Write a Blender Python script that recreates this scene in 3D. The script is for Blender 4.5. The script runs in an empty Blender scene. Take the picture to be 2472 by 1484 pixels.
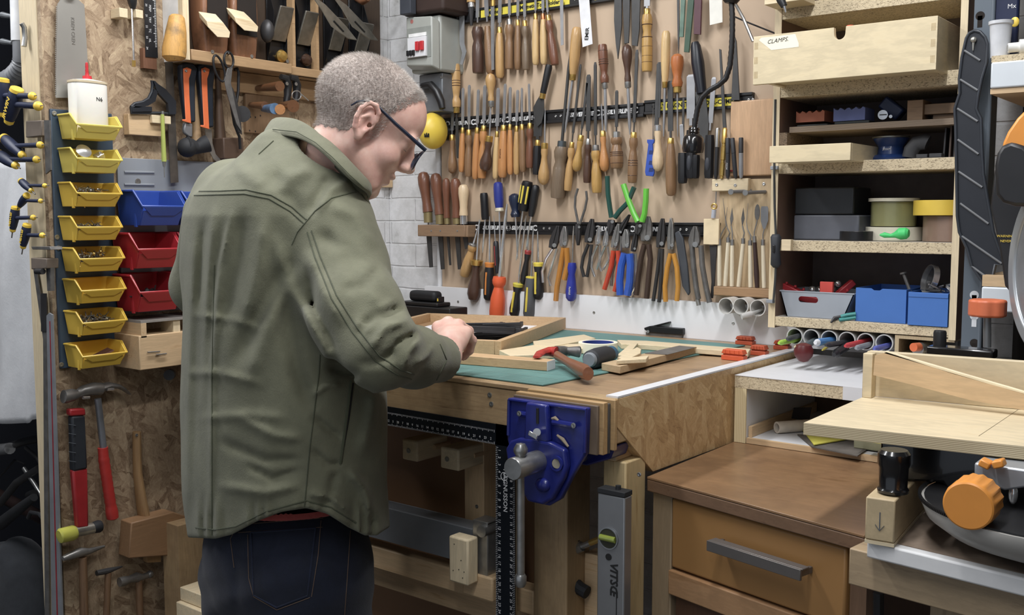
import bpy,bmesh,math,random
import numpy as np
from mathutils import Vector,Matrix
random.seed(7)
# ---------- camera, world, lights, exposure ----------
sc=bpy.context.scene
COL=sc.collection
FPX,PCX,PCY,YH=2450.0,1236.0,742.0,520.0
PITCH=math.atan((PCY-YH)/FPX);HEAD=math.radians(38)
CAM=Vector((0,0,1.40))
_fw=Vector((-math.sin(HEAD),math.cos(HEAD),0));RT=Vector((math.cos(HEAD),math.sin(HEAD),0));_up=Vector((0,0,1))
FW=_fw*math.cos(PITCH)-_up*math.sin(PITCH);UP=_up*math.cos(PITCH)+_fw*math.sin(PITCH)
cd=bpy.data.cameras.new('camera');cam=bpy.data.objects.new('camera',cd);COL.objects.link(cam)
cd.sensor_width=36;cd.lens=FPX/2472*36;cd.clip_start=.05
R3=Matrix((RT,UP,-FW)).transposed()
cam.matrix_world=Matrix.Translation(CAM) @ R3.to_4x4()
sc.camera=cam
sc.view_settings.view_transform='Standard';sc.view_settings.look='None'
sc.view_settings.gamma=1;sc.view_settings.use_curve_mapping=False
sc.view_settings.exposure=0.24
w=bpy.data.worlds.new('world');sc.world=w;w.use_nodes=True
w.node_tree.nodes['Background'].inputs[0].default_value=(.80,.88,1,1)
w.node_tree.nodes['Background'].inputs[1].default_value=.42
def area(name,loc,target,sx,sy,power,col=(1,.97,.93)):
    l=bpy.data.lights.new(name,'AREA');l.shape='RECTANGLE';l.size=sx;l.size_y=sy;l.energy=power;l.color=col
    o=bpy.data.objects.new(name,l);COL.objects.link(o);o.location=loc
    o.rotation_euler=(Vector(target)-Vector(loc)).to_track_quat('-Z','X').to_euler()
    return o
area('ceiling_tube_light',(-1.75,1.25,2.58),(-1.75,1.35,0),1.3,.12,21,(.97,.98,1))
area('ceiling_tube_light',(-.55,1.15,2.58),(-.55,1.35,0),1.3,.12,20,(.97,.98,1))
area('ceiling_tube_light',(-2.95,.5,2.5),(-2.8,1.3,1.0),.9,.12,17,(.97,.98,1))  # fill lamp added at far left to brighten the dust sheet
area('ceiling_tube_light',(-.1,-.3,2.58),(-.3,0,0),1.3,.12,11,(.97,.98,1))

# ---------- pixel rays onto real planes ----------
def ray(x,y):return FW + RT*((x-PCX)/FPX) - UP*((y-PCY)/FPX)
def PX(x,y,X):r=ray(x,y);return CAM + r*((X-CAM.x)/r.x)
def PY(x,y,Y):r=ray(x,y);return CAM + r*((Y-CAM.y)/r.y)
def PZ(x,y,Z):r=ray(x,y);return CAM + r*((Z-CAM.z)/r.z)
def PD(x,y,d):return CAM + ray(x,y)*d
def V(*a):return Vector(a)

# ---------- object helpers ----------
WM={}
def wm(o):return WM.get(o.name,Matrix.Identity(4))
def tag(o,label=None,cat=None,group=None,kind=None):
    if label:o['label']=label
    if cat:o['category']=cat
    if group:o['group']=group
    if kind:o['kind']=kind
    return o
def thing(name,label,cat,loc=(0,0,0),rotz=0,group=None,M=None):
    o=bpy.data.objects.new(name,None);COL.objects.link(o);o.empty_display_size=.02
    m=M if M is not None else Matrix.Translation(Vector(loc)) @ Matrix.Rotation(rotz,4,'Z')
    o.matrix_world=m;WM[o.name]=m.copy()
    return tag(o,label,cat,group)

class MB:
    def __init__(s,M=None):s.v=[];s.f=[];s.mi=[];s.cur=0;s.M=M
    def mat(s,i):s.cur=i;return s
    def add(s,vs,fs,M=None):
        b=len(s.v)
        for p in vs:
            p=Vector(p)
            if M is not None:p=M @ p
            s.v.append(p)
        for f in fs:s.f.append([b+i for i in f]);s.mi.append(s.cur)
        return s
    def box(s,x0,x1,y0,y1,z0,z1,M=None):
        vs=[(x,y,z) for x in (x0,x1) for y in (y0,y1) for z in (z0,z1)]
        return s.add(vs,[(0,1,3,2),(4,6,7,5),(0,4,5,1),(2,3,7,6),(0,2,6,4),(1,5,7,3)],M)
    def cbox(s,c,d,M=None,rot=None):
        m=Matrix.Translation(Vector(c))
        if rot is not None:m=m @ rot
        if M is not None:m=M @ m
        return s.box(-d[0]/2,d[0]/2,-d[1]/2,d[1]/2,-d[2]/2,d[2]/2,m)
    def beam(s,a,b,wx,wy,up=(0,0,1),taper=1):
        a=Vector(a);b=Vector(b);t=(b-a).normalized();u=Vector(up)
        if abs(t.dot(u))>.98:u=Vector((0,1,0))
        x=t.cross(u).normalized();y=x.cross(t)
        vs=[]
        for p,k in ((a,1),(b,taper)):
            for i,j in ((-1,-1),(1,-1),(1,1),(-1,1)):vs.append(p+x*(i*wx/2*k)+y*(j*wy/2*k))
        return s.add(vs,[(0,3,2,1),(4,5,6,7),(0,1,5,4),(1,2,6,5),(2,3,7,6),(3,0,4,7)])
    def prism(s,pts,t0,t1,fr=None):
        # pts 2D -> (x, ., z); extruded along local y from t0 to t1
        n=len(pts);a=sum(pts[i][0]*pts[(i+1) % n][1]-pts[(i+1) % n][0]*pts[i][1] for i in range(n))
        if a<0:pts=pts[::-1]
        vs=[(p[0],t0,p[1]) for p in pts]+[(p[0],t1,p[1]) for p in pts]
        fs=[list(range(n)),list(range(2*n-1,n-1,-1))]+[(i,i+n,(i+1) % n+n,(i+1) % n) for i in range(n)]
        return s.add(vs,fs,fr)
    def slab(s,pts,off):
        # polygon of 3D points extruded by vector
        n=len(pts);off=Vector(off);vs=[Vector(p) for p in pts]+[Vector(p)+off for p in pts]
        fs=[list(range(n)),list(range(2*n-1,n-1,-1))]+[(i,i+n,(i+1) % n+n,(i+1) % n) for i in range(n)]
        return s.add(vs,fs)
    def tube(s,pts,r,seg=10,caps=True,M=None,flat=None,closed=False):
        pts=[Vector(p) for p in pts];n=len(pts)
        rs=r if isinstance(r,(list,tuple)) else [r]*n
        vs=[];fs=[];nrm=None
        for i,p in enumerate(pts):
            if closed:t=(pts[(i+1) % n]-pts[i-1])
            else:t=(pts[min(i+1,n-1)]-pts[max(i-1,0)])
            t.normalize()
            if nrm is None:
                ref=Vector(flat) if flat else (Vector((0,0,1)) if abs(t.z)<.9 else Vector((0,1,0)))
                nrm=(ref-t*ref.dot(t)).normalized()
            else:
                if flat:nrm=Vector(flat)
                nrm=(nrm-t*nrm.dot(t)).normalized()
            bn=t.cross(nrm)
            rr=rs[i];ra,rb=rr if isinstance(rr,(list,tuple)) else (rr,rr)
            for k in range(seg):
                a=2*math.pi*k/seg;vs.append(p+nrm*(math.cos(a)*ra)+bn*(math.sin(a)*rb))
        for i in range(n if closed else n-1):
            for k in range(seg):
                a=i*seg+k;b=i*seg+(k+1) % seg;j=((i+1) % n)*seg
                fs.append((a,b,j+(k+1) % seg,j+k))
        if caps and not closed:fs.append(list(range(seg-1,-1,-1)));fs.append([(n-1)*seg+k for k in range(seg)])
        return s.add(vs,fs,M)
    def lathe(s,prof,seg=16,M=None,sx=1,sy=1):
        # prof (r, z) along local z
        return s.tube_z([(z,r*sx,r*sy) for r,z in prof],seg,M)
    def tube_z(s,secs,seg=16,M=None,p=2,cap=True):
        vs=[];fs=[]
        for z,a,b in secs:
            for k in range(seg):
                t=2*math.pi*k/seg;c,d=math.cos(t),math.sin(t)
                if p != 2:
                    c=math.copysign(abs(c)**(2/p),c);d=math.copysign(abs(d)**(2/p),d)
                vs.append((c*a,d*b,z))
        n=len(secs)
        for i in range(n-1):
            for k in range(seg):fs.append((i*seg+k,i*seg+(k+1) % seg,(i+1)*seg+(k+1) % seg,(i+1)*seg+k))
        if cap:fs.append(list(range(seg-1,-1,-1)));fs.append([(n-1)*seg+k for k in range(seg)])
        return s.add(vs,fs,M)
    def ring(s,ro,ri,h,M=None,seg=32):
        # hollow cylinder along z, 0..h
        vs=[];fs=[]
        for r,z in ((ro,0),(ro,h),(ri,h),(ri,0)):
            for k in range(seg):a=2*math.pi*k/seg;vs.append((r*math.cos(a),r*math.sin(a),z))
        for i in range(4):
            for k in range(seg):fs.append((i*seg+k,i*seg+(k+1) % seg,((i+1) % 4)*seg+(k+1) % seg,((i+1) % 4)*seg+k))
        return s.add(vs,fs,M)
    def ball(s,c,r,seg=16,M=None,rot=None):
        r=r if isinstance(r,(list,tuple)) else (r,r,r);n=seg//2
        m=Matrix.Translation(Vector(c))
        if rot is not None:m=m @ rot
        if M is not None:m=M @ m
        vs=[(0,0,-r[2])];fs=[]
        for i in range(1,n):
            ph=math.pi*i/n-math.pi/2
            for k in range(seg):a=2*math.pi*k/seg;vs.append((r[0]*math.cos(ph)*math.cos(a),r[1]*math.cos(ph)*math.sin(a),r[2]*math.sin(ph)))
        vs.append((0,0,r[2]));L=len(vs)-1
        for k in range(seg):fs.append((0,1+(k+1) % seg,1+k));fs.append((L,1+(n-2)*seg+k,1+(n-2)*seg+(k+1) % seg))
        for i in range(n-2):
            for k in range(seg):fs.append((1+i*seg+k,1+i*seg+(k+1) % seg,1+(i+1)*seg+(k+1) % seg,1+(i+1)*seg+k))
        return s.add(vs,fs,m)
    def build(s,name,mats,parent=None,origin=None,bevel=0,ang=35,M=None,seg=2):
        me=bpy.data.meshes.new(name)
        vs=s.v
        X=s.M if M is None else M
        if X is not None:vs=[X @ p for p in vs]
        if parent is not None:inv=wm(parent).inverted()
        else:
            if origin is None:
                a=np.array([tuple(p) for p in vs]);origin=Vector(((a[:,0].min()+a[:,0].max())/2,(a[:,1].min()+a[:,1].max())/2,a[:,2].min()))
            inv=Matrix.Translation(-Vector(origin))
        me.from_pydata([tuple(inv @ p) for p in vs],[],s.f)
        mats=mats if isinstance(mats,(list,tuple)) else [mats]
        for m in mats:me.materials.append(m)
        if len(mats)>1:
            for p,i in zip(me.polygons,s.mi):p.material_index=i
        me.polygons.foreach_set('use_smooth',[True]*len(me.polygons))
        me.validate();me.update()
        b=bmesh.new();b.from_mesh(me);bmesh.ops.recalc_face_normals(b,faces=b.faces);b.to_mesh(me);b.free()
        me.set_sharp_from_angle(angle=math.radians(ang))
        o=bpy.data.objects.new(name,me);COL.objects.link(o)
        if parent is not None:
            o.parent=parent;WM[o.name]=wm(parent).copy()
        else:
            o.location=origin;WM[o.name]=Matrix.Translation(Vector(origin))
        if bevel:
            md=o.modifiers.new('bevel','BEVEL');md.width=bevel;md.segments=seg;md.limit_method='ANGLE';md.angle_limit=math.radians(40);md.harden_normals=False
        return o

def text(s,size,M,mat,parent,name='lettering',ext=.0003,bold=0,shear=0,align='CENTER',sx=1):
    c=bpy.data.curves.new(name,'FONT');c.body=s;c.size=size;c.extrude=ext;c.offset=bold;c.shear=shear
    c.align_x=align;c.align_y='CENTER';c.resolution_u=2
    o=bpy.data.objects.new(name,c);me=bpy.data.meshes.new_from_object(o);bpy.data.objects.remove(o)
    me.materials.clear();me.materials.append(mat)
    X=(wm(parent).inverted() if parent is not None else Matrix.Identity(4)) @ M @ Matrix.Diagonal((sx,1,1,1))
    me.transform(X)
    o=bpy.data.objects.new(name,me);COL.objects.link(o)
    if parent is not None:o.parent=parent
    return o
def frame(o,x,z):
    # matrix whose local x axis = x, local z axis = z (both world), origin o
    x=Vector(x).normalized();z=Vector(z);z=(z-x*z.dot(x)).normalized();y=z.cross(x)
    return Matrix.Translation(Vector(o)) @ Matrix((x,y,z)).transposed().to_4x4()
def axis(a,b,ref=(0,-1,0)):
    # frame with local z from a to b, origin a; local y roughly ref
    z=(Vector(b)-Vector(a)).normalized();r=Vector(ref)
    if abs(z.dot(r.normalized()))>.99:r=Vector((.02,.03,1))
    y=(r-z*r.dot(z)).normalized();x=y.cross(z)
    return Matrix.Translation(Vector(a)) @ Matrix((x,y,z)).transposed().to_4x4()

# ---------- materials ----------
def C(h,a=1):
    if isinstance(h,str):
        h=h.lstrip('#');r=[int(h[i:i+2],16)/255 for i in (0,2,4)]
        r=[((c+.055)/1.055)**2.4 if c>.04045 else c/12.92 for c in r];g=.3*r[0]+.6*r[1]+.1*r[2]
        return tuple(c*.88+g*.12 for c in r)+(a,)
    return tuple(h)+(a,) if len(h)==3 else h
_mc={}
def newmat(name):
    m=bpy.data.materials.new(name);m.use_nodes=True;nt=m.node_tree
    return m,nt,nt.nodes['Principled BSDF']
def N(nt,t,**kw):
    n=nt.nodes.new(t)
    for k,v in kw.items():
        if k in n.inputs:n.inputs[k].default_value=v
        else:setattr(n,k,v)
    return n
def ramp(nt,fac,stops):
    r=nt.nodes.new('ShaderNodeValToRGB');nt.links.new(fac,r.inputs[0]);e=r.color_ramp.elements
    while len(e)<len(stops):e.new(.5)
    for el,(p,c) in zip(e,stops):el.position=p;el.color=C(c)
    return r.outputs[0]
def coords(nt,scale=(1,1,1),rot=(0,0,0),kind='Object'):
    tc=nt.nodes.new('ShaderNodeTexCoord');mp=nt.nodes.new('ShaderNodeMapping')
    mp.inputs['Scale'].default_value=scale;mp.inputs['Rotation'].default_value=rot
    nt.links.new(tc.outputs[kind],mp.inputs[0]);return mp.outputs[0]
def bump(nt,b,h,strength=.3,dist=.002):
    n=nt.nodes.new('ShaderNodeBump');n.inputs['Strength'].default_value=strength;n.inputs['Distance'].default_value=dist
    nt.links.new(h,n.inputs['Height']);nt.links.new(n.outputs[0],b.inputs['Normal']);return n
def plain(name,col,rough=.5,metal=0,var=.12,vs=25,bmp=0,coat=0,trans=0,sss=0):
    key=('p',name)
    if key in _mc:return _mc[key]
    m,nt,b=newmat(name);c=C(col)
    b.inputs['Roughness'].default_value=rough;b.inputs['Metallic'].default_value=metal
    b.inputs['Coat Weight'].default_value=coat;b.inputs['Transmission Weight'].default_value=trans
    if sss:b.inputs['Subsurface Weight'].default_value=sss;b.inputs['Subsurface Radius'].default_value=(.012,.004,.002)
    n=N(nt,'ShaderNodeTexNoise',Scale=vs,Detail=4.0);nt.links.new(coords(nt),n.inputs['Vector'])
    lo=tuple(x*(1-var) for x in c[:3]);hi=tuple(min(1,x*(1+var)) for x in c[:3])
    nt.links.new(ramp(nt,n.outputs[0],[(.3,lo),(.7,hi)]),b.inputs['Base Color'])
    if bmp:bump(nt,b,n.outputs[0],bmp,.001)
    _mc[key]=m;return m
def metal(name,col,rough=.35,var=.2,vs=40):return plain(name,col,rough,.8,var,vs)
def wood(name,light,dark,ax='x',sc_=1,rough=.55,coat=0,grain=14,knots=False,dirt=None,dist=1.2):
    key=('w',name,ax)
    if key in _mc:return _mc[key]
    m,nt,b=newmat(name+'_'+ax);b.inputs['Roughness'].default_value=rough;b.inputs['Coat Weight'].default_value=coat
    s={'x':(1,grain,grain),'y':(grain,1,grain),'z':(grain,grain,1)}[ax]
    co=coords(nt,tuple(k*sc_ for k in s))
    n=N(nt,'ShaderNodeTexNoise',Scale=2.2,Detail=5.0,Roughness=.6,Distortion=dist);nt.links.new(co,n.inputs['Vector'])
    n2=N(nt,'ShaderNodeTexNoise',Scale=14.0,Detail=3.0,Roughness=.7);nt.links.new(co,n2.inputs['Vector'])
    mx=N(nt,'ShaderNodeMix',data_type='FLOAT');mx.inputs[0].default_value=.35
    nt.links.new(n.outputs[0],mx.inputs[2]);nt.links.new(n2.outputs[0],mx.inputs[3])
    col=ramp(nt,mx.outputs[0],[(.32,dark),(.44,light),(.52,tuple(k*.86 for k in C(light)[:3])),(.6,light),(.72,dark)])
    if dirt:
        n3=N(nt,'ShaderNodeTexNoise',Scale=dirt[1],Detail=5.0,Roughness=.65);nt.links.new(coords(nt),n3.inputs['Vector'])
        f=ramp(nt,n3.outputs[0],[(.48,(0,0,0)),(.68,(dirt[2],)*3)])
        x=N(nt,'ShaderNodeMix',data_type='RGBA');nt.links.new(f,x.inputs[0]);nt.links.new(col,x.inputs[6]);x.inputs[7].default_value=C(dirt[0]);col=x.outputs[2]
    nt.links.new(col,b.inputs['Base Color']);bump(nt,b,mx.outputs[0],.25,.0012)
    _mc[key]=m;return m
def osb(name,rot=(0,0,0),tint=1.0,sc_=1):
    key=('osb',name)
    if key in _mc:return _mc[key]
    m,nt,b=newmat(name);b.inputs['Roughness'].default_value=.5
    base=coords(nt)
    wn=N(nt,'ShaderNodeTexNoise',Scale=7.0*sc_,Detail=2.0);nt.links.new(base,wn.inputs['Vector'])
    cols=[];edges=[];fibs=[]
    for ang,st in ((.5,3.4),(-.8,3.0),(1.45,3.4)):
        mr=N(nt,'ShaderNodeMapping');nt.links.new(base,mr.inputs[0]);mr.inputs['Rotation'].default_value=(ang,0,0)
        mp=N(nt,'ShaderNodeMapping');nt.links.new(mr.outputs[0],mp.inputs[0])
        mp.inputs['Scale'].default_value=(14*sc_,14*sc_,14*sc_*st)
        ad=N(nt,'ShaderNodeVectorMath',operation='MULTIPLY_ADD');nt.links.new(wn.outputs['Color'],ad.inputs[0]);ad.inputs[1].default_value=(.7,.7,.7);nt.links.new(mp.outputs[0],ad.inputs[2])
        fb_=N(nt,'ShaderNodeTexNoise',Scale=3.2,Detail=6.0,Roughness=.8,Distortion=.6);nt.links.new(ad.outputs[0],fb_.inputs['Vector']);fibs.append(fb_.outputs[0])
        vo=N(nt,'ShaderNodeTexVoronoi',Scale=1.0);nt.links.new(ad.outputs[0],vo.inputs['Vector'])
        se=N(nt,'ShaderNodeSeparateColor');nt.links.new(vo.outputs['Color'],se.inputs[0]);cols.append(se.outputs[0]);edges.append(se.outputs[1])
    def mixf(f,a,c):
        x=N(nt,'ShaderNodeMix',data_type='FLOAT');nt.links.new(f,x.inputs[0]);nt.links.new(a,x.inputs[2]);nt.links.new(c,x.inputs[3]);return x.outputs[0]
    def step(v,t):
        x=N(nt,'ShaderNodeMath',operation='GREATER_THAN');nt.links.new(v,x.inputs[0]);x.inputs[1].default_value=t;return x.outputs[0]
    g=mixf(step(edges[0],.5),cols[1],cols[0]);g=mixf(step(edges[2],.66),g,cols[2])
    f_=mixf(step(edges[0],.5),fibs[1],fibs[0]);f_=mixf(step(edges[2],.66),f_,fibs[2])
    fr_=N(nt,'ShaderNodeMapping');nt.links.new(base,fr_.inputs[0]);fr_.inputs['Rotation'].default_value=(.8,0,0)
    fm_=N(nt,'ShaderNodeMapping');nt.links.new(fr_.outputs[0],fm_.inputs[0]);fm_.inputs['Scale'].default_value=(1,.4,1.2)
    fi=N(nt,'ShaderNodeTexNoise',Scale=75.0*sc_,Detail=5.0,Roughness=.75,Distortion=1.5);nt.links.new(fm_.outputs[0],fi.inputs['Vector'])
    x=N(nt,'ShaderNodeMix',data_type='FLOAT');x.inputs[0].default_value=.5;nt.links.new(g,x.inputs[2]);nt.links.new(fi.outputs[0],x.inputs[3])
    x2=N(nt,'ShaderNodeMix',data_type='FLOAT');x2.inputs[0].default_value=.58;nt.links.new(x.outputs[0],x2.inputs[2]);nt.links.new(f_,x2.inputs[3]);x=x2
    t=lambda c:tuple(k*tint for k in C(c)[:3])
    nt.links.new(ramp(nt,x.outputs[0],[(p_,t(c_)) for p_,c_ in ([(.27,'#7d5a36'),(.36,'#b08a58'),(.50,'#c6a06a'),(.62,'#d6b47e'),(.74,'#e6cb98')] if rot=='z' else [(.30,'#5f4834'),(.39,'#866d52'),(.50,'#a38a6c'),(.60,'#b49c7c'),(.72,'#cdb791')])]),b.inputs['Base Color'])
    bump(nt,b,x.outputs[0],.4,.002)
    _mc[key]=m;return m
def chip(name,light='#c9b794',dark='#6d5a41',s=380,rough=.8):
    key=('chip',name)
    if key in _mc:return _mc[key]
    m,nt,b=newmat(name);b.inputs['Roughness'].default_value=rough
    v=N(nt,'ShaderNodeTexVoronoi',Scale=float(s));nt.links.new(coords(nt,(1,1,1.8)),v.inputs['Vector'])
    n=N(nt,'ShaderNodeTexNoise',Scale=s*.6,Detail=4.0);nt.links.new(coords(nt),n.inputs['Vector'])
    se=N(nt,'ShaderNodeSeparateColor');nt.links.new(v.outputs['Color'],se.inputs[0])
    x=N(nt,'ShaderNodeMix',data_type='FLOAT');x.inputs[0].default_value=.5;nt.links.new(se.outputs[0],x.inputs[2]);nt.links.new(n.outputs[0],x.inputs[3])
    nt.links.new(ramp(nt,x.outputs[0],[(.15,dark),(.4,light),(.8,tuple(min(1,k*1.2) for k in C(light)[:3]))]),b.inputs['Base Color'])
    bump(nt,b,x.outputs[0],.7,.002)
    _mc[key]=m;return m
def plyedge(name,ax='z',a='#d8c49a',c='#8c7550',s=330):
    key=('ply',name,ax)
    if key in _mc:return _mc[key]
    m,nt,b=newmat(name);b.inputs['Roughness'].default_value=.6
    wv=N(nt,'ShaderNodeTexWave',Scale=float(s)/6.28,Distortion=.6,Detail=2.0);wv.bands_direction=ax.upper();nt.links.new(coords(nt),wv.inputs['Vector'])
    nt.links.new(ramp(nt,wv.outputs[0],[(.3,c),(.6,a)]),b.inputs['Base Color'])
    _mc[key]=m;return m
def painted_brick(name,rotx=True):
    m,nt,b=newmat(name);b.inputs['Roughness'].default_value=.55
    tc=nt.nodes.new('ShaderNodeTexCoord');sx=nt.nodes.new('ShaderNodeSeparateXYZ');cb=nt.nodes.new('ShaderNodeCombineXYZ')
    nt.links.new(tc.outputs['Object'],sx.inputs[0]);nt.links.new(sx.outputs[0 if rotx else 1],cb.inputs[0]);nt.links.new(sx.outputs[2],cb.inputs[1])
    dn=N(nt,'ShaderNodeTexNoise',Scale=6.0,Detail=3.0);nt.links.new(tc.outputs['Object'],dn.inputs['Vector'])
    ad=N(nt,'ShaderNodeVectorMath',operation='MULTIPLY_ADD');nt.links.new(dn.outputs['Color'],ad.inputs[0]);ad.inputs[1].default_value=(.012,.012,0);nt.links.new(cb.outputs[0],ad.inputs[2])
    br=N(nt,'ShaderNodeTexBrick',Scale=1.0);nt.links.new(ad.outputs[0],br.inputs['Vector'])
    for k,v in (('Brick Width',.215),('Row Height',.073),('Mortar Size',.004),('Mortar Smooth',.6)):br.inputs[k].default_value=v
    br.inputs['Color1'].default_value=(1,1,1,1);br.inputs['Color2'].default_value=(.85,.85,.85,1);br.inputs['Mortar'].default_value=(0,0,0,1)
    n=N(nt,'ShaderNodeTexNoise',Scale=16.0,Detail=6.0,Roughness=.7);nt.links.new(tc.outputs['Object'],n.inputs['Vector'])
    x=N(nt,'ShaderNodeMix',data_type='RGBA');x.inputs[0].default_value=.5;nt.links.new(br.outputs[0],x.inputs[6]);nt.links.new(n.outputs[0],x.inputs[7])
    nt.links.new(ramp(nt,n.outputs[0],[(.22,'#8f8c86'),(.36,'#c9c9c8'),(.6,'#dededf')]),b.inputs['Base Color'])
    bump(nt,b,x.outputs[2],.8,.006);return m

# shared materials
PINE=lambda ax='x':wood('pine','#d3b285','#b48d5e',ax)
PINEL=lambda ax='x':wood('pale_pine','#dfcba4','#c8ad80',ax)
BEAM=lambda ax='x':wood('bench_timber','#b39468','#896c48',ax,dirt=('#6a4f33',6,.5))
BIRCH=lambda ax='x':wood('birch_ply','#dccaa2','#d6c297',ax,grain=4,rough=.45)
STEEL=plain('brushed_steel','#a9a9a7',.34,.85,.2,40);DSTEEL=plain('dark_steel','#6f6d6b',.45,.45,.25,40);BRASS=metal('brass','#c9a44e',.3)
CHROME=metal('chrome','#d6d6d6',.14);GUN=plain('gunmetal','#444344',.45,.5);ALU=metal('aluminium','#a7abb0',.4,.08)
BLACK=plain('black_plastic','#1b1b1d',.42);BLKR=plain('black_rubber','#222326',.7);WHITE=plain('white_laminate','#dcdde0',.35,var=.03)
WTXT=plain('white_print','#d8d8d8',.6);BTXT=plain('black_print','#1c1c1c',.7);YEL=plain('yellow_plastic','#e8c62a',.38,var=.05)
CHIP=chip('chipboard_edge');DARKCHIP=chip('dark_chipboard_edge','#7d6850','#3f3226')
MDF=plain('mdf_board','#bda488',.65,var=.06,vs=3,bmp=.05)
PVC=plain('grey_pvc','#b9b9b6',.4,var=.04)
def screw(p,n,parent,r=.004,name='screw'):
    m=MB();z=Vector(n).normalized();M=axis(p,Vector(p)+z,ref=(.1,.3,.9))
    m.lathe([(r,-.001),(r,.0008),(r*.7,.0012),(r*.3,.0006),(.0001,.0002)],10,M);return m.build(name,STEEL,parent)
# ================= setting =================
YW=2.385;XL=-2.388;ZB=1.08
def struct(name,mb,m,**k):o=mb.build(name,m,**k);o['kind']='structure';return o
conc=plain('concrete_floor','#5d5a56',.8,var=.2,vs=6)
brick=painted_brick('white_painted_brick');brickl=painted_brick('white_painted_brick_side',False)
plaster=plain('ceiling_paint','#c9c7c2',.8,var=.04)
darkw=plain('wall_shade_navy','#0b0f1a',.9,var=.3,vs=3)  # darkness of the space beyond is put into this wall colour
struct('floor',MB().box(-4.2,1.8,-2.2,2.55,-.05,0),conc)
struct('ceiling',MB().box(-4.2,1.8,-2.2,2.55,2.72,2.8),plaster)
struct('wall_back',MB().box(-2.47,1.8,2.402,2.55,0,2.72),brick)
struct('wall_left',MB().box(-2.47,-2.389,1.30,2.40,0,2.72),brickl)
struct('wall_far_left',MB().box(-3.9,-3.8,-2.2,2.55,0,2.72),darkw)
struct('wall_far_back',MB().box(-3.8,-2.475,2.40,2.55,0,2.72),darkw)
struct('wall_right',MB().box(1.7,1.8,-2.2,2.40,0,2.72),plain('grey_wall','#6b6965',.8))
# OSB sheet lining the left wall, stud at its free end
osbm=osb('osb_board',sc_=1.3);edge=osb('osb_edge',tint=.8,sc_=3)
o=MB().box(-2.387,-2.372,1.238,2.13,0,2.70);o=struct('trim_1',o,osbm)
o=struct('trim_2',MB().box(-2.47,-2.389,1.236,1.296,0,2.70),PINEL('z'))
# pipework / battens on the brick
a=PY(1055,380,2.398);b=PY(1072,690,2.398)
p=MB().tube([(a.x+.004,2.393,2.0),(b.x-.01,2.393,1.10)],.009,12);o=p.build('conduit_pipe',plain('white_gloss_pipe','#d5d6d8',.3));tag(o,'white painted conduit pipe running down the brick wall below yellow dome','pipe')
a=PY(905,440,2.38)
o=MB().box(a.x-.05,PY(938,440,2.38).x,2.355,2.40,PY(930,452,2.36).z,PY(930,432,2.36).z).build('batten',PINE('x'),bevel=.002);tag(o,'small pine batten on the white brick beside the chin of the man','batten')

# MDF tool board and white splash board
bl=PY(1068,690,YW);tr=PY(1880,60,YW)
o=MB().box(bl.x,-.925,YW,YW+.014,bl.z-.05,2.5).build('tool_board',MDF);tag(o,'large bare brown mdf board carrying the hand tools','board')
YS=YW-.02
a=PY(1025,688,YS)
t=thing('splash_board','white laminate board standing on the back edge of bench','board',(-1.5,YS,ZB))
MB().box(a.x,-.60,YS,YW-.002,ZB,PY(1025,690,YS).z).build('panel',plain('scuffed_white_board','#e8e9ec',.35,var=.03,vs=8),t)
for x,y in ((1106,728),(1434,754),(1770,780)):screw(PY(x,y,YS),(0,-1,0),t)

# magnetic strips
def strip(pl,pr,h,label,segs):
    a=PY(*pl,YW);b=PY(*pr,YW);z=(a.z+b.z)/2
    t=thing('magnetic_strip',label,'magnetic strip',(a.x,YW,z),group=None)
    y0=YW-.016;m=MB()
    m.box(a.x,b.x,y0,YW,z-h/2,z-h*.30);m.box(a.x,b.x,y0,YW,z+h*.30,z+h/2);m.box(a.x,b.x,y0+.004,YW,z-h*.3,z+h*.3)
    m.build('rail',BLACK,t,bevel=.001)
    for (px0,px1,kind,s) in segs:
        xa=PY(px0,300,y0).x;xb=PY(px1,300,y0).x
        if kind=='y':
            MB().box(xa,xb,y0+.0025,y0+.0045,z-h*.29,z+h*.29).build('sticker',plain('yellow_sticker','#d9c91e',.45),t)
            text(s,h*.42,frame(((xa+xb)/2,y0+.002,z),(1,0,0),(0,-1,0)),BTXT,t,bold=.0004)
        elif kind=='w':
            text(s,h*.42,frame(((xa+xb)/2,y0+.0032,z),(1,0,0),(0,-1,0)),WTXT,t,bold=.0007,shear=.25)
            for sg,xx in ((-1,xa),(1,xb)):text('C',h*.62,frame((xx,y0+.0032,z),(1,0,0),(0,-1,0)),WTXT,t,'emblem',bold=.0009,sx=sg)
        else:
            for k in (xa,xb):screw((k,y0+.003,z),(0,-1,0),t,.0035)
    return t
strip((1120,548),(1745,556),.037,'black magnetic strip holding pliers and drivers, lowest on the board',
      [(1150,1225,'w','SILVERLINE'),(1227,1290,'w','SILVERLINE'),(1312,1326,'s',''),(1445,1500,'w','SILVERLINE'),(1530,1595,'w','SILVERLINE'),(1645,1660,'s','')])
strip((1068,300),(1560,268),.037,'black magnetic strip across files and chisels, middle row',
      [(1080,1140,'w','SILVERLINE'),(1150,1215,'w','SILVERLINE'),(1225,1292,'w','SILVERLINE'),(1340,1352,'s',''),(1365,1440,'w','SILVERLINE'),(1455,1532,'w','SILVERLINE')])
strip((1562,262),(1822,240),.037,'black magnetic strip with yellow lettered stickers right of the files',
      [(1582,1660,'y','ONLY MAGNETIC'),(1690,1772,'y','HOLDER-CUMBRIA'),(1805,1815,'s','')])
strip((1095,40),(1740,-45),.037,'black and yellow magnetic strip at the top of the board',
      [(1160,1230,'y','Magnetic'),(1232,1372,'y','Magnetic Tool Holder'),(1385,1398,'s',''),(1432,1485,'y','Magnetic'),(1104,1112,'s','')])

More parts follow.
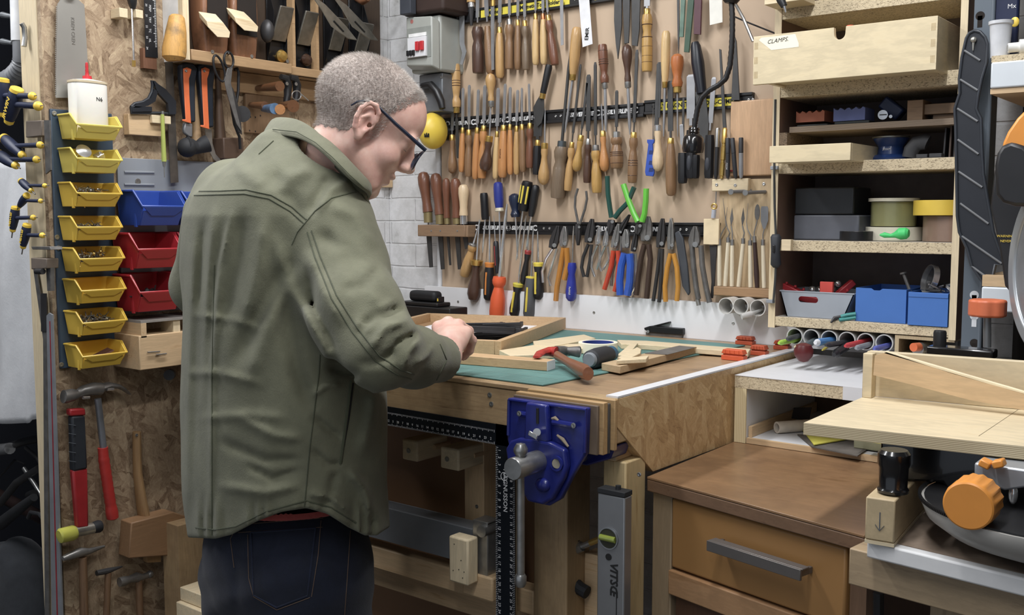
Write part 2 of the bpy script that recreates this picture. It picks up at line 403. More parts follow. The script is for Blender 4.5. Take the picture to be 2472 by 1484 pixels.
# ================= bench =================
topm=wood('bench_top_ply','#a98a66','#8f6f4a','x',grain=7,rough=.4,dirt=('#665344',7,.75))
b=thing('workbench','timber workbench with worn plywood top and osb side panel','workbench',(-1.5,1.9,0))
x1=-.955
MB().box(-2.20,x1,1.52,YS-.001,ZB-.028,ZB).build('bench_top',topm,b,bevel=.002)
MB().box(-2.20,x1+.018,1.493,1.52,ZB-.008,ZB+.0005).build('lipping',BEAM('x'),b,bevel=.0015)
MB().box(-2.20,x1+.018,1.495,1.535,.998,ZB-.009).build('apron',BEAM('x'),b,bevel=.003)
pts=[V(x1,1.497,ZB),V(x1,YS-.002,ZB),V(x1,YS-.002,.915),V(x1,1.625,.924),V(x1,1.497,1.03)]
MB().slab(pts,(.019,0,0)).build('side_panel',osb('osb_side','z',1.0,1.2),b,bevel=.001)
MB().box(x1-.006,x1+.019,1.50,YS-.002,ZB+.0006,ZB+.004).build('edge_strip',WHITE,b)
# legs, rails
MB().box(-1.165,-1.085,1.56,1.64,0,1.0).build('leg',BEAM('z'),b,bevel=.003)
MB().box(-.985,-.937,1.53,1.60,0,.96).build('leg',wood('pale_leg','#c9ad78','#ab8b56','z'),b,bevel=.003)
MB().box(-.99,-.955,1.525,1.60,.96,1.04).build('packer',PINE('y'),b,bevel=.002)
MB().box(-1.085,-.98,1.57,1.62,.955,1.0).build('cross_rail',PINE('x'),b,bevel=.002)
MB().box(-1.95,-1.87,1.64,1.69,0,1.0).build('leg',BEAM('z'),b,bevel=.003)
MB().box(-1.95,-1.165,1.60,1.64,.55,.615).build('lower_rail',PINE('x'),b,bevel=.003)
MB().box(-1.95,-1.165,1.56,1.60,.61,.66).build('lower_rail',PINE('x'),b,bevel=.003)
MB().box(-1.085,-.98,1.62,1.66,.50,.74).build('lower_panel',PINE('x'),b,bevel=.002)
MB().box(-1.22,-1.205,1.53,1.56,.05,1.0).build('upright',PINEL('z'),b,bevel=.001)
for x,y in ((1182,953),(1186,975)):screw(PY(x,y,1.494),(0,-1,0),b,.005)
screw(PY(1543,1145,1.53),(0,-1,0),b,.004)
# backing cupboard panel with frame under the bench
c=thing('cupboard_front','brown hardboard cupboard panel with pine frame under the bench','panel',(-1.6,1.72,.6))
MB().box(-1.95,-1.19,1.70,1.71,.3,1.0).build('panel',plain('brown_hardboard','#8a6543',.6,var=.08,vs=4),c)
q=PY(1135,1080,1.66)
MB().box(q.x,q.x+.055,1.64,1.695,.70,1.0).build('frame_stile',PINE('z'),c,bevel=.002)
MB().box(-1.95,q.x,1.645,1.695,.955,1.0).build('frame_rail',PINE('x'),c,bevel=.002)
screw(PY(1151,1222,1.639),(0,-1,0),c)
for i,(x,y,w_) in enumerate(((1078,1105,.055),(985,1085,.045))):
    pp=PY(x,y,1.56)
    o=thing('peg_bracket',['pale pine peg block under the bench, nearer the steel ruler','pine peg block under the bench, nearer the man'][i],'bracket',pp,group=None)
    MB().box(pp.x-.018,pp.x+w_*.6,1.56,1.66,pp.z-.024,pp.z+.022).build('block',PINEL('y'),o,bevel=.004)
    screw(V(pp.x+.002,1.559,pp.z-.002),(0,-1,0),o,.0055)
    MB().tube([(pp.x+.03,1.61,pp.z),(pp.x+.03,1.66,pp.z)],.006).build('peg',PINE('y'),o)
# aluminium straight edge rail hung under bench
r=thing('aluminium_rail','long aluminium box rail resting in wooden brackets under the bench','rail',(-1.7,1.6,.7))
al=plain('rail_face','#8d9298',.45,.6,.05)
zt=PY(1130,1275,1.545).z
m=MB();m.box(-1.95,-1.285,1.545,1.549,zt-.075,zt);m.box(-1.95,-1.285,1.549,1.59,zt-.003,zt);m.box(-1.95,-1.285,1.59,1.593,zt-.075,zt);m.box(-1.95,-1.285,1.549,1.59,zt-.075,zt-.072)
m.build('box_section',al,r,bevel=.0006)
m=MB();m.box(-1.30,-1.262,1.535,1.538,zt-.095,zt+.025);m.box(-1.30,-1.262,1.538,1.575,zt+.022,zt+.025);m.box(-1.265,-1.262,1.538,1.575,zt-.095,zt+.02)
m.build('end_plate',STEEL,r,bevel=.0005)
MB().tube([(-1.27,1.525,zt+.008),(-1.27,1.57,zt+.008)],.012,14).build('bolt',STEEL,r)
pp=PY(1110,1350,1.50)
o=thing('clamp_block','square pine block with pilot holes gripping the aluminium rail','block',(pp.x,1.53,pp.z-.05))
MB().box(pp.x-.027,pp.x+.024,1.497,1.53,pp.z-.05,pp.z+.045).build('block',PINEL('z'),o,bevel=.004)
mm=MB()
for dx,dz in ((.0,-.02),(-.015,-.025),(.014,-.022),(.006,.0),(-.012,.03),(.01,-.035)):mm.tube([(pp.x+dx,1.4965,pp.z+dz),(pp.x+dx,1.50,pp.z+dz)],.0012,8)
mm.build('pilot_holes',BTXT,o)
MB().box(pp.x-.02,pp.x+.06,1.53,1.58,pp.z-.085,pp.z-.035).build('spacer',PINE('x'),o,bevel=.004)

# framing square (black, white numbers)
s=thing('framing_square','black steel framing square with white numbers hanging under the bench','square',(-1.18,1.485,.97))
vx0=PY(1197,1200,1.487).x;vx1=PY(1243,1200,1.487).x;zt_=PY(1240,1030,1.487).z
bp=plain('black_square_paint','#11161d',.35)
m=MB();m.box(vx0,vx1,1.487,1.4895,.45,zt_+.0);m.box(-1.62,vx1,1.487,1.4895,zt_-.040,zt_)
m.build('blade',bp,s)
for i in range(33):
    z=zt_-.05-i*.0138
    if z>.5:
        for xx,n in ((vx0+.009,i+1),(vx1-.009,i+4)):text(str(n),.0085,frame((xx,1.4866,z),(0,0,-1),(0,-1,0)),WTXT,s,'number',.0001)
tk=MB()
for i in range(140):
    z=zt_-.045-i*.0036;L=.004 if i % 4 else .006
    tk.box(vx0,vx0+L,1.4865,1.487,z,z+.0006);tk.box(vx1-L,vx1,1.4865,1.487,z,z+.0006)
for i in range(110):
    x=vx0-.004-i*.0036;L=.003 if i % 4 else .005;tk.box(x,x+.0006,1.4865,1.487,zt_-.040,zt_-.040+L);tk.box(x,x+.0006,1.4865,1.487,zt_-L-.012,zt_-.012)
tk.build('graduation',WTXT,s)
for i in range(22):text(str(24-i if i % 2 else i+2),.007,frame((vx0-.012-i*.0138,1.4866,zt_-.030),(1,0,0),(0,-1,0)),WTXT,s,'number',.0001)
text('MAGNUSSON',.0135,frame(((vx0+vx1)/2,1.4866,PY(1216,1183,1.487).z),(0,0,-1),(0,-1,0)),WTXT,s,'lettering',.0001,.0002)
pc=PY(1217,1155,1.4866);tk=MB()
tk.tube([(pc.x+.008*math.cos(k*.5),1.4867,pc.z+.004+.008*math.sin(k*.5)) for k in range(13)],.0008,6);tk.tube([(pc.x,1.4867,pc.z+.012),(pc.x,1.4867,pc.z-.008)],.0007,6)
tk.build('emblem',WTXT,s)

# ================= vise =================
blue=plain('blue_cast_paint','#1c2678',.33,var=.2,vs=30,coat=.25);dust=plain('sawdust','#a08f78',.9)
vp=lambda x,y,Y=1.44:PY(x,y,Y)
v=thing('woodworking_vise','blue cast iron woodworking vise on the front edge of bench','vise',(-1.04,1.44,.95))
o2=lambda l:[vp(*p) for p in l]
out=[(1227,960),(1417,985),(1413,1095),(1380,1150),(1352,1205),(1325,1221),(1280,1212),(1258,1160),(1238,1120),(1224,1060)]
MB().slab(o2(out),(0,.014,0)).build('front_jaw',blue,v,bevel=.003)
# raised rim and web
def ridge(px,r,Y,name='rib',mt=None):MB().tube([vp(x,y,Y) for x,y in px],r,8).build(name,mt or blue,v)
ridge([(1229,964),(1415,989),(1411,1092)],.0032,1.438,'rim');ridge([(1229,964),(1227,1050)],.0032,1.438,'rim')
# central hub dome
hc=vp(1310,1110);fr=Matrix.Translation(hc)
hub=MB();pts=[]
arc=[(1232,1080),(1244,1060),(1265,1053),(1300,1056),(1340,1064),(1375,1082),(1380,1120),(1372,1150),(1345,1200),(1322,1214),(1285,1206),(1262,1160),(1238,1118)]
hub.slab(o2(arc),(0,-.016,0));hub.build('hub',blue,v,bevel=.005,seg=3)
hub=MB();hub.slab(o2([(1280,968),(1330,975),(1335,1065),(1275,1060)]),(0,-.014,0));hub.build('centre_rib',blue,v,bevel=.004)
MB().tube([vp(1298,985,1.4255),vp(1298,1022,1.4255)],.0028,8).build('slot',BTXT,v)
for p,q in (((1255,998),(1278,1002)),((1386,1027),(1335,1018))):
    ridge([p,q],.0055,1.437,'screw_boss');screw(vp(p[0]-2,p[1],1.4305),(0,-1,0),v,.005)
MB().ring(.0135,.009,.004,axis(vp(1345,1118,1.4235),vp(1345,1118,1.4235)+V(0,-1,0))).build('guide_hole',blue,v)
MB().tube([vp(1345,1118,1.4239),vp(1345,1118,1.4215)],.009,20).build('guide_rod_end',plain('dull_rod','#8b8474',.5,.6),v)
MB().ball(vp(1311,1170,1.424),(.016,.010,.013)).build('boss',blue,v)
for a_,b_ in (((1345,1050),(1372,1078)),((1348,1015),(1332,1010))):MB().tube([vp(*a_,1.436),vp((a_[0]+b_[0])/2,(a_[1]+b_[1])/2-4,1.436),vp(*b_,1.436)],[.002,.0035,.002],8).build('sawdust',dust,v)
# wing screw
MB().tube([vp(1296,1043,1.427),vp(1296,1043,1.408)],.007,12).build('wing_nut',CHROME,v)
MB().cbox(vp(1287,1050,1.405),(.02,.004,.009),rot=Matrix.Rotation(.3,4,'Y')).build('wing',CHROME,v,bevel=.0015)
# spindle and handle
A=vp(1330,1105,1.424);A=vp(1300,1112,1.425);B=A+V(0,-.075,0)
MB().tube([A,A+V(0,-.002,0),B+V(0,.002,0),B],[.019,.0195,.0195,.0185],28).build('spindle',STEEL,v)
Hc=A+V(0,-.052,0);
MB().tube([Hc+V(0,0,.03),Hc+V(0,0,-.205)],.0072,16).build('handle_bar',STEEL,v)
MB().lathe([(.0001,.042),(.008,.040),(.0125,.032),(.0125,.026),(.0085,.0185)],18,Matrix.Translation(Hc)).build('handle_knob',STEEL,v)
MB().lathe([(.0001,-.216),(.008,-.214),(.0105,-.208),(.0105,-.196),(.008,-.192)],18,Matrix.Translation(Hc)).build('handle_knob',STEEL,v)
# jaw linings (layers behind the front jaw) and the fixed jaw
def layer(y0,y1,x0,x1,z0,z1,m,n):MB().box(x0,x1,y0,y1,z0,z1).build(n,m,v,bevel=.0015)
jx0,jx1=vp(1227,960).x,vp(1417,985).x
layer(1.455,1.462,jx0,jx1+.012,.985,1.072,plain('dark_wood_pad','#6e5c4a',.7),'jaw_plate')
layer(1.462,1.476,jx0,jx1+.020,.985,1.077,wood('worn_ply','#b8935f','#86643d','x'),'jaw_lining')
layer(1.4775,1.4835,jx0+.01,jx1+.021,.985,1.074,plain('dark_lining','#4a4540',.7),'jaw_lining')
layer(1.4845,1.4925,jx0+.01,jx1+.029,.99,1.080,wood('worn_ply','#b8935f','#86643d','x'),'jaw_lining')
MB().slab([V(jx0+.03,1.50,.995),V(jx1+.02,1.50,.995),V(jx1+.01,1.50,.97),V(jx1-.04,1.50,.95),V(jx0+.05,1.50,.95)],(0,.055,0)).build('rear_jaw',blue,v,bevel=.003)
m=MB()
for dx in (-.045,.045):m.tube([(A.x+dx,1.455,A.z),(A.x+dx,1.555,A.z)],.009)
m.build('guide_rods',STEEL,v)

# spirit level leaning on the right leg
sl=thing('spirit_level','silver aluminium spirit level standing against the bench leg','spirit level',(-.93,1.48,.3))
lx0=PY(1442,1250,1.46).x;lx1=PY(1508,1250,1.46).x;lz=PY(1475,1195,1.46).z
alu=plain('level_aluminium','#9b9c9e',.38,.75,.05)
MB().box(lx0,lx1,1.46,1.484,.3,lz).build('body',alu,sl,bevel=.0025)
MB().box(lx0,lx1,1.459,1.485,lz+.0002,lz+.009).build('end_cap',BLKR,sl,bevel=.001)
MB().tube([((lx0+lx1)/2+.007,1.472,lz+.009),((lx0+lx1)/2+.007,1.472,lz+.016)],.005,10).build('knob',BLKR,sl)
vc=PY(1469,1299,1.4595);M_=axis(vc,vc+V(0,-1,0))
MB().ring(.0195,.0175,.002,M_).build('vial_bezel',ALU,sl)
MB().tube([vc+V(0,.0005,0),vc+V(0,-.001,0)],.0175,28).build('vial_window',plain('dark_vial_backing','#3a3b2c',.3),sl)
MB().tube([vc+V(-.016,-.002,0),vc+V(.015,-.002,0)],.0055,12).build('vial',plain('green_vial','#8c9a2e',.1,coat=1),sl)
vh=PY(1469,1344,1.4595);MB().tube([vh+V(0,.0005,0),vh+V(0,-.0008,0)],.006,16).build('hole',BTXT,sl)
text('VITSOE'.replace('OE','Œ'),.021,frame(PY(1481,1398,1.4594),(0,0,-1),(0,-1,0)),BTXT,sl,bold=.0006,shear=.15)
MB().box(PY(1487,1450,1.4594).x,PY(1488.5,1450,1.4594).x,1.4592,1.46,.3,PY(1487,1440,1.46).z).build('line_mark',BTXT,sl)

# air hose under the bench
hs=thing('air_hose','black air hose with steel coupling hanging in the gap under bench','hose',(-1.03,1.6,.5))
a=PY(1370,1335,1.60);m=MB()
c_=PY(1425,1360,1.60)
m.tube([c_+V(.06*math.cos(t)+.0,.0,.06*math.sin(t)-.0) for t in [2.2+k*.3 for k in range(9)]],.013,10);m.build('hose',BLKR,hs)
MB().tube([PY(1372,1335,1.6),PY(1385,1328,1.6),PY(1386,1328,1.6),PY(1405,1318,1.6),PY(1406,1318,1.6),PY(1425,1310,1.6)],[.007,.007,.010,.010,.006,.006],10).build('coupling',STEEL,hs)
MB().tube([PY(1425,1310,1.6),PY(1450,1300,1.6)],.006,10).build('brass_nipple',BRASS,hs)
# ================= person =================
def snet(F,lo,h):
    s=F<0;nx,ny,nz=F.shape
    cnt=np.zeros((nx-1,ny-1,nz-1),np.int8)
    for i in (0,1):
        for j in (0,1):
            for k in (0,1):cnt+=s[i:nx-1+i,j:ny-1+j,k:nz-1+k]
    act=(cnt>0) & (cnt<8);idx=-np.ones(act.shape,np.int64);cells=np.argwhere(act);idx[act]=np.arange(len(cells))
    acc=np.zeros((len(cells),3));n=np.zeros(len(cells));quads=[]
    for ax in range(3):
        A=np.moveaxis(F,ax,0);a,b=A[:-1],A[1:];cr=(a<0) != (b<0)
        e=np.argwhere(cr);t=a[cr]/(a[cr]-b[cr]);sgn=a[cr]<0
        # back to xyz order
        o=[(ax),(0 if ax != 0 else 1),(2 if ax != 2 else 1)]
        E3=np.zeros((len(e),3),np.int64);E3[:,o[0]]=e[:,0];E3[:,o[1]]=e[:,1];E3[:,o[2]]=e[:,2]
        P=E3.astype(float);P[:,ax]+=t
        u,v=[k for k in range(3) if k != ax];ids=[];ok=np.ones(len(e),bool)
        for du,dv in ((1,1),(0,1),(0,0),(1,0)):
            c=E3.copy();c[:,u]-=du;c[:,v]-=dv
            g=(c>=0).all(1) & (c<np.array(act.shape)).all(1);ok &= g
            ii=np.full(len(e),-1);cc=c[g];ii[g]=idx[cc[:,0],cc[:,1],cc[:,2]];ids.append(ii)
            m=ii>=0;np.add.at(acc,ii[m],P[m]);np.add.at(n,ii[m],1)
        q=np.stack(ids,1)[ok];sg=sgn[ok]
        if ax==1:sg=~sg
        q[~sg]=q[~sg][:,::-1];quads.append(q)
    return acc/np.maximum(n,1)[:,None]*h+np.array(lo),np.concatenate(quads)
def grid(lo,hi,h):
    ax=[np.arange(a,b+h,h,dtype=np.float32) for a,b in zip(lo,hi)]
    return np.stack(np.meshgrid(*ax,indexing='ij'),-1)
def smin(a,b,k):h=np.clip(.5+.5*(b-a)/k,0,1);return b*(1-h)+a*h-k*h*(1-h)
def smax(a,b,k):return -smin(-a,-b,k)
def ell(P,c,r,R=None):
    q=P-np.array(c,np.float32)
    if R is not None:q=q @ np.array(R,np.float32)
    r=np.array(r,np.float32);k0=np.linalg.norm(q/r,axis=-1);k1=np.linalg.norm(q/(r*r),axis=-1)
    return k0*(k0-1)/np.maximum(k1,1e-6)
def cap(P,a,b,r1,r2=None):
    r2=r1 if r2 is None else r2
    a=np.array(a,np.float32);b=np.array(b,np.float32);ab=b-a
    t=np.clip(((P-a)@ab)/(ab@ab),0,1);return np.linalg.norm(P-a-t[...,None]*ab,axis=-1)-(r1+(r2-r1)*t)
def chain(P,pts,rs,k):
    d=None
    for i in range(len(pts)-1):
        c=cap(P,pts[i],pts[i+1],rs[i],rs[i+1]);d=c if d is None else smin(d,c,k)
    return d
def npmesh(name,Vs,Q,mats,parent,midx=None):
    me=bpy.data.meshes.new(name);inv=wm(parent).inverted() if parent is not None else Matrix.Identity(4)
    A=np.array(inv);Vs=Vs @ A[:3,:3].T + A[:3,3]
    me.from_pydata(Vs.tolist(),[],Q.tolist());mats=mats if isinstance(mats,list) else [mats]
    for m in mats:me.materials.append(m)
    if midx is not None:me.polygons.foreach_set('material_index',midx)
    me.polygons.foreach_set('use_smooth',[True]*len(me.polygons));me.update()
    o=bpy.data.objects.new(name,me);COL.objects.link(o)
    if parent is not None:o.parent=parent;WM[o.name]=wm(parent).copy()
    return o
def vnormals(Vs,Q):
    n=np.cross(Vs[Q[:,2]]-Vs[Q[:,0]],Vs[Q[:,3]]-Vs[Q[:,1]]);N_=np.zeros_like(Vs)
    for k in range(4):np.add.at(N_,Q[:,k],n)
    return N_/np.maximum(np.linalg.norm(N_,axis=1),1e-9)[:,None]
A3=lambda v:np.array(tuple(v),np.float32)
def proj_np(P):
    q=P-A3(CAM);z=q@A3(FW);return np.stack([PCX+FPX*(q@A3(RT))/z,PCY-FPX*(q@A3(UP))/z],-1)
def lerp_tab(x,tab):t=np.array(tab);return np.interp(x,t[:,0],t[:,1])

FH=Vector((-math.sin(HEAD),math.cos(HEAD),0))
def turned(deg):a=math.radians(deg);return FH*math.cos(a)+RT*math.sin(a)
root=PD(660,1300,1.92)
man=thing('person','person in olive green overshirt and dark jeans leaning over workbench','person',(root.x,root.y,0))

# --- materials
def skinmat():
    m,nt,b=newmat('skin');b.inputs['Roughness'].default_value=.5
    b.inputs['Subsurface Weight'].default_value=.12;b.inputs['Subsurface Radius'].default_value=(.01,.004,.002);b.inputs['Subsurface Scale'].default_value=.6
    n=N(nt,'ShaderNodeTexNoise',Scale=26.0,Detail=5.0,Roughness=.65);nt.links.new(coords(nt),n.inputs['Vector'])
    nt.links.new(ramp(nt,n.outputs[0],[(.3,'#d9a293'),(.5,'#e6b5a3'),(.72,'#eec7b5')]),b.inputs['Base Color'])
    n2=N(nt,'ShaderNodeTexNoise',Scale=420.0,Detail=2.0);nt.links.new(coords(nt),n2.inputs['Vector']);bump(nt,b,n2.outputs[0],.12,.0008);return m
SKIN=skinmat()
def cloth(name,a,c,s=900,strength=.35,rough=.9):
    m,nt,b=newmat(name);b.inputs['Roughness'].default_value=rough;b.inputs['Sheen Weight'].default_value=.12;b.inputs['Sheen Roughness'].default_value=.5
    n=N(nt,'ShaderNodeTexNoise',Scale=14.0,Detail=8.0,Roughness=.7);nt.links.new(coords(nt),n.inputs['Vector'])
    nt.links.new(ramp(nt,n.outputs[0],[(.3,a),(.7,c)]),b.inputs['Base Color'])
    w1=N(nt,'ShaderNodeTexNoise',Scale=float(s),Detail=2.0);nt.links.new(coords(nt,(1,1,.35)),w1.inputs['Vector'])
    w2=N(nt,'ShaderNodeTexNoise',Scale=38.0,Detail=7.0,Distortion=1.2);nt.links.new(coords(nt),w2.inputs['Vector'])
    x=N(nt,'ShaderNodeMix',data_type='FLOAT');x.inputs[0].default_value=.5;nt.links.new(w1.outputs[0],x.inputs[2]);nt.links.new(w2.outputs[0],x.inputs[3])
    bump(nt,b,x.outputs[0],strength,.004);return m
OLIVE=cloth('olive_cotton','#676751','#78785f');OLIVED=cloth('olive_seam','#464a36','#53573f')
DENIM=cloth('dark_denim','#0c1222','#151d33',1100,.3);THREAD=plain('tan_thread','#6b5544',.8);DENIML=cloth('denim_seam','#131b30','#1a2440')

# --- head frame
pit=math.radians(33);hfh=turned(76)
hf=hfh*math.cos(pit)-Vector((0,0,1))*math.sin(pit);hu=hfh*math.sin(pit)+Vector((0,0,1))*math.cos(pit);hr=hf.cross(hu)
HS=.97
earp=PD(889,297,1.755);Hc=earp-hr*(.074*HS)
HM=np.array([tuple(hr),tuple(hf),tuple(hu)],float)      # rows
toW=lambda p:np.asarray(p)*HS @ HM + np.array(tuple(Hc))
toH=lambda p:((np.asarray(p)-np.array(tuple(Hc))) @ HM.T)/HS
def head_sdf(P):
    S=P.copy();S[...,0]=np.abs(S[...,0])
    d=ell(S,(0,-.014,.042),(.075,.098,.084))
    d=smin(d,ell(S,(0,.040,.045),(.062,.056,.062)),.02)
    d=smin(d,ell(S,(0,.040,-.030),(.057,.052,.066)),.02)
    d=smin(d,ell(S,(0,.036,-.072),(.046,.046,.034)),.02)
    d=smin(d,cap(S,(.050,.002,-.045),(.030,.062,-.088),.016,.014),.025)
    d=smin(d,ell(S,(0,.073,-.094),(.020,.016,.014)),.014)
    d=smin(d,ell(S,(.040,.060,-.026),(.022,.022,.020)),.016)
    d=smin(d,ell(S,(.030,.083,.024),(.024,.011,.008)),.012)
    d=smax(d,-ell(S,(.033,.108,.008),(.018,.016,.013)),.012)
    d=smin(d,ell(S,(.029,.0735,.007),(.0135,.0135,.0120)),.009)
    d=smin(d,cap(S,(0,.088,.022),(0,.110,-.014),.0075,.009),.010)
    d=smin(d,cap(S,(0,.080,.014),(0,.095,-.020),.011,.014),.008)
    d=smin(d,ell(S,(0,.111,-.020),(.0105,.011,.009)),.008)
    d=smin(d,ell(S,(.012,.101,-.024),(.008,.012,.008)),.007)
    d=smax(d,-ell(S,(.007,.108,-.032),(.0035,.006,.003)),.003)
    d=smin(d,ell(S,(0,.089,-.050),(.024,.011,.0065)),.008)
    d=smin(d,ell(S,(0,.085,-.064),(.020,.010,.007)),.008)
    d=smax(d,-ell(S,(0,.101,-.0572),(.024,.010,.0018)),.003)
    # ear
    e=ell(S,(.080,-.009,-.001),(.0055,.017,.030),Matrix.Rotation(-.28,3,'Z') @ Matrix.Rotation(.12,3,'X'))
    rim=[(.078,.010,-.004),(.082,.010,.010),(.086,.006,.024),(.089,-.005,.032),(.092,-.018,.029),(.094,-.025,.014),(.092,-.024,-.004),(.087,-.017,-.020),(.081,-.007,-.029)]
    e=smin(e,chain(S,rim,[.003,.0035,.004,.0045,.0045,.0045,.0045,.005,.0055],.002),.003)
    e=smin(e,ell(S,(.080,-.003,-.030),(.005,.008,.009)),.006)
    e=smax(e,-ell(S,(.092,-.002,-.004),(.012,.008,.014)),.003)
    e=smax(e,-ell(S,(.094,-.008,.017),(.008,.010,.009)),.003)
    e=smin(e,ell(S,(.079,.007,-.007),(.005,.004,.006)),.003)
    e=smin(e,chain(S,[(.084,-.012,-.014),(.086,-.015,.002),(.086,-.006,.012)],[.003,.003,.0025],.002),.003)
    d=smin(d,e,.005)
    d=smax(d,-ell(S,(.079,.004,-.003),(.008,.0035,.0045)),.002)
    return d
nb=toH(A3(PD(790,470,1.85)));nb2=toH(A3(PD(745,560,1.88)))
h_=.0024;lo=(-.108,-.135,-.20);hi=(.108,.140,.145)
P=grid(lo,hi,h_)
d=head_sdf(P)
nk=chain(P,[(0,-.024,-.015),(0,-.016,-.065),tuple(nb)],[.050,.049,.055],.03)
nk=smin(nk,cap(P,(0,.035,-.085),tuple(nb+np.array([0,.035,.02])),.028,.035),.035)
nk=smin(nk,cap(P,(.040,-.012,-.030),tuple(nb+np.array([.012,.035,.01])),.016,.016),.014)
d=smin(d,nk,.016)
# skin folds on the nape and under the jaw
d+=.0003*np.sin((P[...,1]*.9+P[...,2])*260)*np.clip((-.035-P[...,2])*25,0,1)*np.clip((.03-P[...,1])*30,0,1)
HV,HQ=snet(d,lo,h_)
# rest of the body as a core inside the clothes, and the right hand
elbow=PD(908,838,1.62);wristp=PD(1078,862,1.86);shoR=PD(812,560,1.76);shoL=PD(540,500,2.02)
def handpt(x,y,dd):return A3(PD(x,y,dd))
kn=[handpt(1058,790,1.985),handpt(1082,779,1.985),handpt(1106,785,1.965),handpt(1124,803,1.94)]
pip=[handpt(1088,790,2.03),handpt(1112,786,2.03),handpt(1131,799,2.0),handpt(1140,821,1.965)]
dip=[handpt(1104,808,2.05),handpt(1124,808,2.045),handpt(1136,826,2.01),handpt(1134,846,1.975)]
tip=[handpt(1108,832,2.055),handpt(1121,834,2.05),handpt(1128,850,2.015),handpt(1118,862,1.985)]
wr=A3(wristp);lo2=np.minimum(wr,np.minimum.reduce(tip+kn+pip))-.07;hi2=np.maximum(wr,np.maximum.reduce(tip+kn+pip))+.06
P=grid(lo2,hi2,.0021)
d=cap(P,A3(elbow)*.35+wr*.65,wr,.033,.028)
for i,k in enumerate(kn):d=smin(d,cap(P,wr+(k-wr)*.12,k,.018 if i<3 else .016,.0125),.014)
d=smin(d,ell(P,(wr+kn[1]+kn[2]+wr)/4,(.026,.026,.022)),.02)
for i in range(4):
    r=[.0105,.0108,.0102,.009][i]
    f=smin(cap(P,kn[i],pip[i],r*1.08,r),cap(P,pip[i],dip[i],r,r*.88),.003);f=smin(f,cap(P,dip[i],tip[i],r*.88,r*.78),.003)
    f=smin(f,ell(P,kn[i],(.0125,)*3),.004);d=smin(d,f,.0022)
th=[wr*.6+kn[0]*.4,handpt(1050,835,1.97),handpt(1075,850,2.02),handpt(1098,856,2.04)]
d=smin(d,chain(P,th,[.018,.014,.0115,.009],.004),.006)
AV,AQ=snet(d,lo2,.0021)
# core
chest=PD(690,640,1.93);pel=PD(680,1290,1.92)
lo3=np.minimum.reduce([A3(x) for x in (pel,chest,shoR,shoL,elbow,wristp)])-.2;hi3=np.maximum.reduce([A3(x) for x in (pel,chest,shoR,shoL,elbow,wristp)])+.2
lo3[2]=A3(pel)[2]-.1
P=grid(lo3,hi3,.014)
up_c=A3(PD(720,520,1.90));c_=chain(P,[A3(pel),A3(PD(680,1000,1.93)),A3(chest),up_c],[.05,.07,.10,.07],.05)
c_=smin(c_,cap(P,up_c,toW(nb),.06,.05),.04);c_=smin(c_,chain(P,[A3(PD(640,540,1.95)),A3(shoL)],[.055,.04],.02),.04)
c_=smin(c_,chain(P,[up_c,A3(shoR),A3(elbow),wr*.9+A3(elbow)*.1],[.05,.045,.036,.026],.02),.04)
CV,CQ=snet(c_,lo3,.014)
VV=np.concatenate([toW(HV),AV,CV]);QQ=np.concatenate([HQ,AQ+len(HV),CQ+len(HV)+len(AV)])
body=npmesh('body',VV,QQ,SKIN,man);md=body.modifiers.new('s','SUBSURF');md.levels=1;md.render_levels=1
# fingernails
for i in range(1,4):
    n_=tip[i]*.75+dip[i]*.25;back=(A3(CAM)-n_);back /= np.linalg.norm(back);ax_=tip[i]-dip[i];ax_ /= np.linalg.norm(ax_);r_=A3(RT)
    M_=axis(Vector(n_.tolist()),Vector((n_+ax_).tolist()),ref=tuple(A3(RT)*.9+back*.3));MB().ball((0,.0065,0),(.0048,.0018,.006),M=M_).build('fingernail',plain('nail','#e8c0b0',.3),body)

# --- hair
def hairmask(p):
    x,y,z=p[:,0],p[:,1],p[:,2]
    front=np.where(z>.045,.030+(z-.045)*.62,.030)
    low=np.interp(y,[-.11,-.09,-.05,-.02,-.012,.0,.009,.012,.034],[-.054,-.052,-.040,-.030,.036,.036,.03,-.024,-.014])
    m=np.minimum(front-y,z-low)
    ear=np.sqrt(((y+.006)/.024)**2+((z-.002)/.036)**2)-1;m=np.where(np.abs(x)>.068,np.minimum(m,ear*.03),m)
    return m
hm=hairmask(HV);hm=hm+.003*np.sin(HV[:,1]*410)*np.sin(HV[:,2]*380)
thin=np.clip((HV[:,1]-.012)/.03,0,1)*np.clip((HV[:,2]+.05)/.03,0,1)+np.clip((HV[:,1]+.03)/.05,0,1)*np.clip((HV[:,2]-.095)/.02,0,1)
thin=thin+np.clip((HV[:,1]-.0)/.012,0,1)*(HV[:,2]<.034)
hs_=hm-.02*np.clip(thin,0,1);fm=(hs_[HQ].min(1)>-.001)
Nn=vnormals(HV,HQ);rng=np.random.default_rng(3)
used=np.unique(HQ[fm]);mp=-np.ones(len(HV),int);mp[used]=np.arange(len(used))
offs=np.clip(hm[used]/.012,0,1)*.0014
hv=HV[used]+Nn[used]*(offs+.0001+offs*.5*(rng.random(len(used))-.5))[:,None]
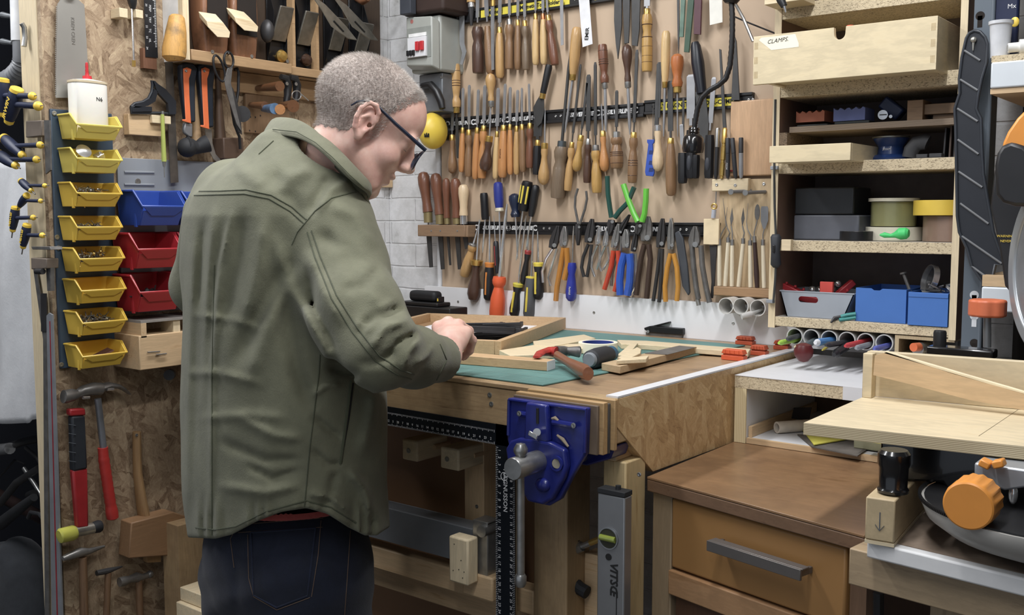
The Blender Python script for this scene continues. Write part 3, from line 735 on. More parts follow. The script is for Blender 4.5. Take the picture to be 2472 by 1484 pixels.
def hairmat():
    m,nt,b=newmat('grey_hair');b.inputs['Roughness'].default_value=.7
    n=N(nt,'ShaderNodeTexNoise',Scale=320.0,Detail=4.0);nt.links.new(coords(nt,(1,1,.35)),n.inputs['Vector'])
    n2=N(nt,'ShaderNodeTexNoise',Scale=9.0,Detail=3.0);nt.links.new(coords(nt),n2.inputs['Vector'])
    x=N(nt,'ShaderNodeMix',data_type='FLOAT');x.inputs[0].default_value=.45;nt.links.new(n.outputs[0],x.inputs[2]);nt.links.new(n2.outputs[0],x.inputs[3])
    nt.links.new(ramp(nt,x.outputs[0],[(.38,'#7a6c64'),(.5,'#a09086'),(.62,'#c6b6ac')]),b.inputs['Base Color']);bump(nt,b,n.outputs[0],.6,.002);return m
HAIR=hairmat()
hair=npmesh('hair',toW(hv),mp[HQ[fm]],HAIR,man)
# short strands
wts=hm>.001;cand=np.where(wts)[0];edge_=cand[(hs_[cand]<.004)];pick=np.concatenate([rng.choice(cand,34000),rng.choice(edge_,12000)]);sb_=(HV[pick,1]>0) & (HV[pick,2]<.034);pick=pick[~sb_ | (rng.random(len(pick))<.3)];b0=HV[pick]+Nn[pick]*.0012+rng.normal(0,.0009,(len(pick),3))
flow=np.stack([0*b0[:,0],-.55+0*b0[:,1],-.5*np.ones(len(b0))],1);top=np.clip((b0[:,2]-.07)/.04,0,1)[:,None]
dirn=Nn[pick]*.5+flow*(.95-.3*top)+rng.normal(0,.13,b0.shape);front_=(b0[:,1]>0)[:,None];dirn+=np.where(front_ & (b0[:,2:3]>.08),np.array([0,.55,.15]),0)
dirn-=0;dirn /= np.linalg.norm(dirn,axis=1)[:,None];L=rng.uniform(.004,.0075,len(b0))[:,None]
sd=np.cross(dirn,rng.normal(0,1,b0.shape));sd /= np.linalg.norm(sd,axis=1)[:,None];wd=.00017
sv=np.concatenate([b0+sd*wd,b0-sd*wd,b0+dirn*L]);k=len(b0);sf=np.stack([np.arange(k),np.arange(k)+k,np.arange(k)+2*k],1)
s1=plain('hair_grey','#b9b0a8',.6);s2=plain('hair_brown','#8a7b70',.6);s3=plain('hair_white','#dcd6cf',.6)
yy=b0[:,1];zz=b0[:,2];dark=(zz<.02) & (yy<-.02)
side_=(yy>.0) & (zz<.034)
mi=np.where(rng.random(k)<np.where(dark,.55,np.where(side_,0,.1)),1,np.where(rng.random(k)<np.where(side_,.7,.35),2,0))
mi_old=0 if True else np.where(rng.random(k)<np.where(dark,.4,.12),1,np.where(rng.random(k)<.35,2,0))
st=npmesh('hair_strands',toW(sv),sf,[s1,s2,s3],hair,mi.tolist());st['kind']='stuff'
# eyebrow, sideburn stubble
bp_=rng.uniform([.016,.0,.0],[.044,0,0],(260,3));bp_[:,2]=.026+.004*np.sin((bp_[:,0]-.016)*100)+rng.normal(0,.0018,260);bp_[:,1]=.093-.012*((bp_[:,0]-.02)/.03)**2
e0=bp_;e1=e0+np.stack([np.full(260,.005),np.full(260,.003),rng.normal(.001,.001,260)],1);sdv=np.array([0,0,.0003])
ev=np.concatenate([e0+sdv,e0-sdv,e1]);ef=np.stack([np.arange(260),np.arange(260)+260,np.arange(260)+520],1)
npmesh('eyebrow',toW(ev),ef,s1,body)
for s_ in (1,-1):MB().tube([Vector(toW((s_*(.029+.0125*math.sin(a_)),.0735+.0135*math.cos(a_),.0005)).tolist()) for a_ in (-.7,-.3,.1,.5,.9,1.3)],.0006,6).build('eyelashes',HM_BR if False else s2,body)

# --- glasses
def hp(x,y,z):return Vector(toW((x,y,z)).tolist())
g=MB();gl=plain('navy_frame','#1c2438',.3,coat=.4)
G=bpy.data.objects.new('glasses',None);COL.objects.link(G);G.parent=man;WM[G.name]=wm(man).copy()
for s_ in (1,-1):
    MB().tube([hp(s_*.080,-.042,.008),hp(s_*.081,-.036,.020),hp(s_*.081,-.022,.032),hp(s_*.080,-.008,.035),hp(s_*.077,.04,.026),hp(s_*.073,.112,.017)],[.0012,.0018,.0022,.0024,.0034,.0036],8).build('temple',gl,G)
    lens=[hp(s_*(.040+.027*math.cos(t)),.113-.004*math.cos(t)**2,-.002+.020*math.sin(t)) for t in [i*math.pi/12 for i in range(24)]]
    MB().tube(lens,.0017,8,closed=True).build('rim',gl,G)
    m=MB();m.add(lens,[list(range(24))]);gm=plain('lens_glass','#ffffff',.03,trans=.95);gm.node_tree.nodes['Principled BSDF'].inputs['IOR'].default_value=1.1;m.build('lens',gm,G)
MB().tube([hp(-.013,.113,.004),hp(0,.116,.008),hp(.013,.113,.004)],.0016,8).build('bridge',gl,G)

# --- jacket
bf=turned(52);brt=bf.cross(Vector((0,0,1)))
dC=1.92
def zc(y,d_=dC):return PD(660,y,d_).z
rows=[(1330,414,934),(1270,410,934),(1150,409,928),(1000,412,931),(900,419,928),(800,426,912),(700,431,890),(600,438,868),(520,446,862),(470,470,850),(425,520,840),(380,590,825),(345,640,800)]
zz_=[];cx_=[];wx_=[]
for y,l,r in rows:
    a_=PD(l,y,dC);b__=PD(r,y,dC);zz_.append(a_.z);cx_.append(((a_+b__)/2-CAM).dot(RT));wx_.append((b__-a_).length/2)
o_=np.argsort(zz_);zz_=np.array(zz_)[o_];cx_=np.array(cx_)[o_];wx_=np.array(wx_)[o_]
ratio=.64;ca,sa=abs(brt.dot(RT)),abs(bf.dot(RT));kproj=math.sqrt(ca*ca+(ratio*sa)**2)
def foldfield(P):
    px=proj_np(P.reshape(-1,3)).reshape(P.shape[:-1]+(2,));x,y=px[...,0],px[...,1]
    f=np.zeros(x.shape,np.float32)
    def line(pts,w,amp,one=0):
        # soft ridge (amp<0 raises the surface) along a polyline in the view of the back
        best=np.full(x.shape,1e9,np.float32);tt=np.zeros(x.shape,np.float32);n=len(pts)-1
        for i in range(n):
            ax,ay=pts[i];bx,by=pts[i+1];dx,dy=bx-ax,by-ay;t=np.clip(((x-ax)*dx+(y-ay)*dy)/(dx*dx+dy*dy),0,1)
            q=np.hypot(x-ax-t*dx,y-ay-t*dy);m=q<best;best=np.where(m,q,best);tt=np.where(m,(i+t)/n,tt)
        fade=np.clip(np.minimum(tt,1-tt)*5,0,1)
        return 1.5*amp*np.exp(-(best/(w*.8))**2)*fade
    L=[([(470,500),(462,700),(455,950),(450,1280)],14,-.004),([(520,490),(508,600),(500,800),(490,1000)],13,-.0035),
         ([(565,500),(530,640),(512,900),(508,1290)],10,-.0045),([(495,520),(480,760)],12,.004),([(545,520),(515,700),(500,900)],12,.004),
         ([(590,500),(575,640),(540,800)],22,.006),([(640,520),(625,640),(585,800)],22,-.006),([(700,600),(690,760),(720,900),(760,1000)],26,.007),
         ([(720,640),(640,800),(600,930)],30,-.006),([(700,620),(650,720),(560,900)],26,.006),([(660,560),(700,700),(775,830),(800,900)],22,-.008),
         ([(460,760),(560,770),(640,800)],10,-.0025),([(450,900),(530,900),(640,930)],12,-.003),([(470,1010),(600,1000),(700,1010)],14,-.003),
         ([(520,1060),(640,1110),(740,1110)],14,.004),([(560,1000),(660,1050),(735,1060)],14,-.004),([(520,1170),(640,1190),(730,1170)],14,-.004),
         ([(590,1120),(660,1155),(735,1130)],12,.004),([(745,1080),(790,1120),(830,1120)],10,.004),([(750,1000),(800,1040),(828,1060)],9,.004),([(745,960),(790,930),(830,930)],9,-.004),
         ([(740,1190),(800,1200),(850,1240)],9,-.005),([(840,1130),(880,1180),(905,1260)],14,-.007),([(810,1130),(800,1180),(790,1230)],12,.004),([(870,1110),(900,1000),(905,940)],22,-.006),
         ([(640,400),(700,470),(735,540)],26,.004),([(560,380),(600,430),(640,450)],20,-.003),([(760,400),(700,430),(680,470)],22,-.004),([(800,420),(745,520)],18,.004),([(860,430),(800,455),(760,520)],14,-.005),
         ([(790,490),(860,520),(905,600)],20,-.004),([(760,560),(830,600),(900,720)],22,.006),([(740,600),(780,700),(830,790)],20,-.006),([(740,640),(760,740),(810,850)],14,.006),
         ([(800,560),(870,660),(930,760)],18,-.004),([(990,770),(930,790),(890,850)],14,-.008),([(975,740),(915,760),(860,800)],14,.008),([(1010,800),(960,830),(930,880)],12,.009),([(1015,815),(985,850),(970,900)],10,-.006),
         ([(860,880),(920,870),(960,840)],14,.005),([(850,780),(890,790),(950,720)],14,-.005),([(820,700),(880,690),(920,640)],16,.004),([(1000,880),(1030,860),(1050,830)],8,-.003),([(780,880),(840,900),(870,910)],14,.006)]
    for p_,w_,a_ in L:f+=line(p_,w_,a_)
    f+=.0013*np.sin(x*.045+1.5*np.sin(y*.012))*np.clip((y-500)/300,0,1)*np.clip((740-x)/100,0,1)
    # gathered hem
    f+=.0034*np.sin(x*.16+np.sin(x*.05)*3)*np.clip((y-1190)/60,0,1)
    return f
HEMX=[(400,1288),(430,1296),(520,1300),(560,1290),(620,1258),(680,1235),(740,1226),(790,1240),(840,1272),(880,1292),(910,1292),(930,1278),(945,1270)]
sleeve_pts=[PD(800,555,1.80),PD(825,640,1.75),PD(868,760,1.67),PD(918,846,1.625),PD(1000,862,1.74),PD(1058,866,1.83)]
sleeve_r=[.078,.075,.070,.058,.048,.043]
def jacket_sdf(P):
    q=P-A3(CAM);Z=P[...,2];lat=q@A3(RT);dep=q@A3(FH)
    cxs=np.interp(Z,zz_,cx_);ws=np.interp(Z,zz_,wx_)/kproj
    dl=lat-cxs;dd=dep-(dC+.0)-np.interp(Z,[.9,1.1,1.4,1.6],[.0,0,-.02,-.03])
    u=dl*float(brt.dot(RT))+dd*float(brt.dot(FH));v_=dl*float(bf.dot(RT))+dd*float(bf.dot(FH))
    a_=ws;b_=ws*ratio;k0=((np.abs(u)/a_)**2.35+(np.abs(v_)/b_)**2.35)**(1/2.35);d=(k0-1)*b_
    ztop=PD(660,345,dC).z
    d=smax(d,Z-ztop,.05)
    d=smin(d,cap(P,A3(PD(560,470,2.0)),A3(PD(560,640,2.0)),.07,.08),.05)
    d=smin(d,cap(P,A3(PD(765,440,1.84)),A3(shoR),.066,.062),.05)
    d=smin(d,cap(P,A3(PD(690,400,1.88)),A3(PD(812,520,1.87)),.070,.062),.04)
    s_=chain(P,[A3(p) for p in sleeve_pts],sleeve_r,.03)
    d=smin(d,s_,.022)
    # left sleeve hangs at the far side
    d=smin(d,chain(P,[A3(PD(515,520,2.06)),A3(PD(482,690,2.14)),A3(PD(560,800,2.25))],[.06,.056,.05],.03),.02)
    # neck opening
    d=smax(d,-cap(P,toW((0,-.02,-.06)).astype(np.float32),toW(nb).astype(np.float32),.066,.066),.012)
    d=d+foldfield(P)
    # hem and cuff cuts
    px=proj_np(P.reshape(-1,3)).reshape(P.shape[:-1]+(2,))
    hz=np.interp(px[...,0],[p[0] for p in HEMX],[p[1] for p in HEMX]);d=smax(d,((px[...,1]-hz)*1.85/FPX).astype(np.float32),.004)
    ce=A3(sleeve_pts[-1]);cdn=ce-A3(sleeve_pts[-2]);cdn=cdn/np.linalg.norm(cdn);far=(P-A3(sleeve_pts[-3]))@cdn>0
    d=smax(d,np.where(far & (np.linalg.norm(P-ce,axis=-1)<.09),(P-ce)@cdn-.012,-1),.004)
    d=smax(d,-cap(P,ce-cdn*.012,ce+cdn*.06,.035,.042),.004)
    # inner hollow above the hem
    return d
jl=[PD(x,y,d_) for x,y in ((400,330),(1090,1310)) for d_ in (1.55,2.35)]
lo4=np.array([min(p[i] for p in jl) for i in range(3)]);hi4=np.array([max(p[i] for p in jl) for i in range(3)]);hi4[2]=PD(660,300,1.8).z;lo4[2]=PD(660,1430,1.8).z
corner=[A3(PD(x,y,d_)) for x,y,d_ in ((405,900,1.92),(405,600,2.3),(1090,860,1.9),(700,900,1.66),(950,900,1.55),(560,700,2.3),(900,600,2.05))]
lo4[:2]=np.min(corner,0)[:2]-.08;hi4[:2]=np.max(corner,0)[:2]+.08
P=grid(lo4,hi4,.0052);d=jacket_sdf(P);JV,JQ=snet(d,lo4,.0052)
jacket=npmesh('overshirt',JV,JQ,OLIVE,man)
from mathutils.bvhtree import BVHTree
jb=BVHTree.FromPolygons(JV.tolist(),JQ.tolist())
def onsurf(bvh,x,y,lift=.0005):
    r=ray(x,y).normalized();h=bvh.ray_cast(CAM,r)
    return (h[0]-r*lift) if h[0] is not None else None
def densify(pts,step=8):
    out=[]
    for (a,b_),(c,e) in zip(pts[:-1],pts[1:]):
        n=max(1,int(math.hypot(c-a,e-b_)/step))
        for i in range(n):out.append((a+(c-a)*i/n,b_+(e-b_)*i/n))
    return out+[pts[-1]]
def seam(bvh,pts,name,m,par,r=.0011,lift=.0002,step=8):
    pp=[p for p in (onsurf(bvh,x,y,lift) for x,y in densify(pts,step)) if p is not None]
    runs=[[pp[0]]] if pp else []
    for p in pp[1:]:
        if (p-runs[-1][-1]).length<.03:runs[-1].append(p)
        else:runs.append([p])
    for run in runs:
        if len(run)>3:MB().tube(run,r,6).build(name,m,par)
SE=[[(452,472),(520,470),(590,468),(650,480),(700,510),(735,540)],[(456,462),(530,461),(595,458),(655,471),(705,500),(740,530)],
      [(735,540),(760,510),(800,478),(850,465),(868,462)],[(735,540),(718,560),(705,590)],[(868,462),(880,480),(905,500)],
      [(742,560),(760,620),(800,720),(850,800),(905,870),(960,905),(1010,920)],[(752,556),(772,616),(812,712),(862,790),(915,858),(968,893),(1015,908)],
      [(518,640),(512,900),(512,1290)],[(775,830),(770,900),(748,1080),(735,1225)],
      [(440,1270),(520,1278),(570,1270),(640,1235),(740,1208),(800,1225),(860,1262)],[(625,372),(660,340)],
      [(1050,925),(1078,868),(1062,830)]]
for s_ in SE:seam(jb,s_,'seam',OLIVED,jacket,.0013,.0004)
# side pocket welt
pk=[p for p in (onsurf(jb,x,y,.001) for x,y in densify([(848,920),(838,1000),(822,1118)])) if p]
if len(pk)>3:MB().tube(pk,.0026,8).build('pocket_welt',OLIVED,jacket)
pk=[p for p in (onsurf(jb,x,y,.0008) for x,y in densify([(853,925),(843,1000),(829,1080)])) if p]
if len(pk)>3:MB().tube(pk,.0016,8).build('zip',BLACK,jacket)
# collar: folded band around the neck
def collar():
    # ring of points around the neck opening, stand then fall
    top=[(640,283),(690,284),(724,290),(765,318),(810,352),(850,395),(885,432),(905,455)]
    bot=[(619,328),(660,322),(720,330),(762,352),(800,385),(840,425),(872,452),(903,470)]
    dt=[1.95,1.87,1.82,1.78,1.755,1.745,1.755,1.785];db=[1.93,1.83,1.78,1.745,1.725,1.715,1.73,1.77]
    T_=[PD(*p,q) for p,q in zip(top,dt)];B_=[PD(*p,q) for p,q in zip(bot,db)]
    T_+=[PD(850,470,1.92),PD(760,420,1.99),PD(690,350,2.02)];B_+=[PD(870,500,1.93),PD(750,450,2.05),PD(660,370,2.07)]
    n=len(T_);vs=[];fs=[]
    ctr=sum(T_,Vector())/n
    for t_,b_ in zip(T_,B_):
        inn=(ctr-t_);inn.z=0;inn.normalize()
        vs+=[t_+inn*.016-V(0,0,.035),t_+inn*.006-V(0,0,.002),t_+V(0,0,.003)-inn*.001,(t_*.5+b_*.5)-inn*.005,b_-inn*.003,b_+inn*.006-V(0,0,.001)]
    for i in range(n):
        j=(i+1) % n
        for k in range(5):fs.append((i*6+k,j*6+k,j*6+k+1,i*6+k+1))
    m=MB();m.add(vs,fs);o=m.build('collar',OLIVE,jacket,ang=80)
    md=o.modifiers.new('t','SOLIDIFY');md.thickness=.003;md.offset=0;md=o.modifiers.new('s','SUBSURF');md.levels=2;md.render_levels=2
    MB().tube([t_*.12+b_*.88-(ctr-t_).normalized()*.006 for t_,b_ in zip(T_[1:7],B_[1:7])],.0009,6).build('collar_stitching',OLIVED,jacket)
collar()

# --- t-shirt hem, jeans
def jeans_sdf(P):
    q=P-A3(CAM);lat=q@A3(RT);dep=q@A3(FH);Z=P[...,2]
    a=A3(PD(690,1310,1.90));zt=PD(690,1250,1.80).z
    a=A3(PD(690,1310,1.955));d=ell(P,a-np.array([0,0,.02],np.float32),(.165,.150,.17))
    zk=.46
    R0=A3(PD(745,1390,1.89));L0=A3(PD(618,1390,2.03));R1=A3(PD(742,1500,1.88));L1=A3(PD(612,1500,2.02))
    kneeR=R0.copy();kneeR[2]=.50;kneeR[:2]+=np.array([.02,.03],np.float32);kneeL=L0.copy();kneeL[2]=.50;footR=kneeR.copy();footR[2]=.06;footL=kneeL.copy();footL[2]=.06
    d=smin(d,chain(P,[R0,kneeR,footR],[.118,.088,.075],.03),.04);d=smin(d,chain(P,[L0,kneeL,footL],[.112,.086,.075],.03),.03)
    d=smax(d,Z-zt,.01)
    px=proj_np(P.reshape(-1,3)).reshape(P.shape[:-1]+(2,));x,y=px[...,0],px[...,1]
    d=d+.003*np.exp(-(((x-572)/10)**2))*np.clip((y-1290)/50,0,1)+.003*np.sin((x*.5+y)*.05)*np.clip((y-1380)/60,0,1)
    return d,kneeR,kneeL
a=A3(PD(680,1300,1.92));lo5=a-np.array([.27,.27,0]);hi5=a+np.array([.27,.27,0]);lo5[2]=-.02;hi5[2]=PD(690,1225,1.78).z
P=grid(lo5,hi5,.008);d,kR,kL=jeans_sdf(P);d=smax(d,.05-P[...,2],.003);TV,TQ=snet(d,lo5,.008)
jeans=npmesh('jeans',TV,TQ,DENIM,man);tb=BVHTree.FromPolygons(TV.tolist(),TQ.tolist())
for s_ in ([(575,1266),(780,1250)],[(575,1285),(778,1272)],[(775,1256),(768,1340),(752,1440)],[(600,1395),(612,1440),(668,1472),(748,1442)],[(573,1268),(556,1300),(565,1370)],[(846,1280),(838,1400),(832,1484)],[(598,1290),(600,1395)]):
    seam(tb,s_,'stitching',THREAD,jeans,.0007,.0006)
pp=[onsurf(tb,x,y,.0008) for x,y in densify([(606,1285),(762,1274)],12)+densify([(762,1274),(742,1438),(668,1466)],12)+densify([(612,1436),(606,1285)],12)]
pp=[p for p in pp if p]
if len(pp)>8:MB().tube(pp,.0016,6,closed=True).build('back_pocket',DENIML,jeans)
for kk,nme in ((kR,'shoe'),(kL,'shoe')):
    c_=Vector(kk.tolist());c_.z=0;m=MB();fz=bf
    m.tube([c_-bf*.09+V(0,0,.045),c_-bf*.03+V(0,0,.05),c_+bf*.05+V(0,0,.045),c_+bf*.13+V(0,0,.035),c_+bf*.18+V(0,0,.03)],[(.045,.042),(.05,.044),(.045,.046),(.035,.046),(.02,.03)],14);m.build(nme,plain('brown_leather','#3c2a1e',.5),man)
m=MB()
px_=[(640,1256),(680,1240),(740,1222),(790,1226),(800,1250)]
c0=A3(PD(690,1240,1.90));P=grid(c0-np.array([.22,.22,.05]),c0+np.array([.22,.22,.03]),.006)
d=ell(P,A3(PD(700,1310,1.95)),(.168,.160,.30));d=smax(d,PD(690,1264,1.78).z-P[...,2],.003);d=smax(d,P[...,2]-PD(690,1215,1.78).z,.003);SV,SQ=snet(d,c0-np.array([.22,.22,.05]),.006)
npmesh('t_shirt',SV,SQ,cloth('red_cotton','#a5403a','#b84b43'),man)
# ================= left wall =================
XW=-2.371
LW=lambda x,y,X=XW:PX(x,y,X)
def lpoly(px,X,t):m=MB();m.slab([LW(x,y,X) for x,y in px],(t,0,0));return m
def ltube(px,X,r,seg=10,flat=None):
    return MB().tube([LW(p[0],p[1],p[2] if len(p)>2 else X) for p in px],r,seg,flat=flat)
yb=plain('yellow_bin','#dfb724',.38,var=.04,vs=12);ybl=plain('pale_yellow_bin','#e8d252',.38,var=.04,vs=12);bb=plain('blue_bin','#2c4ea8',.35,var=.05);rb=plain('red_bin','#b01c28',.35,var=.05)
panel=plain('blue_grey_panel','#3d4f61',.45,var=.06,vs=5)
o=MB();a=LW(125,262,-2.36);c=LW(150,890,-2.36);yb0=1.247;yb1=1.405
o.box(-2.3715,-2.362,yb0,yb1,c.z,a.z)
t=thing('bin_rail_panel','tall blue grey steel louvre panel carrying the yellow bins','panel',(-2.366,1.32,c.z));o.build('panel',panel,t,bevel=.002)
BINS=[(184,299),(185,382),(185,466),(186,549),(192,626),(196,703),(199,781),(199,862)]
def mkbin(name,mat,P0,D,W,H,label,lipz=.55,grp=None,thick=.0022):
    # P0: front-left lip corner; body goes back (-X) by D, right (+Y) by W
    x1,y0,zl=P0.x,P0.y,P0.z;x0=x1-D;z0=zl-lipz*H;z1=z0+H
    t=thing(name,label,'bin',(x0+D/2,y0+W/2,z0),group=grp);m=MB();ins=W*.075
    side=[(x0,z0),(x1-D*.24,z0),(x1,zl),(x1-D*.30,z1),(x0,z1)]
    def sidep(yt,yb_,s):
        # slanted side: top at yt, bottom at yb_
        f=lambda z:yb_+(yt-yb_)*min(1,(z-z0)/(H*.5))
        pts=[V(x,f(z),z) for x,z in side];m.slab(pts,(0,s*thick,0))
    sidep(y0+.001,y0+ins,1);sidep(y0+W-.001,y0+W-ins,-1)
    m.slab([V(x0,y0+ins,z0),V(x1-D*.24,y0+ins,z0),V(x1-D*.24,y0+W-ins,z0),V(x0,y0+W-ins,z0)],(0,0,thick))
    m.slab([V(x0,y0,z1),V(x0,y0+ins,z0),V(x0,y0+W-ins,z0),V(x0,y0+W,z1)],(thick,0,0))
    m.slab([V(x1-D*.24,y0+ins,z0),V(x1-D*.24,y0+W-ins,z0),V(x1-D*.08,y0+W-ins*.8,zl-H*.12),V(x1-D*.08,y0+ins*.8,zl-H*.12)],(thick,0,0))
    # chute lip
    m.slab([V(x1-D*.10,y0+W*.24,zl-H*.26),V(x1-D*.10,y0+W*.76,zl-H*.26),V(x1,y0+W-.002,zl),V(x1,y0+.002,zl)],(thick,0,-.001))
    m.build('body',mat,t,bevel=.0008)
    r=thick*1.1;rim=MB();rim.tube([V(x0,y0,z1),V(x1-D*.30,y0-.001,z1),V(x1,y0,zl),V(x1,y0+W,zl),V(x1-D*.30,y0+W+.001,z1),V(x0,y0+W,z1),V(x0,y0,z1)],(r),6);rim.build('rim',mat,t)
    ft=MB()
    for k in (.18,):ft.box(x1-D*.42,x1-D*.34,y0+ins-.003,y0+ins+.003,z0-.004,z0+H*.6)
    ft.build('rib',mat,t,bevel=.001);return t,(x0,x1,y0,y0+W,z0,z1,zl)
def heap(box,n,size,mats,label,name='screws',seed=1,fill=.35,cat='screws'):
    rnd=random.Random(seed);x0,x1,y0,y1,z0,z1,zl=box;m=MB()
    for i in range(n):
        p=V(rnd.uniform(x0+.022,x1-(x1-x0)*.40),rnd.uniform(y0+.026,y1-.026),z0+.014+rnd.random()*(z1-z0)*fill*.8)
        d=V(rnd.gauss(0,1),rnd.gauss(0,1),rnd.gauss(0,.5)).normalized();m.mat(rnd.randrange(len(mats)))
        m.tube([p,p+d*size*.15,p+d*size*.2,p+d*size],[size*.22,size*.22,size*.09,size*.07],6)
    o=m.build(name,mats);tag(o,label,cat,kind='stuff');return o
labs=['top yellow parts bin, holding the white glue bottle','yellow parts bin with two shiny fittings, just under the glue bottle bin','third yellow parts bin from the top with brassy screws','fourth yellow parts bin from the top, screws low inside','fifth yellow parts bin from the top, beside the upper red bin','sixth yellow parts bin from the top, beside the lower red bin','seventh yellow parts bin from the top with steel screws','lowest yellow parts bin, holding a folded brown scrap']
BB=[]
X1=-2.272;W_=PX(307,850,X1).y-PX(199,862,X1).y
for (x,y),lab in zip(BINS,labs):
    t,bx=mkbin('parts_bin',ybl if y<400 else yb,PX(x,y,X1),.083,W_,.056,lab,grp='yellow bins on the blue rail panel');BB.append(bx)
ssc=[STEEL,BRASS,DSTEEL,plain('zinc','#8f8a76',.4,.8)]
for i,lab in ((2,'loose screws in the third yellow bin'),(3,'loose screws in the fourth yellow bin'),(4,'loose screws in the fifth yellow bin'),(6,'loose steel screws in the seventh yellow bin')):
    heap(BB[i],150 if i != 3 else 110,.018,ssc,lab,seed=i,fill=.62 if i != 3 else .5)
bx=BB[1]
o=MB();c=V(bx[0]+.045,bx[2]+.035,bx[4]+.044);M_=axis(c,c+V(.8,-.1,.5));o.lathe([(.0001,.016),(.006,.016),(.018,.013),(.018,.010),(.009,.006),(.009,-.012),(.011,-.012),(.011,-.016),(.0001,-.016)],20,M_)
tag(o.build('pipe_fitting',CHROME),'chrome round flanged fitting in the second yellow bin','fitting')
o=MB();c=V(bx[0]+.045,bx[2]+.078,bx[4]+.040);o.cbox(c,(.018,.02,.013),rot=Matrix.Rotation(.5,4,'X')@Matrix.Rotation(.4,4,'Y'));o.cbox(c+V(.004,0,.008),(.006,.006,.006))
tag(o.build('latch_plate',CHROME,bevel=.001),'small chrome square fitting in the second yellow bin','fitting')
bx=BB[7];o=MB();o.slab([V(bx[0]+.03,bx[2]+.045,bx[4]+.020),V(bx[0]+.03,bx[2]+.095,bx[4]+.038),V(bx[0]+.06,bx[2]+.095,bx[4]+.034),V(bx[0]+.06,bx[2]+.05,bx[4]+.018)],(0,0,.002))
tag(o.build('sandpaper_scrap',plain('brown_scrap','#6b4634',.8)),'folded brown abrasive scrap in the lowest yellow bin','sandpaper')
for x,y in ((131,273),(138,572),(141,598),(148,880)):screw(PX(x,y,-2.361),(1,0,0),bpy.data.objects['bin_rail_panel'],.006)
# glue bottle in top bin
bx=BB[0];c=V(bx[0]+.036,bx[2]+.058,bx[4]+.003)
t=thing('glue_bottle','white translucent glue bottle with red nozzle in the top yellow bin','bottle',c)
wp=plain('milky_plastic','#e6e3da',.35,var=.03,sss=.15)
hb=PX(220,197,c.x).z-c.z;wr_=(PX(262,250,c.x).y-PX(178,250,c.x).y)/2
MB().tube_z([(0,wr_*.56,wr_*.92),(.004,wr_*.6,wr_),(hb*.92,wr_*.6,wr_),(hb,wr_*.56,wr_*.94),(hb+.004,wr_*.3,wr_*.3)],28,Matrix.Translation(c),p=3).build('bottle_body',wp,t)
MB().tube_z([(hb-.006,wr_*.62,wr_*1.02),(hb-.001,wr_*.62,wr_*1.02)],28,Matrix.Translation(c),p=3).build('shoulder_rim',plain('dusty_cream','#c9b896',.7),t)
red=plain('red_plastic','#c9202b',.35)
MB().lathe([(.011,hb+.001),(.0105,hb+.012),(.005,hb+.013),(.0036,hb+.022),(.0042,hb+.024),(.0032,hb+.03),(.0038,hb+.033),(.003,hb+.043),(.0001,hb+.045)],16,Matrix.Translation(c)).build('nozzle',red,t)
text('N6',.013,frame(PX(240,240,c.x+wr_*.605),(0,1,0),(1,0,0)),BTXT,t)
# grey board and big bins
gb=plain('grey_metal_board','#8b9097',.5,var=.05,vs=6)
t=thing('louvre_board','light grey pressed steel board behind the blue and red bins','board',(-2.366,1.5,1.15))
MB().box(-2.3712,-2.364,1.4165,1.83,1.149,1.545).build('board',gb,t,bevel=.001)
for x,y in ((333,438),(342,737)):screw(PX(x,y,-2.3635),(1,0,0),t,.008)
for y_ in (415,445):
    m=MB();m.tube([PX(300,y_,-2.3632),PX(372,y_+1,-2.3632)],.003,6);m.build('pressed_rib',gb,t)
Xb=-2.24
for (x,y,xr,mt,lab,H) in ((343,498,450,bb,'blue parts bin on the grey board behind shoulder',.085),(333,603,437,rb,'upper red parts bin on the grey board',.085),(337,707,430,rb,'lower red parts bin on the grey board with black fittings inside',.09)):
    P0=PX(x,y,Xb);W2=.125
    t,bx2=mkbin('storage_bin',mt,P0,.115,W2,H,lab,grp='blue and red bins on the grey board',thick=.003)
    if mt is bb or 'upper' in lab:
        mkbin('storage_bin',mt,P0+V(0,W2+.012,0),.115,W2,H,('blue' if mt is bb else 'red')+' parts bin mostly hidden by the shoulder, behind its '+('blue' if mt is bb else 'red')+' neighbour',grp='blue and red bins on the grey board',thick=.003)
heap(bx2,50,.028,[BLACK,GUN],'black fittings heaped in the lower red bin',name='black_fittings',seed=11,fill=.5,cat='fittings')
mkbin('storage_bin',rb,PX(337,707,Xb)+V(0,.137,0),.115,.125,.09,'red parts bin mostly hidden by the elbow, behind the lower red bin',thick=.003)

# pull saw
t=thing('pull_saw','wide steel japanese saw blade hanging on the chipboard','saw',LW(170,0))
sm=plain('saw_blade','#a5a29b',.38,.55,.08,8)
lpoly([(138,10),(150,-8),(180,-8),(203,12),(213,180),(212,236),(134,236),(136,120)],XW+.012,.0012).build('blade',sm,t)
ltube([(168,-5),(165,-60)],XW+.014,.012).build('handle',plain('rattan','#c9b48a',.7),t)
tk=MB()
for i in range(44):
    y0_=14+i*5;x_=137.2-.06*i*1.6 if i<22 else 135;tk.slab([LW(x_,y0_,XW+.012),LW(x_-3,y0_+2.5,XW+.012),LW(x_,y0_+5,XW+.012)],(.0012,0,0))
tk.build('teeth',sm,t)
text('KBEM CREN',.012,frame(LW(176,75,XW+.0135),(0,0,-1),(1,0,0)),plain('etched','#7a766f',.5,.6),t)
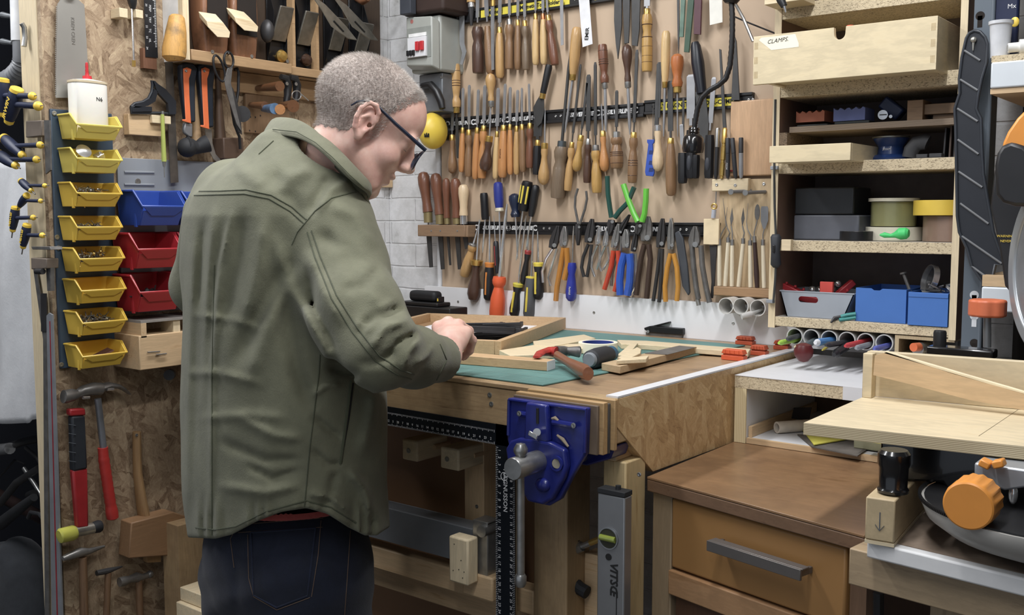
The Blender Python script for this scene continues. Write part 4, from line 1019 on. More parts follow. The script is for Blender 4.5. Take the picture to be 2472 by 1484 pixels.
# nut driver with block
t=thing('nut_driver','long steel nut driver with black handle in a notched pine block','nut driver',LW(320,40))
ltube([(318,-40),(318,-5),(320,10),(321,22)],XW+.03,[.011,.013,.010,.006]).build('handle',BLACK,t)
ltube([(318,20),(323,148)],XW+.03,.0028).build('shaft',CHROME,t);ltube([(323,146),(323,161)],XW+.03,.005,6).build('socket',BRASS,t)
t=thing('tool_block','small notched pine block holding the nut driver','block',LW(300,35))
for a_,b_ in (((288,18),(309,44)),((328,22),(346,45))):
    p,q=LW(*a_,XW+.04),LW(*b_,XW+.04);MB().box(XW,XW+.04,p.y,q.y,q.z,p.z).build('block',PINEL('x'),t,bevel=.001)
# steel rule on brown block
t=thing('steel_rule','black steel rule with white scale on a brown holder','ruler',LW(362,60))
lpoly([(346,-40),(374,-40),(381,140),(351,137)],XW+.016,.001).build('blade',plain('black_rule','#2a2b2e',.35,.3),t)
tk=MB()
for i in range(34):
    y0_=-20+i*4;tk.slab([LW(374.5+i*.12,y0_,XW+.0172),LW(371+i*.12-(3 if i % 5==0 else 0),y0_,XW+.0172),LW(371+i*.12-(3 if i % 5==0 else 0),y0_+1.4,XW+.0172),LW(374.5+i*.12,y0_+1.4,XW+.0172)],(.0002,0,0))
tk.build('graduations',WTXT,t)
for i in range(5):
    text(str(20+i),.007,frame(LW(353+i*.6,12+i*26,XW+.0173),(0,0,-1),(1,0,0)),WTXT,t,'number',.0001)
[text(q_,.008,frame(LW(362,yq,XW+.0173),(0,0,-1),(1,0,0)),WTXT,t,ext=.0001) for q_,yq in (('PERP',20),('TRY',48),('TC',74),('HL',98))]
p,q=LW(345,115,XW+.015),LW(379,168,XW+.015);o=MB().box(XW,XW+.015,p.y,q.y,q.z,p.z).build('rule_holder',wood('red_brown','#7a5138','#5b3a28','z'));tag(o,'red brown wooden holder block under the steel rule','holder')
# yellow worn wooden burnisher / handle
t=thing('saw_handle_block','smooth worn yellow wooden float hanging beside the plane rack','float',LW(425,90,-2.3))
MB().tube([LW(x,y,-2.285) for x,y in ((427,36),(427,42),(425,75),(421,120),(420,138),(421,147))],[(.014,.012),(.020,.018),(.026,.024),(.031,.028),(.030,.027),(.020,.018)],20).build('body',wood('worn_yellow','#d09a42','#8f6a38','z',dirt=('#6a5a40',20,.7)),t)

# combination square head on block, blade
t=thing('combination_square','black combination square hanging on the chipboard with steel blade','square',LW(370,240))
hd=plain('black_casting','#20252d',.4)
m=ltube([(316,258),(325,250),(345,246),(358,238),(366,222),(368,205),(366,196),(372,198),(395,220),(418,245),(420,276),(395,273),(316,272),(316,258)],XW+.03,(.004),8,flat=(1,0,0));m.slab([LW(x,y,XW+.026) for x,y in ((366,196),(395,216),(420,245),(420,276),(403,276),(400,250),(374,222))],(.01,0,0));m.slab([LW(x,y,XW+.026) for x,y in ((318,260),(326,250),(345,246),(360,236),(368,215),(376,222),(370,245),(352,256),(330,260))],(.01,0,0));m.build('head',hd,t)
lpoly([(314,256),(362,258),(362,270),(314,271)],XW+.026,.01).build('head_bar',hd,t,bevel=.001)
lpoly([(398,150),(416,150),(430,440),(411,442)],XW+.020,.002).build('blade',metal('old_steel','#6b655f',.45),t)
p,q=LW(310,274,XW+.024),LW(395,330,XW+.024);o=MB().box(XW,XW+.024,p.y,q.y,q.z,p.z).build('square_rest',PINE('y'),bevel=.001);tag(o,'pine block on the chipboard carrying the combination square','block')
p,q=LW(367,277,XW+.036),LW(413,300,XW+.036);o=MB().box(XW+.025,XW+.036,p.y,q.y,q.z,p.z).build('square_catch',PINEL('y'),bevel=.001);tag(o,'small pine catch strip in front of the combination square block','block')
t=thing('mains_tester','translucent yellow green tester screwdriver hanging by the square','tester',LW(395,340))
ltube([(392,268),(393,276)],XW+.042,.004).build('cap',STEEL,t);ltube([(392,276),(396,390)],XW+.042,[.0045,.0065]).build('body',plain('lime_plastic','#c2cf62',.2,var=.03,trans=.3),t)
ltube([(396,390),(396,402)],XW+.042,[.005,.003]).build('collar',STEEL,t);ltube([(396,402),(397,428)],XW+.042,.0012).build('bit',STEEL,t)

# folding saws with orange inlays
org=plain('orange_rubber','#e0692c',.45)
for k,(dx,lab,bl) in enumerate(((0,'orange and black folding saw with grey tip, nearer the square',0),(44,'orange and black pruning saw with long curved blade',1))):
    t=thing('folding_saw',lab,'saw',LW(450+dx,200))
    X_=XW+.028
    lpoly([(426+dx,160),(438+dx,152),(458+dx,154),(468+dx,166),(466+dx,180),(462+dx,210),(463+dx,296+bl*12),(440+dx,294+bl*12),(433+dx,240),(427+dx,190)],X_,.018).build('handle',plain('navy_rubber','#1d2531',.55),t,bevel=.004)
    lpoly([(441+dx,166),(450+dx,162),(461+dx,167),(459+dx,178),(455+dx,190),(456+dx,230),(460+dx,298+bl*14),(439+dx,292+bl*14),(439+dx,288+bl*14),(447+dx,288+bl*14),(442+dx,200)],X_+.0185,.003).build('inlay',org,t,bevel=.001)
    screw(LW(449+dx,171,X_+.022),(1,0,0),t,.004)
    if not bl:lpoly([(440,296),(459,299),(459,332),(450,330),(440,322),(438,312)],X_+.004,.012).build('tip',plain('grey_cast','#8c8e92',.4,.6),t,bevel=.003)
    else:lpoly([(494,310),(510,312),(512,345),(520,372),(540,395),(535,400),(515,384),(503,362),(497,340)],X_+.006,.0015).build('blade',STEEL,t)
# mallets
def mallet(hx,hy0,hy1,X_,hm_,headpx,headmat,lab,hr=.010,name='mallet'):
    t=thing(name,lab,'mallet',LW(hx,hy0,X_));ltube([(hx,hy0),(hx+4,(hy0+hy1)/2),(hx+8,hy1)],X_,[hr*.8,hr,hr*1.5],12).build('handle',hm_,t);return t
ash=wood('ash_handle','#a5855c','#7d6142','z')
t=mallet(466,175,345,XW+.02,ash,None,None,'wooden mallet handle with black rubber head hanging between the folding saws')
MB().tube([LW(441,354,-2.34),LW(452,352,-2.335),LW(475,356,-2.33),LW(490,350,-2.325),LW(502,346,-2.32)],[.012,.026,.017,.021,.023],18).build('rubber_head',BLKR,t);MB().ball(LW(452,356,-2.335),.026).build('rubber_face',BLKR,t)
t=mallet(524,170,335,XW+.018,wood('dark_handle','#5a4331','#3f2f23','z'),None,None,'dark wooden mallet with a square hardwood head behind the scissors')
lpoly([(512,334),(560,334),(563,385),(514,385)],XW+.004,.05).build('head',wood('dark_head','#5b4536','#46352a','y'),t,bevel=.003)
# scissors / shears
def loop(c,rx,ry,a=0,n=18):return [(c[0]+rx*math.cos(t)*math.cos(a)-ry*math.sin(t)*math.sin(a),c[1]+rx*math.cos(t)*math.sin(a)+ry*math.sin(t)*math.cos(a)) for t in [2*math.pi*i/n for i in range(n)]]
t=thing('scissors','black scissors hanging by their loops under the plane rack','scissors',LW(560,150,-2.27))
X_=-2.272
for c_,rx,ry,a_ in (((529,165),11,33,-.30),((552,145),11,20,-.12)):
    MB().tube([LW(x,y,X_) for x,y in loop(c_,rx,ry,a_)],.0032,8,closed=True).build('handle_loop',BLACK,t)
MB().tube([LW(552,128,X_+.006),LW(552,128,X_-.012)],.002,6).build('hook_nail',STEEL,t)
lpoly([(540,193),(548,165),(560,162),(556,200),(566,250),(582,318),(570,300),(548,230)],X_,.003).build('blade',DSTEEL,t,bevel=.0005)
lpoly([(548,195),(562,215),(578,270),(583,325),(574,318),(552,240)],X_-.004,.003).build('blade',GUN,t,bevel=.0005)
t=thing('tin_snips','black handled tin snips hanging under the plane rack','snips',LW(570,250,-2.27))
MB().tube([LW(x,y,X_-.03) for x,y in ((566,168),(572,164),(576,175),(575,220),(570,250))],.004,8).build('handle',BLACK,t)
MB().tube([LW(x,y,X_-.03) for x,y in ((556,240),(566,300),(578,330),(580,360))],.004,8).build('handle',BLACK,t)
MB().tube([LW(572,166,X_-.03),LW(572,150,X_-.05)],.002,6).build('hook',STEEL,t)
MB().tube([LW(585,275,X_-.036),LW(585,275,X_-.024)],.022,20).build('disc_jaw',GUN,t)
# cluster of turned handles (saws / spokeshaves) on board
t=thing('saw_till_board','drilled pine board under the rack behind the saw handles','board',LW(660,250))
p,q=LW(592,196,XW+.012),LW(700,328,XW+.012);MB().box(XW,XW+.012,p.y,q.y,q.z,p.z).build('board',wood('board_pine','#8f7050','#775a3c','z'),t,bevel=.001)
tk=MB()
for x,y in ((598,213),(610,222),(604,282),(616,283),(628,279),(602,315),(616,317)):tk.tube([LW(x,y,XW+.012),LW(x,y,XW+.0125)],.0025,8)
tk.build('screw_heads',BTXT,t)
brn=wood('turned_brown','#6e482c','#4d321f','x',rough=.3,coat=.3)
for k,(a_,b_,r_,mt,lab) in enumerate((((622,213,-2.35),(676,208,-2.22),.014,brn,'turned brown wooden tool handle pointing out from the board, upper'),((605,253,-2.35),(640,255,-2.28),.012,brn,'short turned brown handle left of the blue ended handle'),((636,262,-2.30),(664,262,-2.20),.015,plain('worn_blue_paint','#4f6d8d',.4,var=.3,vs=60),'wooden handle with a worn blue painted end'),((668,262,-2.28),(676,264,-2.19),.014,wood('amber','#b0763c','#8a5528','x',coat=.3),'amber coloured handle end beside the blue painted one'),((680,255,-2.28),(708,256,-2.18),.017,brn,'round brown knob handle nearest the collar of the man'))):
    o=MB().tube([PX(*a_),PX((a_[0]+b_[0])/2,(a_[1]+b_[1])/2,(a_[2]+b_[2])/2),PX(*b_)],[r_*.6,r_*.8,r_],14).build('turned_tool',mt);tag(o,lab,'handle')
for c_,lab in (((690,205),'black saw grip with brass screw, left of two behind head'),((712,206),'black saw grip right of its twin behind head')):
    t=thing('hand_saw',lab,'saw',LW(*c_,-2.25));MB().tube([LW(c_[0]+x,c_[1]+y,-2.26) for x,y in ((-12,-20),(0,-16),(5,0),(4,25),(0,45))],[.008,.012,.012,.010,.008],10).build('grip',BLACK,t);screw(LW(c_[0]+3,c_[1]-3,-2.247),(1,0,0),t,.005)
t=thing('gauge_ring','thin steel ring tool hanging behind the head','ring',LW(718,230,-2.22));MB().tube([LW(x,y,-2.2) for x,y in loop((716,230),11,11)],.0015,6,closed=True).build('ring',STEEL,t)
MB().tube([LW(725,225,-2.2),LW(745,243,-2.2)],.0015).build('stem',STEEL,t)

# plane rack
t=thing('plane_rack','pine rack shelf on left wall holding the old hand planes','rack',LW(600,150))
XS=-2.282;A_=PX(462,118,XS);zt2=A_.z;y0=PX(462,118,XS).y;y1=2.33
rk=wood('rack_pine','#b08d62','#8e6d47','y')
MB().box(XW,XS-.0165,y0,y1,zt2-.028,zt2-.012).build('shelf',rk,t,bevel=.001)
MB().box(XS-.016,XS,y0,PX(705,165,XS).y,zt2-.028,zt2).build('front_lip',rk,t,bevel=.002)
MB().box(XS-.03,XS-.012,PX(700,165,XS).y,y1,zt2-.028,zt2-.004).build('rear_lip',rk,t,bevel=.002)
MB().box(XW,XW+.018,y0+.05,y1,zt2-.085,zt2-.029).build('batten',rk,t,bevel=.002)
MB().box(XW,XS-.02,y0-.022,y0-.004,zt2-.028,2.5).build('side_panel',plain('white_painted_board','#e3e2df',.5),t)
MB().box(XS-.02,XS-.001,y0-.022,y0-.004,zt2-.028,2.5).build('side_edge',PINEL('z'),t)
for x,y in ((513,125),(608,136),(694,148)):screw(PX(x,y,XS+.0005),(1,0,0),t,.005)
for x in (700,757):
    p=PX(x,100,XS-.03);MB().box(p.x-.012,p.x+.012,p.y,p.y+.010,zt2-.012,2.4).build('divider',rk,t)
MB().box(XW,XW+.02,y0,y1,zt2-.012,2.5).build('back_board',wood('rack_back','#4a3a2c','#3a2d22','z'),t)
beech=wood('old_beech','#8a5c3c','#5b3c28','z',rough=.35,coat=.25,dirt=('#3a2416',12,.7))
def wplane(x0,x1,lab,wedge):
    t=thing('wooden_plane',lab,'plane',PX((x0+x1)/2,120,XS-.05));a=PX(x0,80,XS-.05).y;b_=PX(x1,80,XS-.05).y;zb=zt2-.011
    # coffin shaped body standing on its toe, sole to the wall
    m=MB();n=14
    secs=[]
    for i in range(n):f=i/(n-1);w_=(b_-a)/2*(.80+.2*math.sin(math.pi*min(1,f*1.0)));dp=.032+.012*math.sin(math.pi*f)
    for i in range(n):
        f=i/(n-1);w_=(b_-a)/2*(.78+.22*math.sin(math.pi*f));secs.append((zb+f*.24,.030+.004*math.sin(math.pi*f),w_))
    m.tube_z(secs,24,Matrix.Translation((XS-.043,(a+b_)/2,0)),p=5);m.build('body',beech,t)
    MB().slab([V(XS-.009,a+.012,zb+.07),V(XS-.009,b_-.012,zb+.07),V(XS-.0065,b_-.016,zb+.22),V(XS-.0065,a+.016,zb+.22)],(.0015,0,0)).build('mouth',plain('dark_mouth','#1d140e',.8),t)
    w=MB();pts=[PX(x,y,XS+.03) for x,y in wedge];w.slab(pts,(-.035,.0,.028));w.build('wedge',PINEL('y'),t,bevel=.0015);return t
wplane(468,537,'worn wooden plane with a pale wedge, leftmost in the rack',[(499,50),(540,56),(556,78),(554,92),(525,90),(502,66)])
wplane(540,606,'worn wooden plane with two tone wedge, second in the rack',[(566,40),(608,50),(624,65),(622,78),(590,74),(570,55)])
iron=metal('plane_iron','#8e8a80',.38);jap=plain('black_japanning','#17181b',.35,var=.1)
def mplane(xc,lab,knob,lean=0,rot=0):
    t=thing('metal_plane',lab,'plane',PX(xc,120,XS-.05));w=.030;zb=zt2-.011;yc=PX(xc,80,XS-.06).y
    MB().box(XS-.066,XS-.058,yc-w,yc+w,zb,zb+.26).build('sole',jap,t,bevel=.004)
    for s in (-1,1):MB().prism([(XS-.058,zb+.03),(XS-.03,zb+.12),(XS-.03,zb+.16),(XS-.058,zb+.24)],yc+s*(w-.002),yc+s*w).build('cheek',jap,t)
    MB().slab([V(XS-.052,yc-w*.85,zb+.08),V(XS-.052,yc+w*.85,zb+.08),V(XS-.010,yc+w*.8,zb+.17),V(XS-.010,yc-w*.8,zb+.17)],(.006,0,-.003)).build('lever_cap',iron,t,bevel=.002)
    screw(V(XS-.022,yc,zb+.14),(1,0,-.5),t,.006)
    MB().lathe([(.006,0),(.006,.008),(.016,.016),(.018,.024),(.013,.033),(.0001,.036)],18,axis(V(XS-.058,yc,zb+.035),V(XS,yc,zb+.035))).build('front_knob',knob,t)
    MB().tube([V(XS-.058,yc,zb+.25),V(XS-.03,yc,zb+.235),V(XS-.008,yc,zb+.24),V(XS+.012,yc,zb+.27)],[(.010,.012),(.010,.011),(.009,.011),(.007,.010)],12).build('tote',beech,t)
mplane(665,'black iron block plane with brass knob, third in the rack',BRASS);mplane(725,'black iron smoothing plane between the pine dividers',plain('dark_knob','#3b2417',.3,coat=.5))
mplane(800,'old iron jack plane with its lever cap showing',BRASS);mplane(860,'iron plane at the right end of the rack',plain('dark_knob','#3b2417',.3,coat=.5))
MB().ball(PX(645,75,XS-.02),(.022,.018,.032)).build('lever_ball',GUN,bpy.data.objects['metal_plane'])
for k,(dx,lab) in enumerate(((0,'loose slotted plane iron sticking out of the rack, nearer'),(60,'loose slotted plane iron sticking out of the rack, near the brick'))):
    t=thing('plane_iron',lab,'plane iron',PX(800+dx,50,XS+.02))
    MB().slab([PX(x+dx*.85,y+dx*.02,XS+.03) for x,y in ((750,-15),(785,10),(835,62),(862,96),(840,92),(800,62),(775,20))],(-.002,.0,-.002)).build('iron',iron,t,bevel=.0005)
    MB().tube([PX(x+dx*.85,y+dx*.02,XS+.032) for x,y in ((806,50),(830,76))],.002,6).build('slot',BTXT,t)

# bundle of wooden boxes at the left end of the bench
t=thing('drawer_box','small pine box with a steel pin on left wall behind person','box',LW(395,880))
p,q=LW(362,808,XW+.12),LW(430,882,XW+.12);MB().box(XW,XW+.12,p.y-.03,q.y+.1,q.z,p.z).build('box',PINE('y'),t,bevel=.002)
for a_,b_ in (((356,850),(386,848)),((377,856),(402,853))):ltube([a_,b_],XW+.125,.0018).build('pin',STEEL,t)
t=thing('open_shelf_box','open pine cubby with grey lid on left wall behind person','box',LW(395,808))
p,q=LW(366,772,XW+.12),LW(430,806,XW+.12)
MB().box(XW,XW+.12,p.y-.03,q.y+.1,p.z-.006,p.z).build('lid',plain('grey_lid','#8f8a84',.5),t)
MB().box(XW,XW+.12,p.y-.03,p.y-.015,q.z+.0,p.z-.006).build('side',PINE('x'),t);MB().box(XW+.06,XW+.115,q.y-.01,q.y+.01,q.z,p.z-.006).build('post',PINEL('z'),t)

# hammers on the lower board
Xh=XW+.03
hs_=plain('hammer_steel','#83807c',.38,.6,.2,40);rg=plain('red_grip','#b8281f',.4);rg2=plain('red_fibreglass','#a31d22',.35)
t=thing('claw_hammer','claw hammer with red ribbed grip hanging on the chipboard','hammer',LW(240,950))
ltube([(236,962),(250,1085)],Xh,.0085,14).build('shaft',plain('tube_steel','#83858a',.35,.5),t)
pts=[(248,1080,.0125),(250,1100,.0125)]+[(250+(i*1.05),1104+i*7,.0128+.0012*(i % 2)) for i in range(18)]+[(270,1236,.0155),(272,1250,.0145),(272,1254,.008)]
MB().tube([LW(x,y,Xh) for x,y,r in pts],[r for x,y,r in pts],16).build('grip',rg,t)
MB().tube([LW(x,y,Xh) for x,y in ((153,957),(158,957),(175,953),(188,950),(200,943),(225,938),(245,938))],[.016,.0165,.0155,.011,.013,.016,.015],18).build('head',hs_,t)
MB().tube([LW(x,y,Xh) for x,y in ((240,938),(262,930),(285,932),(300,940),(312,951))],[(.012,.014),(.009,.015),(.006,.015),(.004,.013),(.0015,.010)],12,flat=(0,0,1)).build('claw',hs_,t)
for x,y in ((208,960),(266,940)):ltube([(x-8,y),(x+8,y-1)],Xh+.01,.004).build('peg',CHROME,t)
t=thing('framing_hammer','hammer with black and red grip and a yellow capped soft head','hammer',LW(180,1000))
lpoly([(158,985),(195,983),(197,1000),(159,1002)],Xh-.01,.022).build('butt',rg2,t,bevel=.004)
lpoly([(162,1002),(195,1000),(201,1128),(166,1135)],Xh-.010,.022).build('grip',plain('charcoal_grip','#24282e',.6),t,bevel=.005)
for i in range(5):ltube([(166,1024+i*22),(183,1027+i*22)],Xh+.0135,.0008).build('grip_line',plain('grip_line','#4d5258',.6),t)
lpoly([(166,1132),(203,1127),(206,1270),(178,1272)],Xh-.008,.018).build('shaft',rg2,t,bevel=.005)
MB().tube([LW(x,y,Xh) for x,y in ((180,1283),(205,1278),(225,1274))],.014,16).build('head',metal('pale_head','#a9a59a',.35),t)
MB().tube([LW(x,y,Xh) for x,y in ((142,1294),(145,1293),(175,1286),(182,1284))],[.014,.018,.019,.016],18).build('yellow_face',plain('yellow_clear','#d4d24a',.15,var=.05,trans=.3),t)
MB().tube([LW(x,y,Xh) for x,y in ((224,1274),(238,1270),(243,1269))],[.014,.016,.014],16).build('black_face',BLKR,t)
t=thing('wooden_mallet','pale wooden mallet with square head hanging below the claw hammer','mallet',LW(340,1200))
ltube([(330,1042),(332,1140),(340,1200),(348,1250)],Xh-.01,[(.010,.013),(.011,.013),(.012,.018),(.012,.024)],12).build('handle',wood('mallet_ash','#a07b4c','#7f5f3a','z'),t);screw(LW(330,1050,Xh+.002),(1,0,0),t)
lpoly([(291,1253),(392,1227),(425,1238),(432,1315),(405,1330),(285,1338)],Xh-.02,.05).build('head',wood('mallet_beech','#96704a','#7a5835','y'),t,bevel=.003)
lpoly([(345,1335),(378,1332),(378,1352),(346,1354)],Xh-.01,.02).build('handle_end',wood('mallet_ash','#a07b4c','#7f5f3a','z'),t)
t=thing('pin_hammer','old steel cross pein hammer with a slim wooden handle','hammer',LW(200,1340))
MB().tube([LW(x,y,Xh) for x,y in ((152,1348),(165,1343),(195,1332),(215,1330),(252,1318))],[.006,.009,.012,.008,.003],12).build('head',hs_,t)
ltube([(200,1345),(203,1484)],Xh,[(.009,.011),(.010,.013)],12).build('handle',wood('dark_ash','#7a5a3c','#5c432b','z'),t)
t=thing('tack_hammer','small dark tack hammer with wooden handle, between two others','hammer',LW(262,1378));MB().tube([LW(x,y,Xh) for x,y in ((233,1383),(258,1378),(295,1367))],[.007,.008,.002],10).build('head',GUN,t)
ltube([(261,1382),(257,1484)],Xh,.008,12).build('handle',wood('dark_ash','#7a5a3c','#5c432b','z'),t)
t=thing('ball_pein_hammer','small ball pein hammer with wooden handle, nearest the jacket hem','hammer',LW(330,1395))
MB().tube([LW(x,y,Xh) for x,y in ((288,1405),(300,1402),(312,1398),(330,1393),(345,1392),(356,1388))],[.012,.0125,.009,.013,.008,.008],16).build('head',hs_,t);MB().ball(LW(362,1386,Xh),.010).build('ball',hs_,t)
ltube([(335,1400),(338,1484)],Xh,.009,12).build('handle',wood('dark_ash','#7a5a3c','#5c432b','z'),t)
t=thing('pipe_elbow','dark pipe end on the chipboard behind jacket','pipe',LW(400,905));ltube([(412,903,XW+.0),(408,905,XW+.05)],XW,.014,14).build('pipe',GUN,t)
# timber leaning low at left of the legs
t=thing('timber_offcut','pale planed timber block standing beside the jeans','timber',(-2.1,1.55,0));
p=PX(425,1452,-2.20);MB().box(-2.20,-2.03,p.y,p.y+.10,.0,p.z).build('block',PINEL('y'),t,bevel=.002)
MB().box(-2.20,-2.05,p.y+.012,p.y+.10,p.z+.001,p.z+.035).build('upper_block',PINEL('y'),t,bevel=.002)
o=MB().box(-2.33,-2.26,PX(430,1300,-2.26).y,PX(500,1300,-2.26).y,0,LW(430,1270,-2.26).z).build('bench_post',BEAM('z'));tag(o,'upright pine post against the left wall beside jeans','post')

# ---- beyond the wall end ----
Yp=1.20
nv=plain('navy_rubber_grip','#222a45',.5,var=.1);yk=plain('yellow_knob','#f0c81e',.4,var=.04)
pt=lambda x,y,Y=Yp:PY(x,y,Y)
T_=[((42,212),(20,300),(92,256),19,'largest navy and yellow hex key handle with lettering, second from the top',1),((8,188),(2,282),(78,232),17,'navy and yellow hex key handle at the frame edge, topmost',0),((8,332),(58,378),(97,350),15,'navy hex key handle tilted with its steel tip showing, third down',0),((-8,370),(42,402),(88,385),15,'navy hex key handle lying lowest of the four large ones',0),
      ((50,436),(78,462),(108,448),10,'small hex key handle, topmost of the small ones',0),((66,470),(45,500),(98,485),10,'small dark hex key handle tucked behind its neighbour',0),((38,498),(30,560),(80,525),12,'small lettered hex key handle with steel tip pointing down, upper',1),((66,540),(55,600),(102,568),12,'lowest small lettered hex key handle',1)]
for (a_,b_,k_,w_,lab,tx) in T_:
    A=pt(*a_);B=pt(*b_);K=pt(*k_);R_=w_*1.0/FPX*2.3;R_=w_*2.3/FPX;d_=(B-A);t=thing('hex_key',lab,'hex key',(A+B)/2,group='hex keys on the end of the wall')
    MB().tube([A+d_*f for f in (.06,.12,.3,.5,.75,.9)],[R_*.75,R_*.9,R_,R_*.98,R_*.8,R_*.6],18).build('handle',nv,t)
    MB().tube([A,A+d_*.02,A+d_*.1],[R_*.55,R_*.85,R_*.92],18).build('end_cap',yk,t);MB().tube([A+d_*.88,A+d_*.96,B],[R_*.66,R_*.6,R_*.35],18).build('end_cap',yk,t)
    mid=A+d_*.45;s_=(K-mid).normalized()
    MB().tube([mid,K-s_*.01],R_*.42,12).build('stem',nv,t);MB().ball(K,R_*.62).build('knob',yk,t);MB().tube([K,K+V(.02,.0,0)],.0012).build('key',DSTEEL,t)
    if tx and w_>15:text('IRWIN',.019,frame((A+B)/2+V(.003,-R_*1.0,-.006),-(d_),(0,-1,0)),yk,t,bold=.0004)
    elif tx:text('IRWIN',.012,frame((A+B)/2+V(.003,-R_*1.0,0),d_,(0,-1,0)),yk,t,bold=.0003)
    if not ('largest' in lab or 'topmost' in lab and w_>12):MB().tube([B,B+d_.normalized()*.015],.0015).build('steel_tip',DSTEEL,t)
# vacuum hose and white pipe
t=thing('extraction_hose','white pipe clipped above grey ribbed extraction hose, by wall end','hose',pt(50,50,1.28))
MB().tube([pt(50,-60,1.28),pt(54,100,1.28)],.026,24).build('white_pipe',plain('white_pipe','#dfe0e2',.4),t)
hg=plain('grey_hose','#77797d',.5)
MB().tube([pt(55,95,1.28),pt(56,140,1.28),pt(55,150,1.28)],[.0235,.024,.023],24).build('connector',hg,t)
hp_=[(55,148),(52,160),(44,172),(32,184),(16,194),(0,202),(-20,210)];P_=[];R__=[]
for (a_,b_) in zip(hp_[:-1],hp_[1:]):
    for f in range(4):P_.append(pt(a_[0]+(b_[0]-a_[0])*f/4,a_[1]+(b_[1]-a_[1])*f/4,1.28));R__.append(.022 if f % 2 else .0245)
MB().tube(P_,R__,20).build('ribbed_hose',hg,t)
for y_ in (36,100):MB().tube([pt(6,y_,1.28),pt(30,y_+4,1.28)],[.008,.005],10).build('clip',metal('zinc_clip','#9a9ea2',.4),t)
o=ltube([(90,60),(96,70),(98,95),(95,115)],-2.42,.006).build('pipe_bracket',STEEL);o.location.y=1.225;o.location.x=-2.43;tag(o,'curved zinc bracket screwed to the timber edge near the pipe','bracket')
# white dust sheet
m=MB();nx,nz=26,40;vs=[]
for i in range(nx):
    for j in range(nz):
        f=i/(nx-1);g_=j/(nz-1);x=-20+f*130;yb_=1010+12*math.sin(f*3)+(-6 if f>.8 else 0);y=392+(yb_-392)*g_ if f>.18 else 392+(yb_-392)*g_
        p=PY(x,y,1.42);p.y+=.012*math.sin(f*11+g_*2)*(.4+g_)+.006*math.sin(g_*9+f*5);vs.append(p)
fs=[(i*nz+j,(i+1)*nz+j,(i+1)*nz+j+1,i*nz+j+1) for i in range(nx-1) for j in range(nz-1)]
m.add(vs,fs);o=m.build('dust_sheet',cloth('white_sheet','#c7c8cb','#dadbdd',500,.3),ang=80);md=o.modifiers.new('t','SOLIDIFY');md.thickness=.003;tag(o,'white cloth dust sheet hanging over bicycle','sheet')
# bicycle parts
t=thing('bicycle','dark bicycle handlebars and levers in the shadow below the dust sheet','bicycle',pt(40,1200,1.55))
bt=lambda pts,r,n,mt:MB().tube([pt(x,y,Yq) for x,y,Yq in pts],r,12).build(n,mt,t)
bt([(-20,1085,1.5),(20,1078,1.5),(60,1065,1.5),(108,1055,1.5)],.012,'handlebar',BLACK);bt([(0,1085,1.48),(24,1082,1.48)],.018,'clamp',CHROME)
bt([(62,1080,1.5),(90,1105,1.5),(112,1140,1.5)],.006,'brake_lever',GUN);bt([(58,1130,1.5),(85,1170,1.5),(112,1215,1.5)],.007,'brake_lever',STEEL)
bt([(0,1215,1.5),(40,1165,1.5),(95,1130,1.5)],.012,'frame_tube',GUN);bt([(0,1265,1.46),(50,1225,1.46),(82,1200,1.46)],[.02,.016,.012],'grip',BLKR);bt([(0,1150,1.5),(35,1110,1.5),(60,1120,1.5)],.003,'cable',BLACK)
bt([(-30,1180,1.6),(120,1260,1.6)],.02,'frame_tube',plain('dark_red_frame','#241512',.5));bt([(70,1195,1.48),(82,1190,1.48)],.012,'knob',BLACK)
t=thing('dark_bag','charcoal fabric bag lying below the bicycle','bag',pt(50,1480,1.45))
P=grid(A3(pt(40,1400,1.5))-np.array([.2,.16,.45]),A3(pt(40,1400,1.5))+np.array([.2,.16,.25]),.012)
bc=A3(pt(45,1420,1.5));dd_=ell(P,bc+np.array([0,0,-.12]),(.15,.10,.26));dd_=smin(dd_,ell(P,bc+np.array([-.03,0,.06]),(.11,.07,.09)),.05)
dd_+=.010*np.sin(P[...,0]*38+P[...,2]*30)*np.clip((P[...,2]-bc[2]+.02)*8,0,1)
BV,BQ=snet(dd_,A3(pt(40,1400,1.5))-np.array([.2,.16,.45]),.012);npmesh('bag_body',BV,BQ,cloth('charcoal_fabric','#2b2e33','#3a3d42',500),t)
MB().tube([pt(68,1250,1.42),pt(74,1236,1.42),(pt(95,1240,1.42)),pt(112,1262,1.42)],(.006),8).build('strap',BLKR,t)
# long rules on the wall end
t=thing('long_steel_rule','long aluminium rule with red markings standing at wall end','ruler',pt(130,1484,1.225))
MB().slab([pt(x,y,1.222) for x,y in ((112,762),(118,755),(126,760),(150,1500),(125,1500))],(0,.004,0)).build('blade',plain('dull_alu','#8a8d92',.5,.3),t)
MB().slab([pt(x,y,1.2215) for x,y in ((119,775),(121,775),(140,1500),(137,1500))],(0,.0005,0)).build('red_scale',plain('red_print','#8f1f2c',.5),t)
t=thing('steel_straightedge','dark steel straightedge hanging behind the red marked rule','straightedge',pt(110,1484,1.23))
MB().slab([pt(x,y,1.229) for x,y in ((80,648),(86,645),(112,800),(118,1500),(108,1500),(104,820))],(0,.003,0)).build('blade',DSTEEL,t);MB().slab([pt(x,y,1.227) for x,y in ((98,708),(112,708),(113,800),(99,800))],(0,.0015,0)).build('head',GUN,t)
t=thing('bar_clamp','rusty steel clamp fixed to the timber edge','clamp',pt(100,620,1.21))
MB().slab([pt(x,y,1.20) for x,y in ((75,595),(120,595),(122,603),(78,602))],(0,.03,0)).build('upper_jaw',DSTEEL,t,bevel=.001)
MB().slab([pt(x,y,1.20) for x,y in ((74,622),(112,624),(112,648),(75,650))],(0,.03,0)).build('lower_jaw',plain('rusty_steel','#7c6f63',.55,.3),t,bevel=.002)
